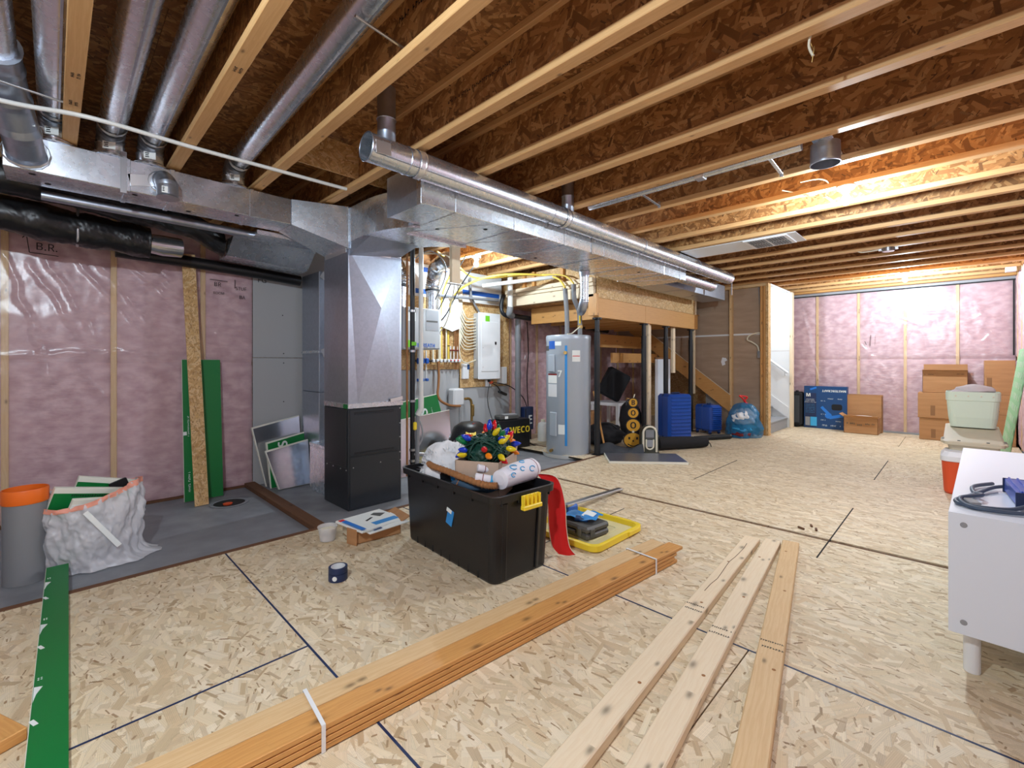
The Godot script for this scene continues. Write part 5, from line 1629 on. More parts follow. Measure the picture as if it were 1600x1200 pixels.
func open_box(parent: Node, w: float, h: float, d: float, m: Material, flaps: Array, nm := "carton"):
	# five boards and the flaps that stand up; flaps: [side, angle from upright]
	var t := 0.006
	var mb := MB.new()
	mb.aabb(V(-w / 2, 0, -d / 2), V(w / 2, t, d / 2), 0.001)
	mb.aabb(V(-w / 2, 0, -d / 2), V(w / 2, h, -d / 2 + t), 0.001)
	mb.aabb(V(-w / 2, 0, d / 2 - t), V(w / 2, h, d / 2), 0.001)
	mb.aabb(V(-w / 2, 0, -d / 2), V(-w / 2 + t, h, d / 2), 0.001)
	mb.aabb(V(w / 2 - t, 0, -d / 2), V(w / 2, h, d / 2), 0.001)
	obj(nm, mb, m, parent)
	for f in flaps:
		var fl := MB.new()
		var len: float = f[2]
		match f[0]:
			"back": fl.box(T(V(0, h, -d / 2 + t / 2)) * T(Vector3.ZERO, V(-f[1], 0, 0)) * T(V(0, len / 2, 0)), V(w, len, t), 0.001)
			"front": fl.box(T(V(0, h, d / 2 - t / 2)) * T(Vector3.ZERO, V(f[1], 0, 0)) * T(V(0, len / 2, 0)), V(w, len, t), 0.001)
			"left": fl.box(T(V(-w / 2 + t / 2, h, 0)) * T(Vector3.ZERO, V(0, 0, f[1])) * T(V(0, len / 2, 0)), V(t, len, d), 0.001)
			"right": fl.box(T(V(w / 2 - t / 2, h, 0)) * T(Vector3.ZERO, V(0, 0, -f[1])) * T(V(0, len / 2, 0)), V(t, len, d), 0.001)
		obj("flap", fl, m, parent)

# ------------------------------------------------------------------ foreground
func foreground():
	# black bin with decorations
	var b := thing("storage_bin", "large black storage bin with a yellow latch handle full of decorations", "bin", V(1.805, 0.001, -2.12), -3.5)
	b.scale = V(1.05, 1.05, 1.05)
	var wall := MB.new()
	shell(wall, [[0.37, 0.83, 0.04, 0.0], [0.38, 0.84, 0.045, 0.012], [0.405, 0.885, 0.05, 0.40], [0.44, 0.92, 0.05, 0.405], [0.445, 0.925, 0.05, 0.44], [0.42, 0.90, 0.045, 0.442]])
	shell(wall, [[0.42, 0.90, 0.045, 0.442], [0.395, 0.875, 0.045, 0.40], [0.37, 0.84, 0.04, 0.02]])
	cap_rr(wall, 0.37, 0.83, 0.04, 0.0, -1)
	cap_rr(wall, 0.37, 0.84, 0.04, 0.02, 1)
	obj("tub", wall, M.black_plastic, b)
	for k in 8:
		lbox("foot_rib", V(-0.187, 0.022, -0.30 + 0.085 * k), V(0.012, 0.04, 0.01), M.black_plastic, b, 0.002)
	for x in [-0.13, 0.10]:
		var rb := MB.new()
		rb.beam(V(x, 0.01, 0.421), V(x * 1.06, 0.40, 0.444), 0.03, 0.012, 0.004)
		obj("corner_rib", rb, M.black_plastic, b)
	for k in 5:
		lbox("rim_rib", V(-0.215, 0.415, -0.36 + 0.16 * k), V(0.014, 0.05, 0.006), M.black_plastic, b, 0.001)
	for k in 4:
		lbox("rim_rib", V(-0.17 + 0.11 * k, 0.415, 0.455), V(0.006, 0.05, 0.014), M.black_plastic, b, 0.001)
	var hn := Node3D.new()
	hn.name = "latch_handle"
	b.add_child(hn)
	hn.position = V(0.01, 0.40, 0.468)
	lbox("grip", V(0, -0.035, 0.012), V(0.13, 0.022, 0.03), M.yellow, hn, 0.004)
	lbox("back_plate", V(0, -0.005, 0.0), V(0.12, 0.06, 0.006), M.yellow, hn, 0.002)
	for k in 5: lbox("fin", V(-0.056 + 0.028 * k, 0.0, 0.01), V(0.005, 0.05, 0.02), M.yellow, hn, 0.001)
	lbox("sticker", V(-0.2, 0.25, 0.06), V(0.003, 0.085, 0.055), M.blue_strip, b, 0.0, V(14, 0, -2.5))
	lbox("sticker_edge", V(-0.202, 0.285, 0.055), V(0.003, 0.02, 0.045), M.print_white, b, 0.0, V(14, 0, -2.5))
	lbox("contents", V(0, 0.182, 0), V(0.33, 0.322, 0.78), M.teal_dark, b, 0.03)
	var place := func(p: Vector3) -> Vector3: return b.transform * p
	# white fleece
	var fl := thing("white_fleece", "fluffy white fleece heaped in the end of the black bin", "fleece", place.call(V(0.0, 0.36, -0.23)), -3.5)
	var fm := MB.new()
	blob(fm, V(0, 0.07, 0), V(0.185, 0.17, 0.20), 3, 0.30, 1.4, 44, 26)
	obj("pile", fm, M.wool_white, fl)
	var tuft := MB.new()
	var g := RandomNumberGenerator.new()
	g.seed = 12
	for i in 700:
		var a := g.randf() * TAU
		var e := g.randf_range(0.0, 1.3)
		var d := V(cos(e) * cos(a), sin(e), cos(e) * sin(a))
		var p := V(d.x * 0.18, 0.07 + d.y * 0.16, d.z * 0.195) * g.randf_range(0.92, 1.05)
		var q := p + (d + V(g.randf_range(-0.6, 0.6), 0.2, g.randf_range(-0.6, 0.6))) * 0.02
		var sd := d.cross(V(0.3, 0.5, 0.8)).normalized() * 0.004
		tuft.tri(p - sd, p + sd, q, d, d, d)
	var to := obj("fibres", tuft, M.wool_white, fl)
	to.set_meta("kind", "stuff")
	# paper box and the string of coloured lamps
	var pb := thing("paper_box", "open pale cardboard box standing inside the black bin", "box", place.call(V(0.06, 0.345, 0.06)), 28)
	open_box(pb, 0.36, 0.215, 0.27, M.cardboard_pale, [["right", 30.0, 0.06]])
	var ls := thing("string_lights", "tangled green wire string of large coloured bulbs heaped in the box", "string lights", place.call(V(0.06, 0.475, 0.06)), 28)
	var core := MB.new()
	blob(core, V(0, 0.11, 0), V(0.165, 0.085, 0.125), 8, 0.35, 2.5, 30, 18, false)
	obj("wire_core", core, M.green_wire, ls)
	for k in 9:
		var pts := []
		var ph := g.randf() * TAU
		var tilt := V(g.randf_range(-1, 1), g.randf_range(0.2, 1), g.randf_range(-1, 1)).normalized()
		for i in 30:
			var a := TAU * i / 29.0 * 1.7 + ph
			var bas := Basis(Quaternion(Vector3.UP, tilt))
			pts.append(V(0, 0.11, 0) + (bas * V(cos(a), 0.2 * sin(a * 2.3), sin(a))) * V(0.175, 0.105, 0.13))
		ltube("wire", pts, 0.005, M.green_wire, ls, 6)
	var bulb := MB.new()
	bulb.lathe([Vector2(0.0, 0.0), Vector2(0.010, 0.002), Vector2(0.017, 0.018), Vector2(0.018, 0.03), Vector2(0.012, 0.05), Vector2(0.004, 0.064), Vector2(0.0, 0.066)], 12)
	var bmesh := bulb.mesh()
	var sock := MB.new()
	sock.lathe([Vector2(0.0, -0.022), Vector2(0.009, -0.022), Vector2(0.011, 0.004), Vector2(0.0, 0.004)], 10)
	var smesh := sock.mesh()
	var cols := ["blue_bulb", "red_bulb", "green_bulb", "orange_bulb", "yellow_bulb"]
	for k in 40:
		var a := g.randf() * TAU
		var e := g.randf_range(-0.25, 1.2)
		var d := V(cos(e) * cos(a), sin(e), cos(e) * sin(a)).normalized()
		var p := V(d.x * 0.19, 0.115 + d.y * 0.10, d.z * 0.145)
		if k == 0: p = V(-0.02, 0.235, 0.02); d = V(0.1, 1, 0)
		if k == 1: p = V(0.02, 0.23, 0.03); d = V(0.3, 1, 0.1)
		var axis := (d + V(g.randf_range(-0.5, 0.5), g.randf_range(-0.5, 0.2), g.randf_range(-0.5, 0.5))).normalized()
		if k < 2: axis = d.normalized()
		var bo := obj("bulb", bmesh, M[cols[(k + (k / 7)) % 5]], ls)
		bo.transform = Transform3D(Basis(Quaternion(Vector3.UP, axis)), p)
		var so := obj("socket", smesh, M.green_wire, bo)
		so.position = Vector3.ZERO
	# rolled towels
	var tw := thing("rolled_towel", "thick rolled white towel with blue print on the bin", "towel", place.call(V(0.06, 0.435, 0.30)), 10)
	var tm := MB.new()
	tm.tube([V(-0.15, 0.05, 0), V(-0.145, 0.05, 0), V(0.0, 0.056, 0), V(0.17, 0.05, 0.0), V(0.20, 0.045, 0), V(0.205, 0.045, 0)], [0.028, 0.052, 0.062, 0.064, 0.05, 0.02], 24)
	obj("roll", tm, M.towel_white, tw)
	ltube("stripe", [V(0.148, 0.051, 0), V(0.151, 0.051, 0)], 0.0648, M.dark_red, tw, 24)
	for q in [[-0.06, 60.0, 0.03], [0.0, 35.0, 0.02], [0.05, 78.0, 0.022], [0.09, 20.0, 0.026], [-0.1, 20.0, 0.02]]:
		var a := deg_to_rad(q[1])
		var pts := []
		for i in 12:
			var th := TAU * i / 11.0 * 0.8
			pts.append(V(q[0] + cos(th) * q[2], 0.055 + sin(a + sin(th) * q[2] * 9.0) * 0.0632, cos(a + sin(th) * q[2] * 9.0) * 0.0632))
		ltube("print", pts, 0.003, M.cyan, tw, 5)
	for q in [["slim white towel roll with a red stripe lying on the bin edge", V(-0.08, 0.455, 0.26), -42.0, 0.026], ["slimmest white towel roll propped up against the paper box", V(-0.02, 0.49, 0.20), -30.0, 0.022]]:
		var r2 := thing("towel_roll", q[0], "towel", place.call(q[1]), q[2])
		var rm := MB.new()
		rm.tube([V(-0.085, 0.03, 0), V(-0.083, 0.03, 0), V(0.08, 0.0, 0), V(0.083, 0.0, 0)], [q[3] * 0.7, q[3], q[3], q[3] * 0.7], 16)
		obj("roll", rm, M.towel_white, r2)
		ltube("stripe", [V(-0.045, 0.0235, 0), V(-0.041, 0.0228, 0)], q[3] + 0.001, M.dark_red, r2, 16)
		ltube("print", [V(0.0, 0.015, 0), V(0.03, 0.0095, 0)], q[3] + 0.0008, M.cyan, r2, 16)
	# braided ring edge
	var rp := thing("braided_edge", "curved brown braided edge of a basket lying along the bin rim", "basket", place.call(V(-0.13, 0.44, 0.0)), -3.5)
	var rpp := smooth([V(-0.02, 0.045, -0.25), V(-0.05, 0.05, -0.15), V(-0.045, 0.045, 0.0), V(-0.03, 0.03, 0.15), V(-0.01, 0.02, 0.30), V(0.03, 0.02, 0.36)], 10)
	var rr := []
	for i in rpp.size(): rr.append(0.017 + 0.003 * (i % 2))
	ltube("braid", rpp, rr, M.rope_brown, rp, 10)
	# plaid cloth and small dark things
	var pc := thing("plaid_pouch", "blue plaid cloth pouch tucked under the braided edge", "pouch", place.call(V(-0.10, 0.405, 0.15)), 20)
	var pm := MB.new()
	blob(pm, V(0, 0.02, 0), V(0.06, 0.035, 0.15), 20, 0.2, 1.2, 24, 14)
	obj("cloth", pm, M.plaid, pc)
	for k in 4:
		var zz := -0.09 + 0.055 * k
		ltube("stripe", [V(-0.055, 0.02, zz), V(-0.03, 0.05, zz + 0.005), V(0.0, 0.057, zz + 0.01), V(0.04, 0.042, zz + 0.015)], 0.004, M.cream if k % 2 else M.rope_brown, pc, 5)
	var sm := thing("dark_trinket", "small red and black trinket in the bin beside the fleece", "ornament", place.call(V(-0.12, 0.40, -0.07)), 10)
	lbox("body", V(0, 0.03, 0), V(0.05, 0.05, 0.12), M.black_plastic, sm, 0.01)
	lbox("cap", V(0.0, 0.06, -0.05), V(0.03, 0.03, 0.03), M.red, sm, 0.008)
	lbox("card", V(-0.03, 0.05, 0.07), V(0.03, 0.045, 0.04), M.blue_strip, sm, 0.004, V(0, 0, 20))
	# red ribbon hanging over the corner
	var rb := thing("red_ribbon", "wide red ribbon hanging over the bin corner to the floor", "ribbon", V(2.03, 0.0, -1.70))
	var rbm := W(rb)
	var rpath := smooth([V(1.92, 0.476, -1.86), V(1.99, 0.492, -1.80), V(2.065, 0.462, -1.735), V(2.09, 0.32, -1.70), V(2.098, 0.18, -1.695), V(2.11, 0.06, -1.68), V(2.14, 0.006, -1.655)], 6)
	var side := V(0.72, -0.06, 0.69).normalized()
	var rfn := func(u, v):
		var i: float = v * (rpath.size() - 1)
		var p: Vector3 = rpath[int(i)].lerp(rpath[mini(int(i) + 1, rpath.size() - 1)], i - int(i))
		return p + side * (u - 0.5) * 0.105 + V(-0.69, 0, 0.72) * 0.008 * sin(u * 6.0 + v * 5.0)
	rbm.patch(8, 36, rfn, Vector2(1, 1))
	obj("band", rbm, M.red, rb)
	for e in [0.0, 1.0]:
		var ep := []
		for i in 30: ep.append(rfn.call(e, i / 29.0))
		ptube("edge_cord", ep, 0.0025, M.cream, rb, 5)
	# yellow lid with case
	var ld := thing("bin_lid", "yellow rimmed clear bin lid lying upside down on the floor", "lid", V(2.55, 0.001, -1.82), 0)
	var lm := MB.new()
	shell(lm, [[0.50, 0.50, 0.05, 0.012], [0.55, 0.55, 0.06, 0.0], [0.57, 0.57, 0.06, 0.008], [0.57, 0.57, 0.06, 0.042], [0.55, 0.55, 0.06, 0.046], [0.52, 0.52, 0.055, 0.044]])
	shell(lm, [[0.52, 0.52, 0.055, 0.044], [0.505, 0.505, 0.05, 0.02], [0.50, 0.50, 0.05, 0.014]])
	obj("rim", lm, M.yellow, ld)
	var lc := MB.new()
	cap_rr(lc, 0.505, 0.505, 0.05, 0.014, 1)
	obj("panel", lc, M.yellow_pale, ld)
	var lr := MB.new()
	shell(lr, [[0.34, 0.34, 0.03, 0.0145], [0.335, 0.335, 0.03, 0.019], [0.31, 0.31, 0.03, 0.019], [0.305, 0.305, 0.03, 0.0145]])
	obj("raised_ring", lr, M.yellow_pale, ld)
	for q in [V(0.15, 0.028, 0.288), V(0.288, 0.028, 0.12)]: lbox("catch", q, V(0.14, 0.03, 0.012) if q.z > 0.2 else V(0.012, 0.03, 0.14), M.yellow, ld, 0.003)
	var tc := thing("tool_case", "grey plastic tool case resting in the yellow lid", "case", V(2.475, 0.02, -1.785), -6)
	lbox("lower_shell", V(0, 0.022, 0), V(0.22, 0.04, 0.27), M.dark_grey, tc, 0.012)
	lbox("upper_shell", V(0, 0.063, 0), V(0.22, 0.04, 0.27), M.dark_grey, tc, 0.012)
	for z in [-0.07, 0.07]: lbox("latch", V(-0.112, 0.045, z), V(0.012, 0.05, 0.04), M.dark_grey, tc, 0.003)
	lbox("grip", V(-0.118, 0.04, 0), V(0.016, 0.02, 0.08), M.dark_grey, tc, 0.004)
	lbox("clip", V(-0.06, 0.045, 0.137), V(0.04, 0.05, 0.01), M.dark_grey, tc, 0.003)
	var bp := thing("blue_packet", "crinkled blue plastic packet lying on the tool case", "packet", V(2.49, 0.104, -1.80), 10)
	var bpm := MB.new()
	bpm.patch(14, 18, func(u, v): return V((u - 0.5) * 0.15, 0.012 + 0.014 * sin(u * 9.0 + v * 3.0) * sin(v * 7.0) + 0.02 * v, (v - 0.5) * 0.24), Vector2(1, 1), true)
	obj("film", bpm, M.blue_strip, bp)
	lbox("label", V(0.0, 0.035, 0.05), V(0.09, 0.003, 0.07), M.print_white, bp, 0.001, V(10, 0, 8))
	lbox("fold", V(-0.05, 0.014, 0.02), V(0.05, 0.02, 0.09), M.blue_print, bp, 0.006, V(0, 14, 10))
	# aluminium rail and tangle of cord
	var lv := thing("aluminium_rail", "long thin aluminium straightedge propped above the floor gap", "straightedge", V(3.1, 0.0, -2.1))
	var lvm := W(lv)
	lvm.beam(V(2.62, 0.102, -2.05), V(3.58, 0.012, -2.17), 0.05, 0.018, 0.003)
	obj("bar", lvm, M.steel, lv)
	lbox("end_block", V(-0.40, 0.047, 0.04), V(0.12, 0.093, 0.06), M.blue_bright, lv, 0.012, V(0, -7, 0))
	var cd := thing("extension_lead", "loose black cord coiled beside the yellow lid", "cord", V(2.40, 0.0, -2.15))
	var cp := []
	for i in 40:
		var a := i * 0.55
		cp.append(V(2.42 + cos(a) * (0.05 + 0.02 * sin(i * 0.7)), 0.012 + 0.05 * (0.5 + 0.5 * sin(i * 0.31)), -2.16 + sin(a) * 0.05))
	cp.append_array([V(2.55, 0.012, -2.13), V(2.66, 0.012, -2.12), V(2.72, 0.03, -2.13)])
	ptube("cord", smooth(cp, 3), 0.006, M.black_rubber, cd, 6)
	# blue tape roll
	var bt := thing("tape_roll", "roll of blue tape standing on the sheathing floor", "tape roll", V(1.06, 0.001, -2.34))
	var bm := MB.new()
	bm.lathe([Vector2(0.036, 0.0), Vector2(0.048, 0.0), Vector2(0.048, 0.038), Vector2(0.036, 0.038)], 32)
	obj("tape", bm, M.navy, bt)
	var bm2 := MB.new()
	bm2.lathe([Vector2(0.036, 0.040), Vector2(0.0475, 0.040), Vector2(0.0475, 0.068), Vector2(0.036, 0.068)], 32)
	obj("tape", bm2, M.navy, bt)
	var bi := MB.new()
	bi.lathe([Vector2(0.036, 0.068), Vector2(0.036, 0.0), Vector2(0.0, 0.001)], 32)
	bi.lathe([Vector2(0.0355, 0.0), Vector2(0.0355, 0.069), Vector2(0.036, 0.069)], 32)
	obj("cardboard_core", bi, M.white_plastic, bt)
	var lab := MB.new()
	lab.lathe([Vector2(0.0, 0.002), Vector2(0.012, 0.002), Vector2(0.012, 0.0)], 14, T(V(-0.034, 0.022, 0.0345), V(90, -44.6, 0)))
	obj("label", lab, M.print_white, bt)
	# plastic cup and tray of leaflets
	var cup := thing("plastic_tub", "small clear plastic tub on the floor by the leaflets", "tub", V(1.245, 0.001, -2.90))
	var cm := MB.new()
	cm.lathe([Vector2(0.0, 0.003), Vector2(0.046, 0.003), Vector2(0.058, 0.085), Vector2(0.062, 0.086), Vector2(0.062, 0.092), Vector2(0.055, 0.09), Vector2(0.044, 0.006), Vector2(0.0, 0.006)], 26)
	obj("wall", cm, M.milky_film, cup)
	var cl := MB.new()
	cl.lathe([Vector2(0.053, 0.07), Vector2(0.0, 0.068)], 22)
	obj("filling", cl, M.cream, cup)
	var tr := thing("cardboard_tray", "torn shallow cardboard tray on the floor under leaflets", "box", V(1.50, 0.001, -2.80), -6)
	open_box(tr, 0.30, 0.075, 0.24, M.cardboard, [["right", 70.0, 0.08]])
	lbox("torn_flap", V(-0.17, 0.05, 0.10), V(0.006, 0.10, 0.09), M.cardboard, tr, 0.001, V(0, 20, 0))
	lbox("shoe_box", V(-0.13, 0.05, -0.02), V(0.05, 0.08, 0.2), M.cream, tr, 0.003)
	var lf := thing("leaflet", "blue and white tool leaflet lying on the cardboard tray", "leaflet", V(1.49, 0.082, -2.79), 12)
	lbox("sheet", V(0, 0.012, 0), V(0.36, 0.012, 0.26), M.print_white, lf, 0.001, V(4, 0, -3))
	lbox("print", V(-0.09, 0.0245, -0.06), V(0.14, 0.001, 0.10), M.blue_print, lf, 0.0, V(4, 0, -3))
	lbox("print", V(-0.155, 0.031, 0.02), V(0.035, 0.001, 0.2), M.blue_tool, lf, 0.0, V(4, 0, -3))
	lbox("print", V(-0.15, 0.034, -0.105), V(0.04, 0.001, 0.03), M.red, lf, 0.0, V(4, 0, -3))
	lbox("print", V(0.03, 0.018, -0.03), V(0.16, 0.0012, 0.014), M.ink, lf, 0.0, V(4, 24, -3))
	lbox("print", V(0.11, 0.0165, -0.06), V(0.09, 0.0012, 0.07), M.dark_grey, lf, 0.0, V(4, 24, -3))
	lbox("print", V(0.06, 0.0105, 0.07), V(0.2, 0.0012, 0.05), M.blue_strip, lf, 0.0, V(4, 0, -3))
	var l2 := thing("leaflet", "second white leaflet peeking out beneath the blue tool leaflet", "leaflet", V(1.53, 0.077, -2.735), 4)
	lbox("sheet", V(0, 0.005, 0), V(0.30, 0.007, 0.22), M.print_white, l2, 0.001, V(3, 0, 0))
	lbox("print", V(-0.08, 0.0085, 0.08), V(0.06, 0.0012, 0.03), M.blue_print, l2, 0.0, V(3, 0, 0))
	# bundle of boards
	var dir := V(1.0, 0, 0.092).normalized()
	var across := V(-dir.z, 0, dir.x)
	var labels := {0: "bottom", 1: "second lowest", 2: "third", 3: "top"}
	var n0 := V(2.51, 0.0, -1.150)
	var k := 0
	for col in 2:
		for lay in 4:
			var ends := R(-0.03, 0.0)
			if lay == 3: ends = 0.06 if col == 0 else 0.02
			var L := 2.46
			var c := n0 + dir * (ends - L / 2) - across * (0.046 + 0.092 * col) + V(0, 0.0105 + 0.0195 * lay + 0.001, 0)
			var o := thing("bundled_board", "%s board of the %s column in the strapped lumber bundle" % [labels[lay], "orange" if col == 0 else "pale"], "board", c, rad_to_deg(-atan2(dir.z, dir.x)), "boards strapped into one bundle")
			var mb := MB.new()
			mb.box(T(V(0, 0, 0)), V(L, 0.0172, 0.089), 0.0022, Vector2(k * 0.31, k * 0.123))
			obj("plank", mb, M.lumber_warm if col == 0 else M.lumber, o)
			k += 1
	for q in [[-0.22, "white strap binding the lumber bundle near its far end"], [-1.96, "white strap binding the lumber bundle near the green strip end"]]:
		var s := thing("strap", q[1], "strap", n0 + dir * q[0])
		var mb := W(s)
		var a: Vector3 = n0 + dir * q[0]
		var w2 := 0.188
		var loop := [a + across * 0.002 + V(0, 0.001, 0), a + across * 0.002 + V(0, 0.0825, 0), a - across * w2 + V(0, 0.0825, 0), a - across * w2 + V(0, 0.001, 0)]
		for i in 3: mb.beam(loop[i], loop[i + 1], 0.012, 0.002, 0.0, Vector2.ZERO, dir.cross(loop[i + 1] - loop[i]).normalized())
		obj("band", mb, M.white_plastic, s)
	# three loose studs
	var st := [[V(0.72, 0, -0.755), V(3.125, 0, -0.94), "loose pale stud with a long crack beside the lumber bundle"], [V(0.78, 0, -0.575), V(3.165, 0, -0.835), "middle loose pale stud with small knots between two others"], [V(0.86, 0, -0.325), V(3.215, 0, -0.748), "warm toned loose stud with brown knots farthest from the bundle"]]
	for i in 3:
		var a: Vector3 = st[i][0]
		var c: Vector3 = st[i][1]
		var d := (c - a).normalized()
		var o := thing("loose_stud", st[i][2], "lumber", (a + c) / 2 + V(0, 0.001, 0), rad_to_deg(-atan2(d.z, d.x)), "loose studs on the floor")
		var L := (c - a).length()
		var mb := MB.new()
		mb.box(T(V(0, 0.019, 0)), V(L, 0.038, 0.089), 0.004, Vector2(i * 0.47, i * 0.21 + 0.03))
		obj("wood", mb, M.lumber_pale if i < 2 else M.lumber, o)
		var xx: float = [0.08, -0.08, -0.1][i] + 0.06
		for r in 2: scribble(o, T(V(xx - 0.045 * r, 0.0382, 0), V(-90, -90, 0)), 0.08, 0.013, M.ink, 30 + i * 2 + r)
		if i == 0:
			var cr := MB.new()
			var q0 := V(0.30, 0.0383, -0.012)
			for s in 9:
				var q1 := q0 + V(0.085, 0, R(-0.004, 0.009))
				cr.beam(q0, q1, 0.003, 0.0006)
				q0 = q1
			var cro := obj("crack", cr, M.treated, o)
			cro.set_meta("kind", "stuff")
		for q in 3:
			var kn := MB.new()
			kn.lathe([Vector2(0.0, 0.0006), Vector2(R(0.003, 0.006), 0.0004), Vector2(0.007, 0.0)], 10, T(V([0.18, 0.72, -0.5][q] + i * 0.14, 0.0381, [0.012, -0.015, 0.02][q])))
			obj("knot", kn, M.rope_brown, o)
	# crumbs of bark on the floor
	for q in [[3.72, -0.74], [3.66, -0.70], [3.62, -0.78]]:
		var c := thing("wood_chip", "tiny dark wood chip on the bare floor past the open floor joint", "chip", V(q[0], 0.001, q[1]), R(0, 90), "dark chips past the floor joint")
		lbox("chip", V(0, 0.006, 0), V(R(0.02, 0.05), 0.012, 0.014), M.treated, c, 0.003)

# ------------------------------------------------------------------ things under the landing
func suitcase(nm: String, label: String, p: Vector3, turn: float, w: float, h: float, d: float):
	var o := thing(nm, label, "suitcase", p, turn)
	lbox("shell", V(0, 0.045 + h / 2, 0), V(w, h, d), M.blue_case, o, 0.035)
	for k in 12: lbox("shell_rib", V(0, 0.085 + (h - 0.08) * k / 11.0, d / 2 + 0.001), V(w * 0.84, 0.026, 0.022), M.blue_case, o, 0.008)
	for k in 12: lbox("shell_rib", V(w / 2 + 0.001, 0.085 + (h - 0.08) * k / 11.0, 0), V(0.02, 0.026, d * 0.5), M.blue_case, o, 0.008)
	lbox("zip_band", V(0, 0.045 + h / 2, -0.01), V(w + 0.004, h + 0.004, 0.014), M.navy, o, 0.03)
	lbox("top_handle", V(0, 0.06 + h, 0.02), V(w * 0.35, 0.022, 0.03), M.navy, o, 0.008)
	for q in [[-1, -1], [1, -1], [1, 1], [-1, 1]]:
		var c := MB.new()
		c.tube([V(q[0] * w * 0.4 - 0.012, 0.024, q[1] * d * 0.36), V(q[0] * w * 0.4 + 0.012, 0.024, q[1] * d * 0.36)], 0.023, 12)
		obj("wheel", c, M.navy, o)
		lbox("wheel_fork", V(q[0] * w * 0.4, 0.045, q[1] * d * 0.36), V(0.035, 0.03, 0.04), M.blue_case, o, 0.005)

func storage():
	# foil board lying flat
	var m := thing("flat_foil_board", "grey foil faced foam board lying flat on the floor by the post", "foam board", V(4.905, 0.001, -2.655), 0)
	var u := V(0.649, 0, 0.76)
	var w := V(-0.765, 0, 0.645)
	var q := []
	for s in [[-1, -1], [1, -1], [1, 1], [-1, 1]]: q.append(u * 0.44 * s[0] + w * 0.245 * s[1])
	var c := MB.new()
	c.hexa([q[0], q[1], q[2], q[3], q[0] + V(0, 0.026, 0), q[1] + V(0, 0.026, 0), q[2] + V(0, 0.026, 0), q[3] + V(0, 0.026, 0)])
	obj("core", c, M.foam_core, m)
	var t := MB.new()
	var qq := []
	for p in q: qq.append(p * 0.985 + V(0, 0.0262, 0))
	t.hexa([qq[0], qq[1], qq[2], qq[3], qq[0] + V(0, 0.001, 0), qq[1] + V(0, 0.001, 0), qq[2] + V(0, 0.001, 0), qq[3] + V(0, 0.001, 0)])
	obj("facing", t, M.galv_dull, m)
	# pumpkin sign
	var b := thing("pumpkin_sign", "stacked orange pumpkin sign reading BOO with a smiling face", "sign", V(5.36, 0.001, -3.06), -52)
	var y := 0.02
	var cnt := 0
	for r in [[0.13, 0.105], [0.098, 0.092], [0.078, 0.075], [0.066, 0.066]]:
		var cy: float = y + r[1]
		var ring := MB.new()
		var disc := MB.new()
		var po := PackedVector2Array()
		var pi := PackedVector2Array()
		for i in 28:
			var a := TAU * i / 28.0
			po.append(Vector2(cos(a) * r[0], sin(a) * r[1])); pi.append(Vector2(cos(a) * (r[0] - 0.012), sin(a) * (r[1] - 0.012)))
		ring.prism(po, -0.008, 0.008, Transform3D(Basis(V(1, 0, 0), V(0, 0, 1), V(0, 1, 0)), V(0, cy, 0)))
		disc.prism(pi, 0.008, 0.0095, Transform3D(Basis(V(1, 0, 0), V(0, 0, 1), V(0, 1, 0)), V(0, cy, 0)))
		obj("outline", ring, M.ink, b)
		obj("pumpkin", disc, M.pumpkin, b)
		if cnt > 0: lettering(["", "O", "O", "B"][cnt], r[1] * 0.95, M.ink, b, T(V(0, cy, 0.0105)), true)
		y = cy + r[1] - 0.004
		cnt += 1
	for e in [-0.05, 0.05]: lbox("eye", V(e, 0.15, 0.0105), V(0.024, 0.032, 0.002), M.ink, b, 0.0)
	lbox("nose", V(0, 0.115, 0.0105), V(0.02, 0.02, 0.002), M.ink, b, 0.0, V(0, 0, 45))
	var mo := []
	for i in 9: mo.append(V(-0.07 + 0.0175 * i, 0.075 - 0.03 * sin(PI * i / 8.0), 0.011))
	ltube("mouth", mo, 0.007, M.ink, b, 5)
	lbox("stem", V(0.012, y + 0.02, 0), V(0.014, 0.06, 0.012), M.cream, b, 0.004, V(0, 0, -18))
	lbox("stem", V(0.0, 0.235, 0.01), V(0.03, 0.03, 0.012), M.cream, b, 0.006)
	lbox("foot", V(0, 0.012, -0.03), V(0.16, 0.022, 0.1), M.ink, b, 0.003)
	# arch decoration
	var a2 := thing("arched_ornament", "small grey arched ornament with a pale frame on the floor", "ornament", V(5.30, 0.001, -2.80), -52)
	var prof := func(w2: float, h: float) -> PackedVector2Array:
		var p := PackedVector2Array([Vector2(-w2, 0), Vector2(-w2, h - w2)])
		for i in range(1, 13): p.append(Vector2(-cos(PI * i / 12.0) * w2, h - w2 + sin(PI * i / 12.0) * w2))
		p.append(Vector2(w2, 0))
		return p
	var up := Transform3D(Basis(V(1, 0, 0), V(0, 0, 1), V(0, 1, 0)), Vector3.ZERO)
	var bod := MB.new()
	bod.prism(prof.call(0.105, 0.34), -0.12, 0.05, up)
	obj("body", bod, M.stone_dark, a2)
	var ap := []
	for p in prof.call(0.08, 0.315): ap.append(V(p.x, p.y + 0.025, 0.054))
	ltube("frame", ap, 0.013, M.cream, a2, 8)
	var ap2 := []
	for i in 13: ap2.append(V(-0.045 * cos(PI * i / 12.0), 0.10 - 0.045 * sin(PI * i / 12.0), 0.054))
	ap2.push_front(V(-0.045, 0.18, 0.054)); ap2.append(V(0.045, 0.18, 0.054))
	ltube("frame", ap2, 0.010, M.cream, a2, 8)
	lbox("window", V(0, 0.25, 0.051), V(0.10, 0.10, 0.004), M.pipe_grey, a2, 0.0)
	lbox("window", V(0, 0.13, 0.0515), V(0.08, 0.09, 0.004), M.mid_grey, a2, 0.0)
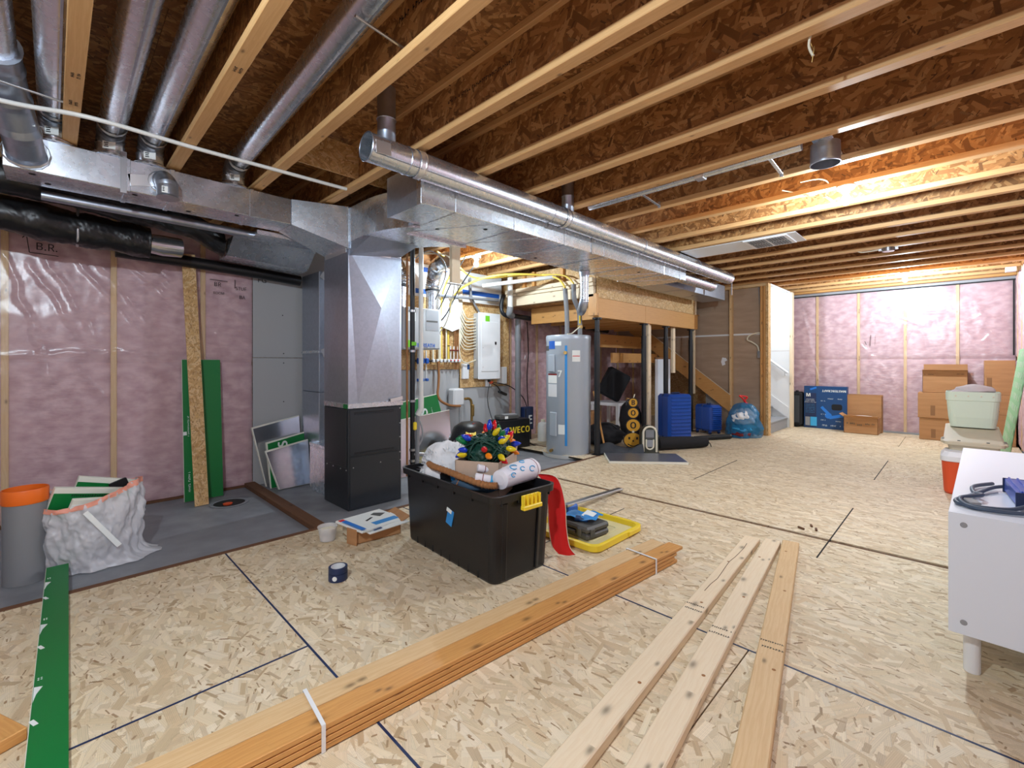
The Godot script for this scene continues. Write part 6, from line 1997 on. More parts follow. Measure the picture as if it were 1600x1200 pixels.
	lbox("sill", V(0, 0.195, 0.053), V(0.11, 0.02, 0.01), M.dark_grey, a2, 0.002)
	lbox("base", V(0, 0.008, -0.03), V(0.24, 0.015, 0.2), M.stone_dark, a2, 0.003)
	# dark cloths and bags
	var dc := thing("dark_tarp", "folded charcoal tarp lying in front of the pumpkin sign", "tarp", V(5.02, 0.001, -3.05), -50)
	var dm := MB.new()
	dm.patch(24, 14, func(uu, v): return V((uu - 0.5) * 0.56, 0.004 + 0.13 * pow(sin(PI * v), 0.5) * (0.75 + 0.25 * sin(uu * 7.0)) + 0.012 * sin(uu * 19.0 + v * 6.0) * v, (v - 0.5) * 0.20), Vector2(1, 1), true)
	obj("cloth", dm, M.charcoal_cloth, dc)
	var sb := thing("black_satchel", "glossy black satchel heap between the white table and the sign", "bag", V(5.40, 0.001, -3.55), -40)
	var sbm := MB.new()
	blob(sbm, V(0, 0.14, 0), V(0.30, 0.15, 0.16), 33, 0.3, 1.3, 30, 18)
	obj("body", sbm, M.black_cloth, sb)
	ltube("strap", smooth([V(-0.2, 0.2, 0.1), V(-0.1, 0.3, 0.12), V(0.05, 0.31, 0.1), V(0.16, 0.24, 0.12)], 6), 0.012, M.black_plastic, sb, 6)
	var bb := thing("black_carry_bag", "long limp black carry bag lying behind the arched ornament", "bag", V(5.87, 0.001, -2.63), -28)
	var bbm := MB.new()
	bbm.tube([V(-0.42, 0.09, 0), V(-0.38, 0.09, 0), V(0.0, 0.085, 0.01), V(0.28, 0.075, 0), V(0.38, 0.07, 0), V(0.40, 0.06, 0)], [0.03, 0.085, 0.08, 0.072, 0.065, 0.03], 18)
	obj("body", bbm, M.black_cloth, bb)
	ltube("drawstring", [V(0.37, 0.10, 0.03), V(0.42, 0.05, 0.04), V(0.43, 0.01, 0.05)], 0.006, M.black_plastic, bb, 6)
	var tb := thing("black_tube", "thin straight black tube on the floor by the small suitcase", "tube", V(6.86, 0.001, -2.60), -27)
	ltube("tube", [V(-0.33, 0.037, 0), V(0.30, 0.037, 0)], 0.036, M.black_rubber, tb, 16)
	ltube("end_cap", [V(0.29, 0.037, 0), V(0.315, 0.037, 0)], 0.0375, M.black_plastic, tb, 16)
	var bs := thing("blue_hat", "small bright blue hat beside the large suitcase", "hat", V(5.83, 0.001, -2.93))
	var bsm := MB.new()
	blob(bsm, V(0, 0.05, 0), V(0.07, 0.055, 0.07), 5, 0.1, 1.0, 20, 12)
	obj("crown", bsm, M.blue_tool, bs)
	# small white table with junk
	var wt := thing("side_table", "small square white side table in the shade under the landing", "table", V(6.85, 0.001, -4.30))
	lbox("top", V(0, 0.44, 0), V(0.55, 0.05, 0.55), M.white_paint, wt, 0.003)
	for s in [[-1, -1], [1, -1], [1, 1], [-1, 1]]: lbox("leg", V(s[0] * 0.245, 0.207, s[1] * 0.245), V(0.05, 0.414, 0.05), M.white_paint, wt, 0.002)
	var ds := thing("black_cushion", "big black cushion leaning askew on the white side table", "cushion", V(6.84, 0.468, -4.28), -40)
	var dsm := MB.new()
	dsm.box(T(V(0.0, 0.30, 0), V(0, 0, -28)), V(0.42, 0.50, 0.14), 0.03)
	obj("pad", dsm, M.black_cloth, ds)
	var wo := thing("wood_offcut", "yellow wood offcut on the edge of the white side table", "wood", V(7.00, 0.468, -4.12), -40)
	lbox("piece", V(0.06, 0.03, 0.02), V(0.14, 0.05, 0.06), M.lumber_warm, wo, 0.004, V(0, 0, -12))
	var cb := thing("low_carton", "brown carton on the floor half under the white side table", "box", V(6.50, 0.001, -4.55))
	lbox("carton", V(0, 0.16, 0), V(0.26, 0.32, 0.30), M.cardboard, cb, 0.003)
	lbox("tape", V(-0.131, 0.16, 0), V(0.002, 0.32, 0.05), M.cardboard_dark, cb, 0.0)
	var pl := thing("leaning_plank", "narrow brown plank leaning against the first steel post", "plank", V(4.86, 0.0, -3.24))
	var plm := W(pl)
	plm.beam(V(4.93, 0.003, -3.20), V(4.85, 0.78, -3.33), 0.05, 0.02, 0.002)
	obj("plank", plm, M.lumber_warm, pl)
	var bk := thing("backpack", "stuffed black backpack standing by the large blue suitcase", "backpack", V(6.10, 0.001, -3.53), -40)
	var bkm := MB.new()
	blob(bkm, V(0, 0.27, 0), V(0.17, 0.28, 0.13), 14, 0.22, 1.2, 28, 20)
	obj("body", bkm, M.black_cloth, bk)
	lbox("pocket", V(0, 0.18, 0.12), V(0.22, 0.2, 0.05), M.black_cloth, bk, 0.02)
	ltube("strap", smooth([V(-0.08, 0.5, 0.05), V(-0.05, 0.58, 0.02), V(0.05, 0.58, 0.02), V(0.08, 0.5, 0.05)], 5), 0.012, M.charcoal_cloth, bk, 6)
	var wp := thing("leaning_shelf", "tall narrow white shelf standing behind the large suitcase", "shelf", V(7.08, 0.001, -3.50), -38)
	lbox("panel", V(0, 0.60, 0), V(0.26, 1.20, 0.02), M.cabinet_white, wp, 0.002)
	lbox("top_cap", V(0, 1.215, 0), V(0.27, 0.03, 0.03), M.cardboard_dark, wp, 0.002)
	suitcase("large_suitcase", "large ribbed blue hard suitcase standing by the posts", V(6.40, 0.001, -2.98), -28, 0.40, 0.64, 0.30)
	suitcase("small_suitcase", "small ribbed blue cabin suitcase beside the stair stringer", V(7.46, 0.001, -2.91), -22, 0.24, 0.42, 0.36)
	# garbage bag
	var gb := thing("blue_bag", "translucent blue rubbish bag with red drawstring by the stud wall", "bag", V(7.54, 0.001, -2.39), -20)
	var gm := MB.new()
	var nz := FastNoiseLite.new()
	nz.seed = 3
	nz.frequency = 1.5
	nz.fractal_octaves = 4
	gm.patch(48, 26, func(uu, v):
		var a: float = uu * TAU
		var rr: float = 0.27 * pow(1.0 - v, 0.42) * (0.85 + 0.3 * v) + 0.02
		rr *= 1.0 + 0.3 * nz.get_noise_3d(cos(a), v * 1.5, sin(a)) + 0.04 * sin(a * 9.0 + v * 5.0) * v
		return V(cos(a) * rr, 0.004 + v * 0.52, sin(a) * rr), Vector2(1, 1), true)
	obj("film", gm, M.teal_bag, gb)
	var gw := MB.new()
	blob(gw, V(-0.05, 0.30, 0.03), V(0.17, 0.13, 0.15), 8, 0.4, 1.8, 24, 16, false)
	obj("white_refuse", gw, M.wool_white, gb)
	var gw2 := MB.new()
	blob(gw2, V(-0.06, 0.13, 0.04), V(0.17, 0.07, 0.17), 9, 0.4, 1.8, 24, 16, false)
	obj("cyan_refuse", gw2, M.cyan, gb)
	var gp := MB.new()
	blob(gp, V(-0.10, 0.05, 0.04), V(0.17, 0.05, 0.15), 9, 0.3, 1.8, 24, 12, true)
	obj("purple_refuse", gp, M.dark_red, gb)
	var tie := smooth([V(0.03, 0.50, 0.02), V(-0.07, 0.60, 0.02), V(-0.10, 0.63, 0.0), V(0.0, 0.62, 0.01), V(0.06, 0.60, 0.01), V(0.02, 0.55, 0.0), V(0.08, 0.50, 0.0)], 5)
	ltube("drawstring", tie, 0.012, M.red, gb, 6)

# ------------------------------------------------------------------ far end and right side
func far_corner():
	var bs := thing("black_case", "tall narrow black case beside the blue tool carton", "case", V(9.42, 0.001, -2.09))
	lbox("shell", V(0, 0.32, 0), V(0.26, 0.60, 0.18), M.black_cloth, bs, 0.03)
	lbox("panel", V(-0.132, 0.32, 0), V(0.008, 0.48, 0.12), M.charcoal_cloth, bs, 0.003)
	lbox("handle", V(0, 0.63, 0), V(0.10, 0.03, 0.03), M.black_plastic, bs, 0.008)
	for s in [-0.09, 0.09]: lbox("wheel", V(s, 0.015, 0), V(0.04, 0.03, 0.05), M.black_rubber, bs, 0.008)
	# blue tool carton; its front faces -x
	var mc := thing("tool_carton", "large dark blue tool carton with white print at the far wall", "box", V(9.44, 0.001, -1.665), -90)
	lbox("carton", V(0, 0.365, 0), V(0.62, 0.73, 0.14), M.blue_print, mc, 0.003)
	lbox("side_panel_print", V(-0.21, 0.31, 0.0708), V(0.17, 0.60, 0.001), M.navy, mc, 0.0)
	lettering("MASTERCRAFT", 0.036, M.print_white, mc, T(V(0.13, 0.655, 0.072), V(0, 0, 180)), true)
	lettering("M", 0.06, M.print_white, mc, T(V(-0.245, 0.575, 0.072)), true)
	for r in 3: scribble(mc, T(V(-0.215, 0.50 - 0.026 * r, 0.0715)), 0.12 + 0.025 * r, 0.016, M.print_white, 50 + r)
	for r in 6: scribble(mc, T(V(-0.215, 0.41 - 0.028 * r, 0.0715)), 0.14, 0.009, M.cyan, 60 + r)
	lbox("chart", V(-0.255, 0.115, 0.0715), V(0.07, 0.15, 0.001), M.mid_grey, mc, 0.0)
	lbox("blue_patch", V(-0.165, 0.115, 0.0715), V(0.095, 0.155, 0.001), M.cyan, mc, 0.0)
	var tool := MB.new()
	tool.box(T(V(0.0, 0.32, 0.0716), V(0, 0, -48)), V(0.15, 0.045, 0.001), 0.0)
	tool.box(T(V(0.16, 0.22, 0.0716), V(0, 0, 14)), V(0.2, 0.05, 0.001), 0.0)
	tool.lathe([Vector2(0.0, 0.001), Vector2(0.05, 0.001), Vector2(0.05, 0.0)], 18, T(V(0.05, 0.23, 0.0712), V(90, 0, 0)))
	obj("tool_print", tool, M.blue_tool, mc)
	lbox("tool_print", V(-0.17, 0.69, 0.0716), V(0.1, 0.03, 0.001), M.blue_tool, mc, 0.0, V(0, 0, 22))
	var bagp := MB.new()
	bagp.prism(rounded_rect(0.15, 0.10, 0.03), 0.0708, 0.0722, Transform3D(Basis(V(1, 0, 0), V(0, 0, 1), V(0, 1, 0)), V(0.17, 0.38, 0)) )
	obj("bag_print", bagp, M.black_cloth, mc)
	for q in [[0.08, 0.52], [0.21, 0.52], [-0.02, 0.48], [-0.02, 0.25], [-0.02, 0.15], [0.19, 0.14], [0.0, 0.06], [0.12, 0.06], [0.25, 0.06]]:
		scribble(mc, T(V(q[0], q[1], 0.0715)), 0.075, 0.03 if q[1] < 0.1 else 0.02, M.print_white, int(q[0] * 100 + q[1] * 1000))
	# open cartons with plates
	var ca := thing("plate_carton", "open carton with green print holding white plates", "box", V(9.24, 0.001, -1.14), -90)
	open_box(ca, 0.44, 0.26, 0.28, M.cardboard, [["front", 62.0, 0.07], ["left", 55.0, 0.08]])
	for r in 3: scribble(ca, T(V(-0.12 + 0.12 * r, 0.16 - 0.02 * (r % 2), 0.1405)), 0.12, 0.035, M.teal_dark, 80 + r)
	lbox("packing", V(0, 0.12, 0), V(0.41, 0.20, 0.25), M.cardboard_dark, ca, 0.01)
	for k in 3:
		var pt := thing("dinner_plate", ["lowest white plate of the pile in the open carton", "middle white plate of the pile in the open carton", "uppermost white plate of the pile in the open carton"][k], "plate", V(9.24, 0.224 + 0.017 * k, -1.12), 0, "plates in the open carton")
		var pm := MB.new()
		pm.lathe([Vector2(0.0, 0.0), Vector2(0.07, 0.0), Vector2(0.12, 0.012), Vector2(0.122, 0.015), Vector2(0.07, 0.005), Vector2(0.0, 0.005)], 28)
		obj("plate", pm, M.white_paint, pt)
	var cb := thing("upright_carton", "empty open carton standing behind the plate carton", "box", V(9.475, 0.001, -1.13), -90)
	open_box(cb, 0.46, 0.60, 0.15, M.cardboard, [["back", 8.0, 0.01]])
	# stacks of cartons
	var defs := [[V(9.30, 0.001, -0.185), 0.51, 0.325, 0.36, "lowest plain carton of the stack against the far wall", "cardboard", 0], [V(9.29, 0.327, -0.19), 0.53, 0.37, 0.37, "middle taped carton of the stack against the far wall", "cardboard_dark2", 1], [V(9.31, 0.698, -0.165), 0.48, 0.33, 0.34, "open topped carton with small print crowning the far wall stack", "cardboard", 2], [V(9.30, 0.001, 0.385), 0.30, 0.42, 0.34, "bottom carton of the corner stack beside the green sheet", "cardboard", 0], [V(9.30, 0.422, 0.385), 0.31, 0.27, 0.34, "middle carton with a dark mark in the corner stack", "cardboard", 3], [V(9.30, 0.693, 0.385), 0.29, 0.48, 0.33, "tall top carton of the corner stack", "cardboard", 0]]
	for d in defs:
		var o := thing("moving_carton", d[4], "box", d[0], -90, "cartons stacked at the far wall")
		if d[6] == 2:
			open_box(o, d[1], d[2], d[3], M.cardboard, [["back", 2.0, 0.09], ["front", 80.0, 0.06]])
			scribble(o, T(V(-0.17, 0.27, d[3] / 2 + 0.0005)), 0.10, 0.018, M.ink, 91)
			scribble(o, T(V(0.17, 0.28, d[3] / 2 + 0.0005)), 0.08, 0.018, M.ink, 92)
			scribble(o, T(V(0.09, 0.04, d[3] / 2 + 0.0005)), 0.14, 0.03, M.ink, 93)
		else:
			lbox("carton", V(0, d[2] / 2, 0), V(d[1], d[2], d[3]), M.cardboard, o, 0.004)
			lbox("tape", V(0.02, d[2] + 0.0005, 0), V(d[1] - 0.02, 0.001, 0.05), M.cardboard_dark, o, 0.0)
			lbox("tape", V(-0.10, d[2] * 0.3, d[3] / 2 + 0.0005), V(0.05, d[2] * 0.4, 0.001), M.cardboard_dark, o, 0.0)
			if d[6] == 3: scribble(o, T(V(-0.02, 0.06, d[3] / 2 + 0.0005)), 0.06, 0.05, M.ink, 95)
			if d[6] == 1: scribble(o, T(V(0.10, 0.26, d[3] / 2 + 0.0005), V(0, 0, 90)), 0.12, 0.03, M.cardboard_dark, 96)
	# shallow beige box on the cooler, basket on top of it
	var tt := thing("beige_box", "long shallow beige box with a loose lid resting on the cooler", "storage box", V(6.15, 0.367, 0.08))
	var tm := MB.new()
	shell(tm, [[1.00, 0.31, 0.03, 0.0], [1.04, 0.34, 0.04, 0.075]])
	cap_rr(tm, 1.00, 0.31, 0.03, 0.0, -1)
	cap_rr(tm, 1.00, 0.31, 0.03, 0.06, 1)
	obj("tub", tm, M.beige_tote, tt)
	var ll := Node3D.new()
	ll.name = "lid"
	tt.add_child(ll)
	ll.transform = T(V(0, 0.098, 0), V(0, 0, 3.2))
	var tl := MB.new()
	shell(tl, [[1.05, 0.36, 0.04, -0.022], [1.07, 0.385, 0.04, -0.02], [1.07, 0.385, 0.04, 0.006], [1.04, 0.355, 0.04, 0.012]])
	cap_rr(tl, 1.04, 0.355, 0.04, 0.012, 1)
	cap_rr(tl, 1.05, 0.36, 0.04, -0.022, -1)
	obj("panel", tl, M.beige_tote, ll)
	for q in [V(-0.49, 0.013, -0.09), V(-0.49, 0.013, 0.09)]: lbox("peg_hole", q, V(0.03, 0.003, 0.02), M.black_rubber, ll, 0.001)
	for z in [-0.195, 0.195]:
		lbox("side_grip", V(-0.40, -0.004, z), V(0.16, 0.026, 0.03), M.beige_tote, ll, 0.008)
		for x in [-0.43, -0.37]: lbox("peg_hole", V(x, 0.0098, z), V(0.024, 0.003, 0.018), M.black_rubber, ll, 0.0005)
	var us := thing("support_carton", "plain carton propping the back of the shallow beige box", "box", V(6.42, 0.001, 0.08))
	lbox("carton", V(0, 0.1825, 0), V(0.42, 0.365, 0.30), M.cardboard, us, 0.004)
	lbox("tape", V(0, 0.183, 0.1505), V(0.05, 0.3, 0.001), M.cardboard_dark, us, 0.0)
	var hp := thing("fabric_basket", "pale mint fabric basket standing on the shallow beige box", "basket", V(6.50, 0.502, 0.085))
	var hm := MB.new()
	shell(hm, [[0.24, 0.32, 0.05, 0.0], [0.27, 0.35, 0.06, 0.10], [0.28, 0.37, 0.06, 0.24], [0.285, 0.38, 0.06, 0.35], [0.27, 0.365, 0.05, 0.352]])
	shell(hm, [[0.27, 0.365, 0.05, 0.352], [0.26, 0.35, 0.05, 0.2]])
	cap_rr(hm, 0.24, 0.32, 0.05, 0.0, -1)
	obj("body", hm, M.mint, hp)
	var hb := MB.new()
	shell(hb, [[0.285, 0.378, 0.06, 0.262], [0.291, 0.386, 0.06, 0.266], [0.292, 0.388, 0.06, 0.348], [0.286, 0.38, 0.06, 0.352]])
	obj("cuff", hb, M.mint, hp)
	for z in [-0.12, -0.03, 0.06, 0.14]: lbox("loop", V(-0.147, 0.31, z), V(0.003, 0.016, 0.012), M.cream, hp, 0.002)
	var ho := thing("folded_linen", "folded pale linen heaped in the mint basket", "linen", V(6.50, 0.74, 0.085))
	for k in 2:
		var lm := MB.new()
		blob(lm, V(0, 0.085 + 0.045 * k, -0.02 + 0.04 * k), V(0.125, 0.065 - 0.012 * k, 0.17 - 0.03 * k), 60 + k, 0.2, 1.0, 30, 14)
		obj("fold", lm, M.linen, ho)
	# orange cooler
	var co := thing("drink_cooler", "orange cooler with a white lid on the floor", "cooler", V(5.64, 0.001, 0.10))
	var cm := MB.new()
	shell(cm, [[0.30, 0.38, 0.05, 0.0], [0.34, 0.41, 0.06, 0.02], [0.37, 0.44, 0.06, 0.285]])
	cap_rr(cm, 0.30, 0.38, 0.05, 0.0, -1)
	obj("body", cm, M.orange_red, co)
	var cl := MB.new()
	shell(cl, [[0.37, 0.44, 0.06, 0.285], [0.385, 0.455, 0.06, 0.29], [0.385, 0.455, 0.06, 0.33], [0.33, 0.40, 0.05, 0.365]])
	cap_rr(cl, 0.33, 0.40, 0.05, 0.365, 1)
	obj("lid", cl, M.white_paint, co)
	lbox("label", V(-0.184, 0.21, 0.0), V(0.004, 0.06, 0.05), M.print_white, co, 0.0, V(0, 0, -3))
	# green corrugated sheets leaning at the right wall
	var gs := thing("green_sheet", "pale green striped plastic sheet leaning on the right wall", "sheet", V(7.85, 0.0, 0.42))
	var gm := W(gs)
	var gfn := func(u, v):
		var x: float = 7.02 + u * 1.22
		return V(x + (v - 0.0) * 0.05, 0.004 + v * 1.30, 0.345 + v * 0.17 + 0.006 * sin(u * TAU * 9.0))
	gm.patch(90, 4, gfn, Vector2(1, 1), true)
	obj("corrugated_sheet", gm, M.foam_green_pale, gs)
	for k in 8:
		var dsh := W(gs)
		for j in 11:
			var u0 := (k + 0.5) / 8.0
			var v0 := (j + 0.2) / 11.0
			dsh.beam(gfn.call(u0, v0) + V(0, 0, -0.009), gfn.call(u0, v0 + 0.05) + V(0, 0, -0.009), 0.014, 0.002, 0.0, Vector2.ZERO, V(0, 0, 1))
		var dso := obj("dashed_print", dsh, M.foam_core, gs)
		dso.set_meta("kind", "stuff")
	# white bench
	var wb := thing("white_bench", "long white low cabinet on round legs at the right wall", "cabinet", V(3.19, 0.001, 0.20), -1.4)
	lbox("side_panel", V(-0.885, 0.3825, 0), V(0.02, 0.435, 0.42), M.cabinet_white, wb, 0.0015)
	lbox("side_panel", V(0.885, 0.3825, 0), V(0.02, 0.435, 0.42), M.cabinet_white, wb, 0.0015)
	lbox("top_panel", V(0, 0.593, 0), V(1.75, 0.014, 0.42), M.cabinet_white, wb, 0.0015)
	lbox("bottom_panel", V(0, 0.174, 0), V(1.75, 0.016, 0.42), M.cabinet_white, wb, 0.0015)
	lbox("back_panel", V(0, 0.383, -0.202), V(1.75, 0.40, 0.014), M.cabinet_white, wb, 0.001)
	for x in [-0.29, 0.29]: lbox("divider", V(x, 0.383, 0), V(0.016, 0.40, 0.38), M.cabinet_white, wb, 0.001)
	for q in [V(-0.8955, 0.56, -0.17), V(-0.8955, 0.21, -0.17), V(-0.8955, 0.53, 0.02)]:
		var s := MB.new()
		s.lathe([Vector2(0.0, 0.002), Vector2(0.009, 0.002), Vector2(0.010, 0.0)], 12, T(q, V(0, 0, 90)))
		obj("screw_cover", s, M.mid_grey, wb)
	for q in [[-0.80, -0.15], [0.80, -0.15], [-0.80, 0.15], [0.80, 0.15]]:
		var l := MB.new()
		l.lathe([Vector2(0.0, 0.0), Vector2(0.022, 0.0), Vector2(0.024, 0.006), Vector2(0.024, 0.155), Vector2(0.026, 0.165), Vector2(0.0, 0.166)], 18, T(V(q[0], 0, q[1])))
		obj("leg", l, M.white_paint, wb)
	var dv := thing("power_inverter", "blue finned power device on the white bench", "device", V(2.66, 0.603, 0.225), 4)
	lbox("body", V(0, 0.032, 0), V(0.28, 0.055, 0.17), M.device_blue, dv, 0.004)
	for k in 7: lbox("fin", V(0, 0.062, -0.072 + 0.024 * k), V(0.28, 0.008, 0.006), M.device_blue, dv, 0.001)
	lbox("end_plate", V(-0.143, 0.03, 0), V(0.008, 0.06, 0.18), M.navy, dv, 0.002)
	lbox("end_plate", V(0.143, 0.03, 0), V(0.008, 0.06, 0.18), M.navy, dv, 0.002)
	for z in [-0.045, 0.03]: ltube("terminal", [V(-0.146, 0.03, z), V(-0.175, 0.028, z)], 0.012, M.black_rubber, dv, 10)
	var cc := thing("power_cable", "dark slate cables looped on the white bench", "cable", V(2.5, 0.603, 0.05))
	var p1 := [V(2.49, 0.625, 0.18), V(2.44, 0.612, 0.13), V(2.41, 0.61, 0.06), V(2.42, 0.61, 0.0), V(2.47, 0.612, -0.012), V(2.55, 0.614, 0.02), V(2.68, 0.614, 0.06), V(2.80, 0.616, 0.10), V(2.86, 0.622, 0.16)]
	var p2 := [V(2.49, 0.625, 0.255), V(2.42, 0.612, 0.18), V(2.385, 0.61, 0.08), V(2.40, 0.611, 0.02), V(2.46, 0.624, 0.0), V(2.56, 0.626, 0.06), V(2.64, 0.614, 0.04), V(2.78, 0.613, 0.04), V(2.90, 0.613, 0.10)]
	ptube("cable", smooth(p1, 8), 0.0075, M.cord_slate, cc, 8)
	ptube("cable", smooth(p2, 8), 0.0075, M.cord_slate, cc, 8)
	var wire := smooth([V(2.42, 0.606, -0.005), V(2.6, 0.606, 0.035), V(2.75, 0.606, 0.11)], 6)
	ptube("thin_wire", wire, 0.0025, M.mid_grey, cc, 6)
	var tg := W(cc)
	tg.box(T(V(2.455, 0.615, 0.03), V(0, 30, 8)), V(0.05, 0.014, 0.035), 0.003)
	obj("tie_wrap", tg, M.mid_grey, cc)

# ------------------------------------------------------------------ small things under the joists
func ceiling_bits():
	# return air panel with grille
	var g := thing("air_grille", "white return air panel with a dark grille between the joists", "grille", V(5.19, YC - 0.01, -1.66))
	pbox("panel", V(4.985, YC - 0.006, -2.25), V(5.42, YC - 0.001, -1.12), M.drywall_white, g, 0.001)
	pbox("grille_frame", V(5.0, YC - 0.016, -1.60), V(5.40, YC - 0.007, -1.20), M.white_paint, g, 0.003)
	for i in 2:
		for j in 2:
			var x0 := 5.035 + 0.175 * i
			var z0 := -1.565 + 0.175 * j
			pbox("opening", V(x0, YC - 0.0175, z0), V(x0 + 0.155, YC - 0.0162, z0 + 0.155), M.dark_grey, g, 0.0)
			for k in 6: pbox("louvre", V(x0, YC - 0.021, z0 + 0.012 + 0.025 * k), V(x0 + 0.155, YC - 0.0178, z0 + 0.02 + 0.025 * k), M.pipe_grey, g, 0.0)
	# sheet metal ring and the conduit to it
	var r := thing("vent_ring", "short galvanised vent ring hanging between two joists", "vent", V(3.22, YC - 0.08, -0.57))
	var rm := MB.new()
	rm.lathe([Vector2(0.078, 0.0), Vector2(0.080, 0.004), Vector2(0.076, 0.02), Vector2(0.075, 0.12)], 28)
	rm.lathe([Vector2(0.074, 0.12), Vector2(0.074, 0.0), Vector2(0.078, 0.0)], 28)
	obj("ring", rm, M.galv_dull, r)
	var ri := MB.new()
	ri.lathe([Vector2(0.0, 0.05), Vector2(0.074, 0.05)], 24)
	obj("damper", ri, M.pipe_grey, r)
	pbox("bracket", V(3.0, YC + 0.0385, -0.62), V(3.47, YC + 0.045, -0.52), M.galv, r, 0.001)
	var cd := thing("oval_duct", "slim galvanised duct running along a joist to the vent ring", "duct", V(3.10, YC + 0.01, -1.4))
	ptube("pipe", [V(3.075, YC + 0.012, -2.15), V(3.075, YC + 0.012, -0.66)], 0.028, M.galv, cd, 14)
	pbox("joint_band", V(3.04, YC - 0.02, -1.28), V(3.11, YC + 0.045, -1.22), M.foil_tape, cd, 0.004)
	var k := 0
	for q in [[3.30, -1.72, "galvanised bridging strap below the slim duct near the long pipe"], [3.30, -0.85, "galvanised bridging strap next to the vent ring"]]:
		var s := thing("joist_strap", q[2], "bracket", V(q[0], YC, q[1]))
		lbox("strap", V(-0.03, 0.012, 0), V(0.30, 0.004, 0.022), M.galv, s, 0.001, V(0, 0, -4))
		lbox("strap_end", V(0.12, 0.01, 0), V(0.004, 0.05, 0.022), M.galv, s, 0.001)
		k += 1
	# junction boxes and cable tails
	var jb := thing("junction_box", "octagonal steel junction box on a far joist", "junction box", V(6.41, YC - 0.002, -0.56))
	var jm := MB.new()
	jm.lathe([Vector2(0.0, 0.0), Vector2(0.055, 0.0), Vector2(0.055, -0.04), Vector2(0.0, -0.041)], 8)
	obj("box", jm, M.steel, jb)
	for e in [-0.07, 0.07]: lbox("clamp", V(0, -0.015, e), V(0.03, 0.02, 0.03), M.steel, jb, 0.003)
	ltube("cable", smooth([V(0, -0.01, -0.08), V(0.01, -0.012, -0.16), V(0.0, -0.01, -0.24), V(0.02, 0.03, -0.3)], 5), 0.006, M.cream_cable, jb, 6)
	var j2 := thing("junction_box", "white junction box where the far wall meets the right wall", "junction box", V(8.848, YC - 0.002, 0.47))
	lbox("box", V(0, -0.03, 0), V(0.10, 0.06, 0.10), M.white_plastic, j2, 0.006)
	var lw := thing("lamp_cable", "white cable loop beside the lit bulb holder", "cable", V(3.92, YC + 0.06, -0.75))
	ltube("cable", smooth([V(0.0, 0.0, -0.22), V(0.03, -0.04, -0.12), V(0.03, -0.075, -0.04), V(0.04, -0.06, 0.02), V(0.02, -0.02, 0.07), V(0.0, 0.02, 0.02), V(-0.0, 0.03, -0.1)], 6), 0.005, M.cream_cable, lw, 6)
	var ct := thing("cable_tail", "short stripped cable tail hanging from a joist", "cable", V(2.02, YC + 0.02, -0.42))
	ltube("cable", smooth([V(0.035, 0.08, 0), V(0.04, 0.02, 0.01), V(0.05, -0.04, 0.0), V(0.045, -0.09, 0.015)], 5), 0.005, M.cream_cable, ct, 6)
	ltube("wire", smooth([V(0.045, -0.0, 0), V(0.06, -0.05, 0.01), V(0.04, -0.06, 0.02), V(0.05, -0.11, 0.01)], 5), 0.002, M.brass, ct, 5)
	# white plastic tube and steel rod under the first joists
	var wt := thing("white_tube", "white flexible plastic tube strung under the joists past the round pipes", "tube", V(0.6, YC - 0.014, -3.13))
	ptube("tube", smooth([V(-0.9, YC - 0.012, -3.26), V(-0.2, YC - 0.013, -3.24), V(0.13, YC - 0.013, -3.14), V(0.56, YC - 0.014, -3.15), V(1.0, YC - 0.013, -3.14), V(1.48, YC - 0.012, -3.13)], 6), 0.0115, M.white_pipe, wt, 10)
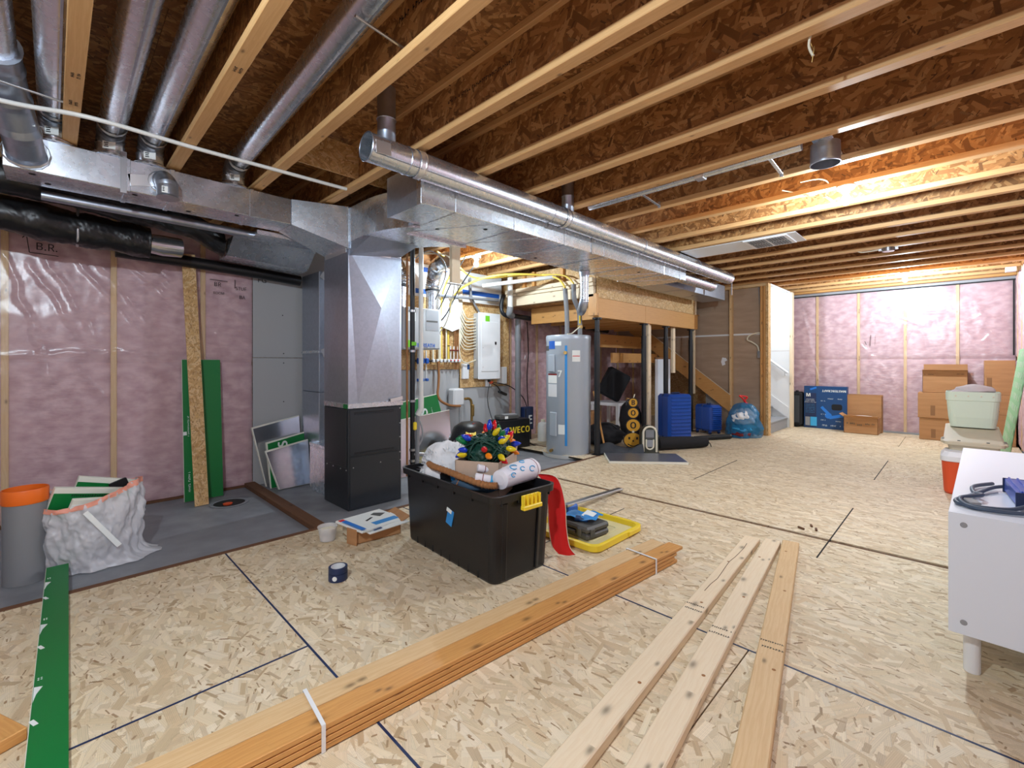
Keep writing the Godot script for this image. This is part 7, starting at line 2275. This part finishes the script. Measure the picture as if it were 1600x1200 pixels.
	for q in [[V(-0.9, YC + 0.03, -3.0), V(0.04, YC + 0.03, -3.15), "thin steel rod crossing the bay above the white tube"], [V(0.80, YC + 0.05, -1.62), V(1.065, YC + 0.06, -1.66), "thin steel rod bracing the lone pipe to its joist"]]:
		var s := thing("steel_rod", q[2], "rod", (q[0] + q[1]) / 2)
		ptube("rod", [q[0], q[1]], 0.006, M.steel, s, 8)
	# mill stamps on the joists
	for q in [[0.068, -2.75], [0.068, -3.05], [0.556, -2.2]]:
		var o := get_node("ceiling")
		for rw in 2: scribble(o, T(V(q[0] + 0.012 - 0.02 * rw, YC - 0.0003, q[1]), V(90, 0, 90)), 0.05, 0.014, M.ink, int(-q[1] * 100) + rw, "mill_stamp")
	var oo := get_node("ceiling")
	scribble(oo, T(V(0.068 + 0.4877 * 2 - 0.0058, YC + 0.20, -1.45), V(0, -90, 0)), 0.5, 0.03, M.ink, 7, "mill_stamp")
	scribble(oo, T(V(0.068 + 0.4877 * 3 - 0.0058, YC + 0.17, -1.75), V(0, -90, 0)), 0.5, 0.022, M.ink, 8, "mill_stamp")
	# wiring box on the stair partition
	var sw := thing("switch_box", "grey switch box with looped cable on the stair partition", "switch box", V(7.88, 1.27, -2.275))
	lbox("box", V(0.03, 0, 0), V(0.06, 0.11, 0.055), M.pipe_grey, sw, 0.004)
	ltube("cable", smooth([V(0.03, 0.05, -0.01), V(0.02, 0.14, -0.03), V(0.0, 0.2, -0.1), V(0.0, 0.24, -0.17), V(0.0, 0.30, -0.15), V(0.02, 0.34, -0.06), V(0.03, 0.35, 0.03)], 6), 0.012, M.cream_cable, sw, 6)
	ltube("cable", smooth([V(0.05, 1.08, -0.02), V(0.04, 0.8, 0.0), V(0.05, 0.5, 0.02), V(0.05, 0.06, 0.01)], 6), 0.007, M.mid_grey, sw, 6)
	var pt := thing("paper_patch", "torn white patch on the brown drywall paper", "patch", V(7.946, 1.16, -2.83))
	var pp := MB.new()
	pp.prism(PackedVector2Array([Vector2(-0.05, 0.0), Vector2(-0.03, 0.07), Vector2(0.03, 0.06), Vector2(0.05, 0.02), Vector2(0.01, 0.0), Vector2(0.02, -0.05), Vector2(-0.03, -0.07)]), -0.001, 0.001, Transform3D(Basis(V(0, 0, 1), V(-1, 0, 0), V(0, 1, 0)), Vector3.ZERO))
	obj("patch", pp, M.wool_white, pt)
